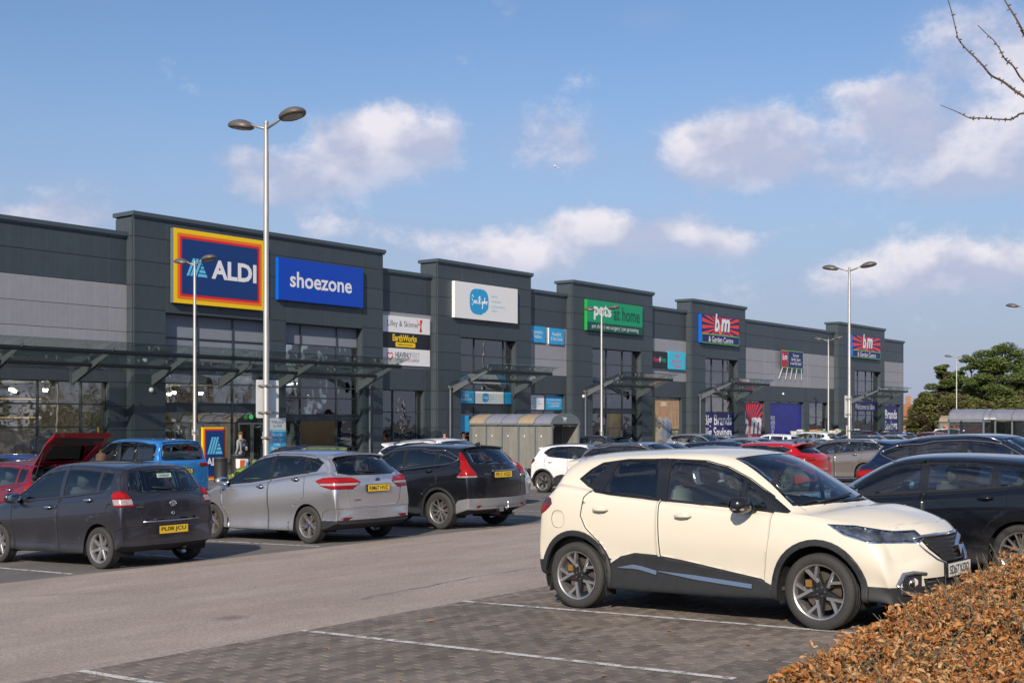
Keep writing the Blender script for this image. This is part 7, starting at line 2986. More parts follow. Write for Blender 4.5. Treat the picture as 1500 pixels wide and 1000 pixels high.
def shelter(label, x0, x1, y0, y1, n, eave=1.95, rise=.42, logo=True, roofs=None, clear=False, zg=-.224):
	r = empty('trolley_shelter', ((x0 + x1) / 2, (y0 + y1) / 2, zg))
	tag(r, label, 'trolley shelter', 'trolley shelters in the car park')
	cx, cy = (x0 + x1) / 2, (y0 + y1) / 2
	hw, L = (x1 - x0) / 2, (y1 - y0)
	E_ = eave - zg
	K = 12
	def arcp(k, o=0.):
		a = math.pi * k / K
		return (-(hw + .08 + o) * math.cos(a), E_ + (rise + o) * math.sin(a))
	for i in range(n):
		ya, yb2 = -L / 2 + L * i / n + .02, -L / 2 + L * (i + 1) / n - .02
		b = MB()
		v = []
		for k in range(K + 1):
			x, z = arcp(k)
			v += [(x, ya, z), (x, yb2, z)]
		b.add(v, [(2 * k, 2 * k + 1, 2 * k + 3, 2 * k + 2) for k in range(K)])
		mm = (roofs[i] if roofs else M_ROOFG)
		b.build('roof_panel', mm, r, smooth=True)
	for i in range(n + 1):
		y = -L / 2 + L * i / n
		b = MB()
		b.tube([(arcp(k, .01)[0], y, arcp(k, .01)[1]) for k in range(K + 1)], .028, 6)
		b.build('roof_hoop', M_SHF, r, smooth=True)
		for s in (-1, 1):
			b = MB()
			b.box(s * hw - .035, y - .035, -.05, s * hw + .035, y + .035, E_)
			b.build('post', M_SHF, r)
	for s in (-1, 1):
		b = MB()
		b.box(s * (hw + .07) - .03, -L / 2 - .03, E_ - .05, s * (hw + .07) + .03, L / 2 + .03, E_ + .03)
		b.build('eave_rail', M_SHF, r)
		for i in range(n):
			ya, yb2 = -L / 2 + L * i / n + .05, -L / 2 + L * (i + 1) / n - .05
			b = MB()
			b.box(s * hw - .008, ya, .35, s * hw + .008, yb2, E_ - .1)
			b.build('side_panel', M_POLYC if clear else M_POLY, r)
			b = MB()
			b.lathe([(0, .03), (.03, .03), (.035, .02), (0, .012)], 8, Matrix.Translation((s * hw, (ya + yb2) / 2 + .1, E_ - .5)) @ Matrix.Rotation(R_(90 * s), 4, 'Y'))
			b.build('fixing_disc', S_WHT, r)
	for yy in (-L / 2, L / 2):
		b = MB()
		pts = [(arcp(k)[0], yy, arcp(k)[1]) for k in range(K + 1)]
		b.prism(pts, (0, .02 if yy > 0 else -.02, 0))
		g = b.build('gable', M_SHF if logo else M_POLYC, r)
		if logo and yy < 0:
			M = FM(-.08, yy - .024, E_ + .2)
			for p in ([(-.12, .1), (-.17, .12), (-.17, .09), (-.13, .07), (-.09, -.05), (.1, -.05), (.1, -.03), (-.075, -.03)], [(-.09, .07), (.14, .07), (.11, -.01), (-.07, -.01)]):
				flat('trolley_mark', p, M, .002, S_WHT, g)
			for q in (-.06, .08):
				flat('trolley_mark', ell(q, -.09, .022, .022, 10), M, .002, S_WHT, g)
	# hoop rails that hold the trolleys
	for s in (-.45, .45):
		b = MB()
		b.tube([(s * hw * 2 * .5, -L / 2 + .1, .0), (s * hw, -L / 2 + .1, .5), (s * hw, L / 2 - .1, .5), (s * hw, L / 2 - .1, 0)], .022, 6)
		b.build('guide_rail', M_GALV, r)
	return r


shelter('barrel-roofed trolley shelter with brown and grey roof panels before the charity shop', 40.6, 42.5, 29.3, 33.6, 5, roofs=[M_ROOFG, M_ROOFB, M_ROOFG, M_ROOFG, M_ROOFB])
shelter('short barrel-roofed trolley shelter under the pines, left of the pair at the right edge', 58.4, 60.2, 17.5, 19.1, 1, eave=2.12, rise=.5, logo=False, clear=True, zg=-.1)
shelter('longer barrel-roofed trolley shelter at the right edge under the pines', 61.0, 62.8, 15.6, 18.3, 2, eave=2.12, rise=.5, logo=False, clear=True, zg=-.1)
shelter('farthest small trolley shelter with a sunburst board on its side', 103.4, 105.2, 31.0, 34.6, 2, eave=1.95, rise=.5, logo=False, zg=-.2, roofs=[M_ROOFG, M_ROOFB])
r = empty('advert_board', (103.2, 32.6, 1.0))
tag(r, 'sunburst advert board on the side of the farthest trolley shelter', 'sign')
Ml = Matrix(((0, 0, -1, 0), (-1, 0, 0, 0), (0, 1, 0, 0), (0, 0, 0, 1)))
b = MB()
b.box(0, -1.6, -.75, .04, 1.6, .6)
b.build('board', S_BMN, r)
rays(Ml, -1.6, -.75, 1.6, .6, 0, -.2, 22, S_ORG, r, .004)
bm(Ml, 0, -.15, .9, r, .01)
# trolleys nested in the shelters
M_WIRE = mat('trolley_wire', (.5, .5, .5), .35, metal=.9)


def trolley(x, y, z, label=None):
	r = empty('shopping_trolley', (x, y, z))
	tag(r, label or 'wire shopping trolley nested in the row inside the brown and grey roofed shelter', 'trolley', 'trolleys in the barrel-roofed shelter')
	b = MB()
	for zz, a in ((.45, .0), (.7, .02), (.95, .05)):
		b.tube([(-.22 - a, -.35 - a, zz), (.22 + a, -.35 - a, zz), (.22 + a, .35 + a, zz), (-.22 - a, .35 + a, zz), (-.22 - a, -.35 - a, zz)], .008, 4)
	for k in range(9):
		t = -1 + k / 4
		for s in (-1, 1):
			b.tube([(s * .22, t * .35, .45), (s * .27, t * .4, .95)], .004, 4)
			if k % 2 == 0: b.tube([(t * .22, s * .35, .45), (t * .27, s * .4, .95)], .004, 4)
	b.build('basket', M_WIRE, r)
	b = MB()
	b.tube([(-.27, -.45, 1.0), (.27, -.45, 1.0)], .018, 8)
	b.build('handle', S_BLUE, r)
	b = MB()
	for s in (-1, 1):
		b.tube([(s * .2, -.38, .95), (s * .2, -.38, .12), (s * .16, .38, .12)], .012, 6)
	b.build('chassis', M_WIRE, r)
	for sx in (-1, 1):
		for sy in (-1, 1):
			b = MB()
			b.lathe([(0, .015), (.05, .015), (.05, -.015), (0, -.015)], 10, Matrix.Translation((sx * .18, sy * .36, .05)) @ Matrix.Rotation(R_(90), 4, 'Y'))
			b.build('wheel', M_PLASTIC, r)
	return r


for k in range(7):
	trolley(41.55 + .03 * (k % 2), 30.0 + k * .35, -.224)

# ------------------------------------------------------------------ small street things
def litter_bin(label, x, y, z):
	r = empty('litter_bin', (x, y, z))
	tag(r, label, 'bin', 'bins on the pavement by the supermarket')
	b = MB()
	b.lathe([(0, 0), (.25, 0), (.26, .05), (.25, .08), (.25, .78), (.27, .8), (.27, .84), (.2, .86)], 24)
	auto_smooth(b.build('body', M_PLASTIC, r))
	b = MB()
	b.lathe([(.2, .86), (.24, .88), (.24, .93), (.12, .95), (.12, .8), (0, .8)], 24)
	b.build('lid', mat('bin_lid', (.05, .05, .055), .5), r, smooth=True)


litter_bin('black round litter bin right of the supermarket board', 29.95, 37.0, -.224)
litter_bin('second black round litter bin behind the colourful leaflet box', 31.5, 37.9, -.17)
r = empty('leaflet_box', (31.05, 37.1, -.224))
tag(r, 'small orange, blue and white leaflet box between the two black bins', 'leaflet box')
b = MB()
b.box(-.2, -.12, .0, .2, .12, .85)
b.build('case', S_WHT, r)
M = FM(0, -.122, .5)
flat('print', [(-.2, -.1), (-.02, -.1), (.06, .3), (-.2, .3)], M, .002, S_ORG, r)
flat('print', [(.02, -.1), (.2, -.1), (.2, .2), (.12, .25)], M, .002, S_CYAN, r)
b = MB()
b.box(-.45, -.3, 0, .45, .3, .85)
b.box(-.48, -.33, .85, .48, .33, .95)
o = b.build('grit_bin', mat('bin_yellow', (.75, .45, .02), .5))
o.location = (102.0, 35.6, -.2)
tag(o, 'yellow grit bin far off at the foot of the pines', 'bin')


# goods outside the discount store and inside the shoe shop door
def goods(label, x0, x1, y, z, seed, hgt=.9):
	rg = random.Random(seed)
	r = empty('goods_display', ((x0 + x1) / 2, y, z))
	tag(r, label, 'goods display', 'goods stacked outside the shops')
	mats_ = [mat('goods_white', (.6, .6, .58), .6), mat('goods_cream', (.5, .42, .3), .6), mat('goods_orange', (.6, .22, .05), .6), mat('goods_green', (.1, .3, .08), .6), mat('goods_grey', (.3, .3, .3), .6)]
	b = MB()
	w = (x1 - x0) / 2
	b.box(-w, -.35, .35, w, .35, .4)
	for k in range(int(w * 2 / .6) + 1):
		b.box(-w + k * .6, -.3, 0, -w + k * .6 + .04, .3, .35)
	b.build('bench', mats_[4], r)
	x = -w
	while x < w - .1:
		ww = rg.uniform(.1, .22)
		hh = rg.uniform(hgt * .45, hgt)
		b = MB()
		if rg.random() < .5:
			b.box(x, -.25, .4, x + ww, .2, .4 + hh)
		else:
			b.lathe([(0, .4), (ww * .5, .4), (ww * .62, .4 + hh * .6), (ww * .3, .4 + hh * .62), (ww * .9, .4 + hh), (0, .4 + hh)], 8, Matrix.Translation((x + ww / 2, 0, 0)))
		b.build('item', mats_[rg.choice((0, 0, 0, 1, 1, 2, 3, 4))], r)
		x += ww + .03


goods('white and coloured garden goods on benches below the long silver band', 87.0, 96.5, 40.3, -.17, 5, 1.15)
goods('pale garden goods heaped by the farthest discount store door', 98.0, 101.0, 40.3, -.17, 6, 1.2)
goods('garden goods to the right of the farthest discount store door', 104.5, 108.5, 40.3, -.17, 7, .9)
r = empty('display_stand', (38.7, 42.8, ZB + .03))
tag(r, 'shoe rack with a green price card inside the open shoe shop door', 'display stand')
b = MB()
b.box(-.7, -.2, 0, .9, .2, .06)
b.box(-.7, -.2, .7, .9, .2, .74)
b.build('rack', M_STEEL, r)
for k in range(12):
	b = MB()
	b.box(-.68 + k * .13, -.18, .74, -.58 + k * .13, .1, 1.05 + .05 * (k % 3))
	b.build('shoe_box', mat('goods_pink', (.5, .35, .33), .6) if k % 2 else mat('goods_white', (.6, .6, .58), .6), r)
b = MB()
b.box(-.5, -.22, 1.15, .1, -.2, 1.75)
b.build('price_card', mat('card_green', (.12, .55, .05), .5), r)
b = MB()
b.box(-.5, -.22, 1.76, .1, -.2, 2.1)
b.build('price_card', S_WHT, r)
b = MB()
b.box(32.0, 40.93, 3.25, 32.5, 41.0, 3.33)
# small round wall lights under the canopy
for x, z, lb in ((29.7, 3.3, 'small round white wall lamp on the pier left of the supermarket door'), (87.7, 4.1, 'small white alarm box on the long low bay'), (59.9, 3.5, 'small white wall lamp left of the pet shop door')):
	b = MB()
	b.lathe([(0, .1), (.06, .09), (.1, .04), (.1, 0)], 14, FM(x, 40.95 if x != 87.7 else 41.35, z))
	tag(b.build('wall_lamp', S_WHT, smooth=True), lb, 'wall lamp')


# ------------------------------------------------------------------ people
def person(label, x, y, z, yaw, height, top, legs, hair, pose=0., backpack=False, hat=None, longhair=False):
	r = empty('person', (x, y, z), R_(yaw))
	tag(r, label, 'person')
	k = height / 1.75
	sw = pose
	J = {'pelvis': (0, 0, .95), 'belly': (.0, 0, 1.1), 'chest': (0, 0, 1.32), 'neck': (0.01, 0, 1.5), 'head0': (.02, 0, 1.58), 'head1': (.03, 0, 1.68)}
	R0 = {'pelvis': (.16, .13), 'belly': (.145, .115), 'chest': (.17, .12), 'neck': (.058, .058), 'head0': (.075, .085), 'head1': (.075, .09)}
	E_ = [('pelvis', 'belly'), ('belly', 'chest'), ('chest', 'neck'), ('neck', 'head0'), ('head0', 'head1')]
	for s, n in ((1, 'l'), (-1, 'r')):
		f = sw * s
		J['hip' + n] = (0, s * .09, .88); R0['hip' + n] = (.1, .1)
		J['knee' + n] = (.22 * f + .04, s * .1, .49); R0['knee' + n] = (.065, .065)
		J['ank' + n] = (.38 * f - .08 * abs(sw), s * .1, .09); R0['ank' + n] = (.042, .045)
		J['toe' + n] = (.38 * f + .14, s * .11, .035); R0['toe' + n] = (.04, .035)
		J['sh' + n] = (0, s * .17, 1.42); R0['sh' + n] = (.065, .065)
		J['el' + n] = (-.1 * f - .02, s * .25, 1.15); R0['el' + n] = (.047, .047)
		J['wr' + n] = (.1 - .12 * f, s * .24, .92); R0['wr' + n] = (.032, .028)
		J['palm' + n] = (.13 - .12 * f, s * .235, .86); R0['palm' + n] = (.036, .02)
		E_ += [('pelvis', 'hip' + n), ('hip' + n, 'knee' + n), ('knee' + n, 'ank' + n), ('ank' + n, 'toe' + n), ('chest', 'sh' + n), ('sh' + n, 'el' + n), ('el' + n, 'wr' + n), ('wr' + n, 'palm' + n)]
		px_ = J['palm' + n]
		for q in range(4):
			J['f%d' % q + n] = (px_[0] - .025 + q * .018, px_[1], px_[2] - .07 - .008 * (q in (1, 2))); R0['f%d' % q + n] = (.009, .009)
			E_.append(('palm' + n, 'f%d' % q + n))
		J['th' + n] = (px_[0] + .045, px_[1] - s * .01, px_[2] - .02); R0['th' + n] = (.01, .01)
		E_.append(('palm' + n, 'th' + n))
	names = list(J)
	me = bpy.data.meshes.new('body')
	me.from_pydata([tuple(c * k for c in J[n]) for n in names], [(names.index(a), names.index(b_)) for a, b_ in E_], [])
	o = obj('body', me, r)
	sk = o.modifiers.new('s', 'SKIN')
	sl = me.skin_vertices[0].data
	for i, n in enumerate(names):
		sl[i].radius = (R0[n][1] * k, R0[n][0] * k) if False else (R0[n][0] * k, R0[n][1] * k)
	sl[0].use_root = True
	ss = o.modifiers.new('d', 'SUBSURF')
	ss.levels = 1
	dg = bpy.context.evaluated_depsgraph_get()
	m2 = bpy.data.meshes.new_from_object(o.evaluated_get(dg))
	o.modifiers.clear()
	o.data = m2
	m2.materials.clear()
	mats_ = [S_SKIN, top, legs, M_PLASTIC]
	for m_ in mats_: m2.materials.append(m_)
	for p in m2.polygons:
		c = p.center / k
		if c.z > 1.5: i = 0
		elif c.z < .07: i = 3
		elif abs(c.y) > .17 and c.z < .9: i = 0
		elif c.z > .93: i = 1
		elif abs(c.y) > .185: i = 1
		else: i = 2
		p.material_index = i
		p.use_smooth = True
	# face
	b = MB()
	b.tube([(.11 * k, 0, 1.67 * k), (.135 * k, 0, 1.63 * k)], [.008, .013], 6)
	b.build('nose', S_SKIN, r, smooth=True)
	for s in (1, -1):
		b = MB()
		b.lathe([(0, .004), (.012, 0)], 8, Matrix.Translation((.108 * k, s * .03 * k, 1.675 * k)) @ Matrix.Rotation(R_(90), 4, 'Y'))
		b.build('eye', S_BLK, r)
		b = MB()
		b.lathe([(0, .01), (.018, .006), (.022, -.01)], 8, Matrix.Translation((.02 * k, s * .088 * k, 1.65 * k)) @ Matrix.Rotation(R_(-90 * s), 4, 'X'))
		b.build('ear', S_SKIN, r)
	# hair cap
	b = MB()
	prof = [(0, .075)] + [(.1 * math.sin(R_(a)), .075 * math.cos(R_(a))) for a in (20, 40, 60, 80)] + [(.1, -.02 if not longhair else -.14)]
	b.lathe(prof, 16, Matrix.Translation((.012 * k, 0, 1.705 * k)) @ Matrix.Rotation(R_(-10), 4, 'Y') @ Matrix.Diagonal((1.02, .92, 1, 1)))
	for i, v in enumerate(b.v):
		n_ = mnoise.noise(Vector(v) * 30) * .012
		b.v[i] = (v[0] + n_, v[1] + n_, v[2] + n_)
	b.build('hair' if not hat else 'woolly_hat', hat or hair, r, smooth=True)
	if backpack:
		bmx = bmesh.new()
		bmesh.ops.create_cube(bmx, size=1)
		bmesh.ops.scale(bmx, vec=(.18, .3, .46), verts=bmx.verts)
		bmesh.ops.bevel(bmx, geom=list(bmx.edges), offset=.07, segments=3, affect='EDGES')
		bmesh.ops.translate(bmx, vec=(-.2, 0, 1.24), verts=bmx.verts)
		for f in bmx.faces: f.smooth = True
		m3 = bpy.data.meshes.new('backpack')
		bmx.to_mesh(m3)
		bmx.free()
		m3.materials.append(S_BLK)
		bp = obj('backpack', m3)
		bp.location = r.location
		bp.rotation_euler = r.rotation_euler
		tag(bp, 'black backpack with a white leaf mark worn by the man in the grey top', 'backpack')
		for s in (1, -1):
			b = MB()
			b.tube([(-.15, s * .1, 1.46), (-.0, s * .12, 1.52), (.125, s * .12, 1.4), (.11, s * .13, 1.2), (-.1, s * .15, 1.08)], .018, 6)
			b.build('strap', S_BLK, bp, smooth=True)
		Mb = Matrix(((0, 0, -1, -.295), (-1, 0, 0, 0), (0, 1, 0, 1.16), (0, 0, 0, 1)))
		for a, l_, w_ in ((90, .1, .03), (50, .09, .025), (130, .09, .025)):
			ca, sa = math.cos(R_(a)), math.sin(R_(a))
			flat('leaf_mark', [(0, 0), (ca * l_ * .5 + sa * w_, sa * l_ * .5 - ca * w_), (ca * l_, sa * l_), (ca * l_ * .5 - sa * w_, sa * l_ * .5 + ca * w_)], Mb, .004, S_WHT, bp)
		rect('leaf_mark', -.08, -.035, .08, -.022, Mb, .004, S_WHT, bp)
		rect('leaf_mark', -.06, -.06, .06, -.047, Mb, .004, S_WHT, bp)
	return r


M_HAIRB = mat('brown_hair', (.09, .05, .03), .8, var=.3, vscale=40)
M_HAIRD = mat('dark_hair', (.03, .022, .018), .8)
person('man in a light grey top walking towards the supermarket door', 32.0, 38.3, -.17, 95, 1.8, mat('grey_sweatshirt', (.26, .26, .27), .9), mat('dark_trousers', (.02, .02, .025), .9), M_HAIRB, pose=.6, backpack=True)
person('person in a red coat and dark woolly hat by the charity shop', 45.5, 39.3, -.17, 200, 1.68, mat('red_coat', (.35, .04, .03), .9), mat('dark_trousers', (.02, .02, .025), .9), M_HAIRB, pose=.4, hat=mat('dark_wool', (.03, .03, .035), .95))
person('person with long brown hair following the one in the red coat', 46.6, 39.0, -.17, 200, 1.58, mat('rust_jumper', (.2, .07, .05), .9), mat('dark_trousers', (.02, .02, .025), .9), M_HAIRB, pose=-.4, longhair=True)
person('person with curly brown hair standing at the open boot of the maroon car', 13.25, 19.75, -.1, 90, 1.6, mat('dark_coat', (.03, .03, .035), .9), mat('dark_trousers', (.02, .02, .025), .9), M_HAIRB, pose=.1, longhair=True)

# gull
def gull():
	r = empty('gull', (0, 0, 0))
	tag(r, 'white gull gliding in front of the clouds', 'bird')
	t, vv = (814 - 750) / 1800.0, (614 - 244) / 1800.0
	d = 120
	Fx, Fy = math.cos(R_(37.68)), math.sin(R_(37.68))
	r.location = (d * (Fx + Fy * t), d * (Fy - Fx * t), CAM_H + vv * d)
	r.rotation_euler = (R_(-38), R_(-14), R_(150))
	b = MB()
	b.tube([(-.26, 0, 0), (-.18, 0, 0), (-.05, 0, 0), (.08, 0, 0), (.17, 0, .01), (.22, 0, .015), (.27, 0, .005)], [.012, .045, .075, .07, .045, .035, .006], 10)
	b.build('body', S_WHT, r, smooth=True)
	for s in (1, -1):
		b = MB()
		sec = [(.04, .06, .0, .17), (.02, .3, .13, .15), (-.0, .5, .12, .1), (-.08, .72, .05, .03)]
		v = []
		for x, y, z, c in sec:
			v += [(x + c / 2, s * y, z), (x, s * y, z + .012), (x - c / 2, s * y, z - .004), (x, s * y, z - .008)]
		f = []
		for i in range(3):
			for j in range(4):
				f.append((i * 4 + j, i * 4 + (j + 1) % 4, i * 4 + 4 + (j + 1) % 4, i * 4 + 4 + j))
		b.add(v, f)
		w_ = b.build('wing', mat('gull_grey', (.5, .5, .52), .7), r, smooth=True)
		b = MB()
		b.add([(-.02, s * .62, .085), (-.1, s * .64, .075), (-.14, s * .74, .04), (-.08, s * .74, .05)], [(0, 1, 2, 3)])
		b.build('wing_tip', S_BLK, w_)
	b = MB()
	b.prism([(-.22, -.03, 0), (-.4, -.08, 0), (-.4, .08, 0), (-.22, .03, 0)], (0, 0, .008))
	b.build('tail', S_WHT, r)


gull()
# ------------------------------------------------------------------ vegetation
def leaf_mat(name, cols, rough=.6, trans=.25):
	m = bpy.data.materials.new(name)
	m.use_nodes = True
	nt = m.node_tree
	nt.nodes.clear()
	L = nt.links
	o = nt.nodes.new('ShaderNodeOutputMaterial')
	g = nt.nodes.new('ShaderNodeNewGeometry')
	oi = nt.nodes.new('ShaderNodeObjectInfo')
	ad = nt.nodes.new('ShaderNodeMath')
	L.new(g.outputs['Random Per Island'], ad.inputs[0])
	L.new(oi.outputs['Random'], ad.inputs[1])
	fr = nt.nodes.new('ShaderNodeMath')
	fr.operation = 'FRACT'
	L.new(ad.outputs[0], fr.inputs[0])
	cr = nt.nodes.new('ShaderNodeValToRGB')
	e = cr.color_ramp.elements
	e[0].color = (*cols[0], 1)
	e[1].color = (*cols[-1], 1)
	for i, c in enumerate(cols[1:-1]):
		q = e.new((i + 1) / (len(cols) - 1))
		q.color = (*c, 1)
	L.new(fr.outputs[0], cr.inputs[0])
	d = nt.nodes.new('ShaderNodeBsdfDiffuse')
	t = nt.nodes.new('ShaderNodeBsdfTranslucent')
	gl = nt.nodes.new('ShaderNodeBsdfGlossy')
	gl.inputs['Roughness'].default_value = rough
	gl.inputs['Color'].default_value = (.5, .5, .5, 1)
	L.new(cr.outputs[0], d.inputs[0])
	L.new(cr.outputs[0], t.inputs[0])
	a = nt.nodes.new('ShaderNodeMixShader')
	a.inputs[0].default_value = trans
	L.new(d.outputs[0], a.inputs[1])
	L.new(t.outputs[0], a.inputs[2])
	b = nt.nodes.new('ShaderNodeMixShader')
	b.inputs[0].default_value = .06
	L.new(a.outputs[0], b.inputs[1])
	L.new(gl.outputs[0], b.inputs[2])
	L.new(b.outputs[0], o.inputs[0])
	return m


M_BEECH = leaf_mat('dry_hedge_leaf', [(.2, .07, .02), (.5, .2, .055), (.56, .28, .09), (.62, .4, .2), (.3, .11, .03), (.56, .23, .06)], trans=.3)
M_HGREEN = leaf_mat('fresh_hedge_leaf', [(.08, .16, .02), (.14, .24, .04)], trans=.35)
M_TWIG = mat('hedge_twig', (.13, .11, .07), .9, var=.3, vscale=30)
M_BARK = mat('brown_bark', (.11, .075, .055), .9, var=.4, vscale=30, bump=.5, bscale=50)
M_BUD = mat('branch_bud', (.12, .09, .05), .8)

# hedge: ground outline (x along, y across), height over x
hrng = random.Random(11)


def hedge_h(x, y):
	# height above the bed, rising to the right; low and thin at its left end
	q = [(5.5, .2), (6.6, .28), (7.6, .28), (8.6, .27), (9.1, .36), (9.6, .42), (10.3, .48), (11.2, .46), (13, .46)]
	base = lerp_tab(q, x + (3.0 - y) * .25) + .04 * math.sin(x * 2.3) + .04 * math.sin(x * 5.1 + 1)
	edge = min(1, max(0, (x - left_x(y)) / .55))
	e2 = min(1, max(.0, (3.45 - y) / .4))
	return base * (.35 + .65 * math.sqrt(edge)) * (.35 + .65 * math.sqrt(e2))


def left_x(y):
	# left end of the hedge, slanting
	if y > 2.6: return 6.1 + (y - 2.6) * 1.5
	return 6.1 - (2.6 - y) * 1.0


def leaf_geo(s, M):
	c = .35
	v = [(-1, 0, .12), (-.35, .46, .26), (.35, .4, .2), (1, .1, -.3), (.3, -.44, .3), (-.4, -.4, .1), (0, 0, -.08)]
	return [M @ Vector((x * s, y * s, z * s)) for x, y, z in v], [(0, 6, 1), (1, 6, 2), (2, 6, 3), (3, 6, 4), (4, 6, 5), (5, 6, 0)]


hedge = empty('hedge', (9.5, 2.6, .37))
tag(hedge, 'clipped hedge of dry orange-brown leaves in the bottom right corner', 'hedge')
HI = Matrix.Translation((-9.5, -2.6, -.37))
leaves = []
for k in range(56000):
	y = hrng.uniform(.9, 3.46)
	x = hrng.uniform(left_x(y) - .05, 13.6)
	d = .7915 * x + .6112 * y
	l = .6112 * x - .7915 * y
	if d < 3 or l / d > .46: continue
	hh = hedge_h(x, y)
	bump_ = .10 * mnoise.noise(Vector((x * 3.5, y * 3.5, 0))) + .08 * mnoise.noise(Vector((x * 9, y * 9, 5)))
	face = hrng.random()
	if face < .62:
		z = hh + bump_ - abs(hrng.gauss(0, .045)) + (hrng.random() < .05) * hrng.uniform(0, .09)
	else:
		z = hrng.uniform(.02, 1) * (hh + bump_)
		if hrng.random() < .6:
			if x < left_x(y) + .6: x = left_x(y) + abs(hrng.gauss(0, .1))
			else: y = 3.46 - abs(hrng.gauss(0, .08))
			z = hrng.uniform(.02, 1) * max(.05, hedge_h(x + .3, y - .1))
	if z < 0 or (mnoise.noise(Vector((x * 11, y * 11, z * 11))) < -.22 and hrng.random() < .8): continue
	zz = .37 + z
	v = 614 - 1800 * (zz - CAM_H) / d
	if v > 1060: continue
	s = .012 + .022 * hrng.random() ** 1.5 + .012 * (hrng.random() < .12)
	leaves.append((d, x, y, zz, s))
for k in range(1500):
	# sprays standing proud of the clipped surface
	y = hrng.uniform(1.0, 3.35)
	x = hrng.uniform(left_x(y) + .1, 13.2)
	d = .7915 * x + .6112 * y
	if d < 3 or (.6112 * x - .7915 * y) / d > .46: continue
	a, ln = hrng.uniform(0, 6.3), hrng.uniform(.05, .17)
	zt = hedge_h(x, y)
	for q in range(hrng.randint(4, 9)):
		t = hrng.random()
		leaves.append((d, x + math.cos(a) * ln * .6 * t + hrng.gauss(0, .014), y + math.sin(a) * ln * .6 * t + hrng.gauss(0, .014), .37 + zt + ln * t, .01 + .018 * hrng.random()))
leaves.sort(key=lambda a: a[0] - a[4] * 6 - (a[3] - .7) * 2)
lm = MB()
lg = MB()
lmesh = []
for q in range(6):
	v, f = leaf_geo(1, Matrix.Rotation(hrng.uniform(-.3, .3), 4, 'X'))
	me = bpy.data.meshes.new('leaf')
	me.from_pydata([tuple(a) for a in v], [], f)
	me.materials.append(M_BEECH)
	lmesh.append(me)
big = 0
for i, (d, x, y, z, s) in enumerate(leaves):
	rot = Matrix.Rotation(hrng.uniform(0, 6.3), 4, 'Z') @ Matrix.Rotation(hrng.gauss(0, .8), 4, 'X') @ Matrix.Rotation(hrng.gauss(.2, .7), 4, 'Y')
	if i < 294:
		o = obj('leaf', lmesh[i % 6], hedge)
		o.matrix_basis = HI @ Matrix.Translation((x, y, z)) @ rot @ Matrix.Scale(s * 1.1, 4)
	else:
		g = hrng.random() < .035
		vs, fs = leaf_geo(s * (.6 if g else 1), HI @ Matrix.Translation((x, y, z)) @ rot)
		(lg if g else lm).add(vs, fs)
o = lm.build('foliage', M_BEECH, hedge)
o['kind'] = 'stuff'
o = lg.build('green_shoots', M_HGREEN, hedge)
o['kind'] = 'stuff'
tw = MB()
for k in range(2600):
	y = hrng.uniform(.9, 3.35)
	x = hrng.uniform(left_x(y), 13.2)
	if (.6112 * x - .7915 * y) / (.7915 * x + .6112 * y) > .46: continue
	hh = hedge_h(x, y)
	a = hrng.uniform(0, 6.3)
	l_ = hrng.uniform(.1, .2)
	p0 = Vector((x, y, .37 + hrng.uniform(.2, .85) * hh))
	p1 = p0 + Vector((math.cos(a) * l_ * .5, math.sin(a) * l_ * .5, hh * .35))
	p2 = p1 + Vector((math.cos(a + .8) * l_ * .5, math.sin(a + .8) * l_ * .5, hh * .3))
	tw.tube([p0 + Vector((-9.5, -2.6, -.37)), p1 + Vector((-9.5, -2.6, -.37)), p2 + Vector((-9.5, -2.6, -.37))], [.006, .004, .0025], 4, cap=False)
o = tw.build('twigs', M_TWIG, hedge)
o['kind'] = 'stuff'
# dark inner mass so the hedge is not see-through
core = MB()
nx_, ny_ = 60, 14
grid = {}
for j in range(ny_ + 1):
	y = .9 + (3.0 - .9) * j / ny_
	for i in range(nx_ + 1):
		x = left_x(y) + .25 + (13.6 - left_x(y) - .25) * i / nx_
		core.v.append((x - 9.5, y - 2.6, max(-.02, hedge_h(x, y) * .72 - .02 + .04 * mnoise.noise(Vector((x * 4, y * 4, 2))))))
for j in range(ny_):
	for i in range(nx_):
		a = j * (nx_ + 1) + i
		core.f.append((a, a + 1, a + nx_ + 2, a + nx_ + 1))
		core.m.append(0)
o = core.build('inner_twigs', mat('hedge_inner', (.05, .032, .02), .95, var=.5, vscale=25, bump=1, bscale=40), hedge)
o['kind'] = 'stuff'
# grass tufts on the bed edge
gr = MB()
for k in range(9000):
	y = hrng.uniform(2.9, 3.57)
	x = hrng.uniform(6.4, 10.6)
	if hrng.random() < .0: continue
	h = hrng.uniform(.02, .06)
	a = hrng.uniform(0, 6.3)
	dx, dy = math.cos(a) * .004, math.sin(a) * .004
	lx, ly = hrng.gauss(0, .02), hrng.gauss(0, .02)
	gr.add([(x - dx, y - dy, .39), (x + dx, y + dy, .39), (x + lx, y + ly, .39 + h)], [(0, 1, 2)])
tag(gr.build('grass', leaf_mat('verge_grass', [(.05, .1, .02), (.1, .17, .03)], trans=.3)), kind='stuff')

# bare tree whose twigs reach in at the top right
CF = Vector((.7915, .6112, 0))
CR = Vector((.6112, -.7915, 0))


def at(u, v, d):
	return CF * d + CR * ((u - 750) / 1800 * d) + Vector((0, 0, CAM_H + (614 - v) / 1800 * d))


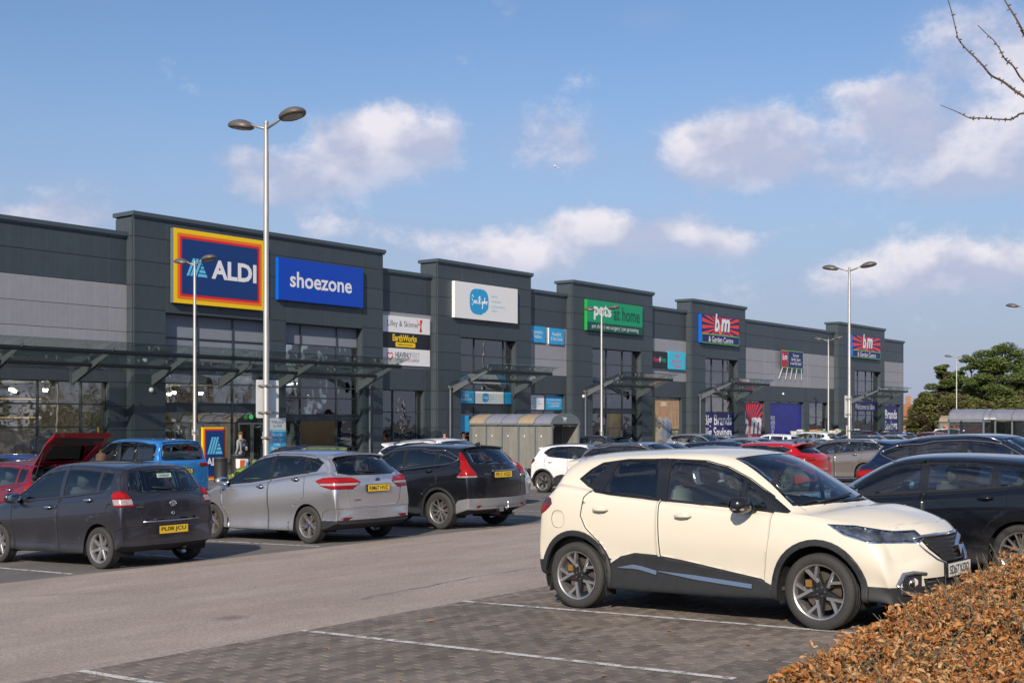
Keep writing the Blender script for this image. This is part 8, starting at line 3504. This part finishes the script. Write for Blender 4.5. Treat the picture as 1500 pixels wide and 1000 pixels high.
def bare_tree():
	base = at(1900, 950, 8.6)
	base.z = .36
	r = empty('bare_tree', base)
	tag(r, 'bare budding tree whose thin twigs enter at the top right corner', 'tree')
	I = -base
	top = at(1830, -300, 8.6)
	pts = [base + (top - base) * t + Vector((.1 * math.sin(t * 5), .08 * math.sin(t * 4 + 1), 0)) for t in [k / 10 for k in range(11)]]
	b = MB()
	b.tube([p + I for p in pts], [.09 - .006 * k for k in range(11)], 10)
	b.build('trunk', M_BARK, r, smooth=True)
	d = 8.2
	curves = [([(1388, -2), (1395, 22), (1401, 48), (1404, 58), (1415, 72), (1428, 84), (1441, 98), (1452, 111), (1468, 119), (1484, 131), (1500, 142), (1560, 185), (1650, 235), (1745, 270)], .0030, .011),
			  ([(1432, 37), (1444, 49), (1455, 59), (1464, 72), (1472, 87), (1484, 97), (1492, 110), (1500, 120), (1540, 165), (1600, 200), (1690, 250)], .0025, .009),
			  ([(1465, -18), (1472, 1), (1479, 13), (1488, 27), (1496, 42), (1500, 51), (1530, 95), (1600, 150), (1700, 230)], .004, .010),
			  ([(1377, 154), (1392, 160), (1406, 166), (1420, 173), (1432, 173), (1450, 174), (1468, 175), (1480, 175), (1490, 170), (1500, 166), (1560, 165), (1660, 230), (1760, 330)], .0022, .009)]
	for ci, (cv, r0, r1) in enumerate(curves):
		P = [at(u, v, d + .05 * math.sin(i * .9 + ci)) for i, (u, v) in enumerate(cv)]
		Q = []
		for i in range(len(P) - 1):
			for s_ in range(3):
				t = s_ / 3
				p0, p1, p2, p3 = P[max(0, i - 1)], P[i], P[i + 1], P[min(len(P) - 1, i + 2)]
				Q.append(.5 * ((2 * p1) + (p2 - p0) * t + (2 * p0 - 5 * p1 + 4 * p2 - p3) * t * t + (3 * p1 - p0 - 3 * p2 + p3) * t ** 3))
		Q.append(P[-1])
		n = len(Q)
		near = min(pts, key=lambda p: (p - Q[-1]).length)
		Q.append(near)
		rs = [r0 + (r1 - r0) * (k / n) ** 1.1 for k in range(n)] + [r1 * 1.6]
		b = MB()
		b.tube([p + I for p in Q], rs, 7)
		br = b.build('branch', M_BARK, r, smooth=True)
		b = MB()
		rg = random.Random(ci + 5)
		k = 3 + ci
		while k < n - 8:
			p = Q[k]
			t = (Q[k + 1] - Q[k]).normalized()
			for q in range(rg.choice((1, 1, 2, 3))):
				a = rg.uniform(0, 6.3)
				nrm = t.cross(Vector((math.cos(a), math.sin(a), .3))).normalized()
				s_ = rg.uniform(.008, .016)
				b.tube([p + I, p + I + nrm * s_ * .8 + t * .003, p + I + nrm * s_ * 1.7 + t * .006], [.0035, .0055, .001], 5)
			k += rg.choice((1, 1, 2))
		b.build('buds', M_BUD, br)['kind'] = 'stuff'
	# remaining limbs outside the picture
	rg = random.Random(4)
	for k in range(9):
		p0 = pts[4 + k % 7]
		a = rg.uniform(-1.2, 1.2)
		dd = (CR * math.cos(a) + CF * math.sin(a)) * rg.uniform(.8, 1.6) + Vector((0, 0, rg.uniform(.6, 1.6)))
		b = MB()
		b.tube([p0 + I, p0 + I + dd * .5 + Vector((0, 0, -.1)), p0 + I + dd], [.03, .015, .004], 6)
		b.build('branch', M_BARK, r, smooth=True)


bare_tree()

# pines
M_PINE = leaf_mat('pine_needles', [(.07, .11, .03), (.12, .17, .04), (.17, .215, .055), (.1, .14, .04)], trans=.15)
M_PINEB = leaf_mat('brown_dead_needles', [(.09, .06, .035), (.13, .09, .05), (.07, .07, .03)], trans=.15)
M_SHRUB = leaf_mat('evergreen_shrub', [(.11, .14, .04), (.16, .18, .045), (.19, .16, .07)], trans=.15)
M_PBARK = mat('pine_bark', (.1, .06, .04), .9, var=.4, vscale=6)


def pad(b, c, rx, ry, rz, n, rg, s0=.1, s1=.2, hollow=.35):
	"""one foliage clump of small faces, lighter tufts turned up"""
	for _ in range(n):
		while True:
			p = Vector((rg.uniform(-1, 1), rg.uniform(-1, 1), rg.uniform(-.8, 1)))
			if hollow < p.length < 1: break
		q = Vector((c[0] + p.x * rx, c[1] + p.y * ry, c[2] + p.z * rz))
		s = rg.uniform(s0, s1)
		M = Matrix.Rotation(rg.uniform(0, 6.3), 3, 'Z') @ Matrix.Rotation(rg.gauss(.2, .7), 3, 'X')
		a = M @ Vector((s, 0, 0))
		d = M @ Vector((0, s * .45, s * .15))
		e = M @ Vector((s * .1, 0, s * .35))
		b.add([q - a, q + d, q + a, q - d * .8 + e], [(0, 1, 3), (1, 2, 3)])


def pine(label, x, y, h, w, seed, lean=0., low=.25, dead=.15, squash=.35, npad=46, grp='pines beyond the end of the terrace', m=None):
	rg = random.Random(seed)
	r = empty('pine_tree', (x, y, -.3))
	tag(r, label, 'tree', grp)
	b = MB()
	tp = [Vector((lean * t * t + .15 * math.sin(t * 7 + seed), .1 * math.cos(t * 5), h * .93 * t)) for t in [k / 8 for k in range(9)]]
	b.tube(tp, [.34 * (1 - .1 * k) * h / 12 for k in range(9)], 9)
	pads = []
	for k in range(npad):
		t = low + (1 - low) * (k + .5) / npad
		env = math.sin(min(1, (1.04 - t) / .5) * math.pi / 2) ** .7 * (.75 + .25 * min(1, (t - low) / .15))
		a = rg.uniform(0, 6.28)
		rad = w * env * math.sqrt(rg.uniform(.05, 1))
		i = min(7, int(t * 8))
		p0 = tp[i]
		c = Vector((p0.x + rad * math.cos(a), p0.y + rad * math.sin(a), h * t + rg.uniform(-.25, .25)))
		s = w * rg.uniform(.2, .38) * (.7 + .5 * env)
		pads.append((c, s))
		if rg.random() < .6:
			b.tube([p0, (p0 + c) / 2 + Vector((0, 0, -.15)), c], [.09 * h / 12, .06 * h / 12, .02], 5)
	b.build('trunk', M_PBARK, r, smooth=True)
	g, dd = MB(), MB()
	for c, s in pads:
		t = g if rg.random() > dead * (1.6 if c.z < h * .6 else .4) else dd
		pad(t, c, s * 1.12, s * 1.12, s * squash * rg.uniform(1.0, 1.6), int(400 * (s / w / .3) ** 2 * max(1, w / 3)), rg)
	o = g.build('crown', m or M_PINE, r)
	o['kind'] = 'stuff'
	if dd.v:
		o = dd.build('dead_sprays', M_PINEB, r)
		o['kind'] = 'stuff'


def uvd(u, d):
	p = CF * d + CR * ((u - 750) / 1800 * d)
	return p.x, p.y


pine('broad dark pine with layered crown, tallest of the group at the right', *uvd(1468, 150), 11.3, 3.9, 1, npad=80, low=.2)
pine('pine at the far right edge with a rounded crown', *uvd(1508, 158), 10.3, 3.6, 2, npad=60)
pine('thin ragged pine with a small top tuft behind the lamp post', *uvd(1420, 160), 10.4, 2.6, 3, npad=46, dead=.4, lean=.8)
pine('pine with brown dead sprays in its middle, left of the lamp post', *uvd(1385, 152), 8.9, 2.4, 4, npad=50, dead=.45)
pine('low mid-green pine filling the gap before the broad one', *uvd(1440, 145), 7.6, 3.0, 5, npad=50, low=.1)
pine('smallest bushy evergreen beside the end wall of the terrace', *uvd(1355, 146), 5.6, 2.0, 6, npad=44, low=.05, dead=.3, squash=.6, m=M_SHRUB)
pine('bushy evergreen below the ragged pine', *uvd(1400, 142), 5.0, 2.6, 7, npad=44, low=.02, dead=.35, squash=.6, m=M_SHRUB)
pine('low spreading evergreen at the foot of the broad pine', *uvd(1482, 140), 4.4, 3.4, 8, npad=44, low=.02, dead=.3, squash=.6, m=M_SHRUB)
pine('bushy evergreen between the broad pine and the ragged one', *uvd(1440, 138), 4.0, 2.6, 9, npad=36, low=.02, dead=.3, squash=.6, m=M_SHRUB)
fb = MB()
rg = random.Random(77)
for k in range(90):
	u = rg.uniform(1340, 1530)
	x, y = uvd(u, rg.uniform(160, 176))
	z = rg.uniform(.5, 3.2 if u < 1375 else 5.6)
	pad(fb, (x, y, z), 2.0, 2.0, 1.3, 420, rg, .12, .26, .2)
tag(fb.build('undergrowth', leaf_mat('olive_undergrowth', [(.08, .1, .03), (.13, .14, .04), (.16, .12, .07), (.1, .08, .05)], trans=.2)), kind='stuff')
# house glimpsed past the corner
r = empty('brick_house', (*uvd(1330, 190), -.3), R_(20))
tag(r, 'red-roofed brick house glimpsed between the terrace and the trees', 'house')
b = MB()
b.box(-5, -4, 0, 5, 4, 3.0)
b.build('wall', mat('house_brick', (.3, .16, .1), .9, var=.2, vscale=3), r)
b = MB()
b.prism([(-5.3, -4.4, 2.9), (-5.3, 4.4, 2.9), (-5.3, 0, 5.0)], (10.6, 0, 0))
b.build('roof', mat('house_tile', (.3, .13, .07), .9, var=.2, vscale=5), r)
b = MB()
b.box(-3, -.4, 4.4, -2.3, .4, 6.0)
b.build('chimney', mat('house_brick', (.3, .16, .1), .9), r)
for xx in (-3, 0, 3):
	b = MB()
	b.box(xx - .6, -4.06, 1.1, xx + .6, -4.0, 2.3)
	b.build('window', M_GLASSD, r)

# street behind the photographer, seen only in the shop glass
for i, (x, y) in enumerate(((6, -46), (24, -48), (42, -46), (62, -48))):
	r = empty('house', (x, y, .3))
	tag(r, ['cream gabled house', 'brick house with a steep roof', 'white rendered house', 'tall brick house'][i] + ' across the road, mirrored in the shop glass', 'house')
	b = MB()
	b.box(-6, -4, 0, 6, 4, 5.6)
	b.build('wall', [mat('house_cream', (.55, .47, .35), .9), mat('house_brick', (.3, .16, .1), .9)][i % 2], r)
	b = MB()
	b.prism([(-6.3, -4.4, 5.5), (-6.3, 4.4, 5.5), (-6.3, 0, 9.0)], (12.6, 0, 0))
	b.build('roof', mat('house_tile', (.3, .13, .07), .9), r)
	for xx in (-4, 0, 4):
		for zz in (1, 3.6):
			b = MB()
			b.box(xx - .8, 4.0, zz, xx + .8, 4.06, zz + 1.4)
			b.build('window', S_WHT, r)
bt = MB()
rg = random.Random(9)
for k in range(110):
	if k < 60: x, y = rg.uniform(-10, 110), rg.uniform(-40, -30)
	else: x, y = rg.uniform(-55, -42), rg.uniform(-35, 60)  # unseen left row, added to darken the reflections on the car sides
	h = rg.uniform(5, 9)
	base = Vector((x, y, .3))
	bt.tube([base, base + Vector((0, 0, h * .5)), base + Vector((rg.uniform(-.5, .5), 0, h))], [.16, .1, .02], 5)
	for q in range(26):
		t = rg.uniform(.25, .95)
		a = rg.uniform(0, 6.3)
		p = base + Vector((0, 0, h * t))
		l_ = (1.1 - t) * h * .5
		e = p + Vector((math.cos(a) * l_, math.sin(a) * l_, l_ * .9))
		bt.tube([p, (p + e) / 2 + Vector((0, 0, -.1)), e], [.04, .025, .008], 3, cap=False)
ev = MB()  # unseen evergreen belt added to darken low reflections in the car paint
for k in range(150):
	if k < 80: x, y = rg.uniform(-40, 110), rg.uniform(-60, -52)
	else: x, y = rg.uniform(-66, -57), rg.uniform(-55, 75)
	h = rg.uniform(3, 7)
	pad(ev, (x, y, h * .45), 2.8, 2.8, h * .6, 110, rg, .4, .9, .2)
tag(ev.build('unseen_treeline', M_SHRUB), kind='stuff')
o = bt.build('bare_trees', M_BARK)
tag(o, kind='stuff')
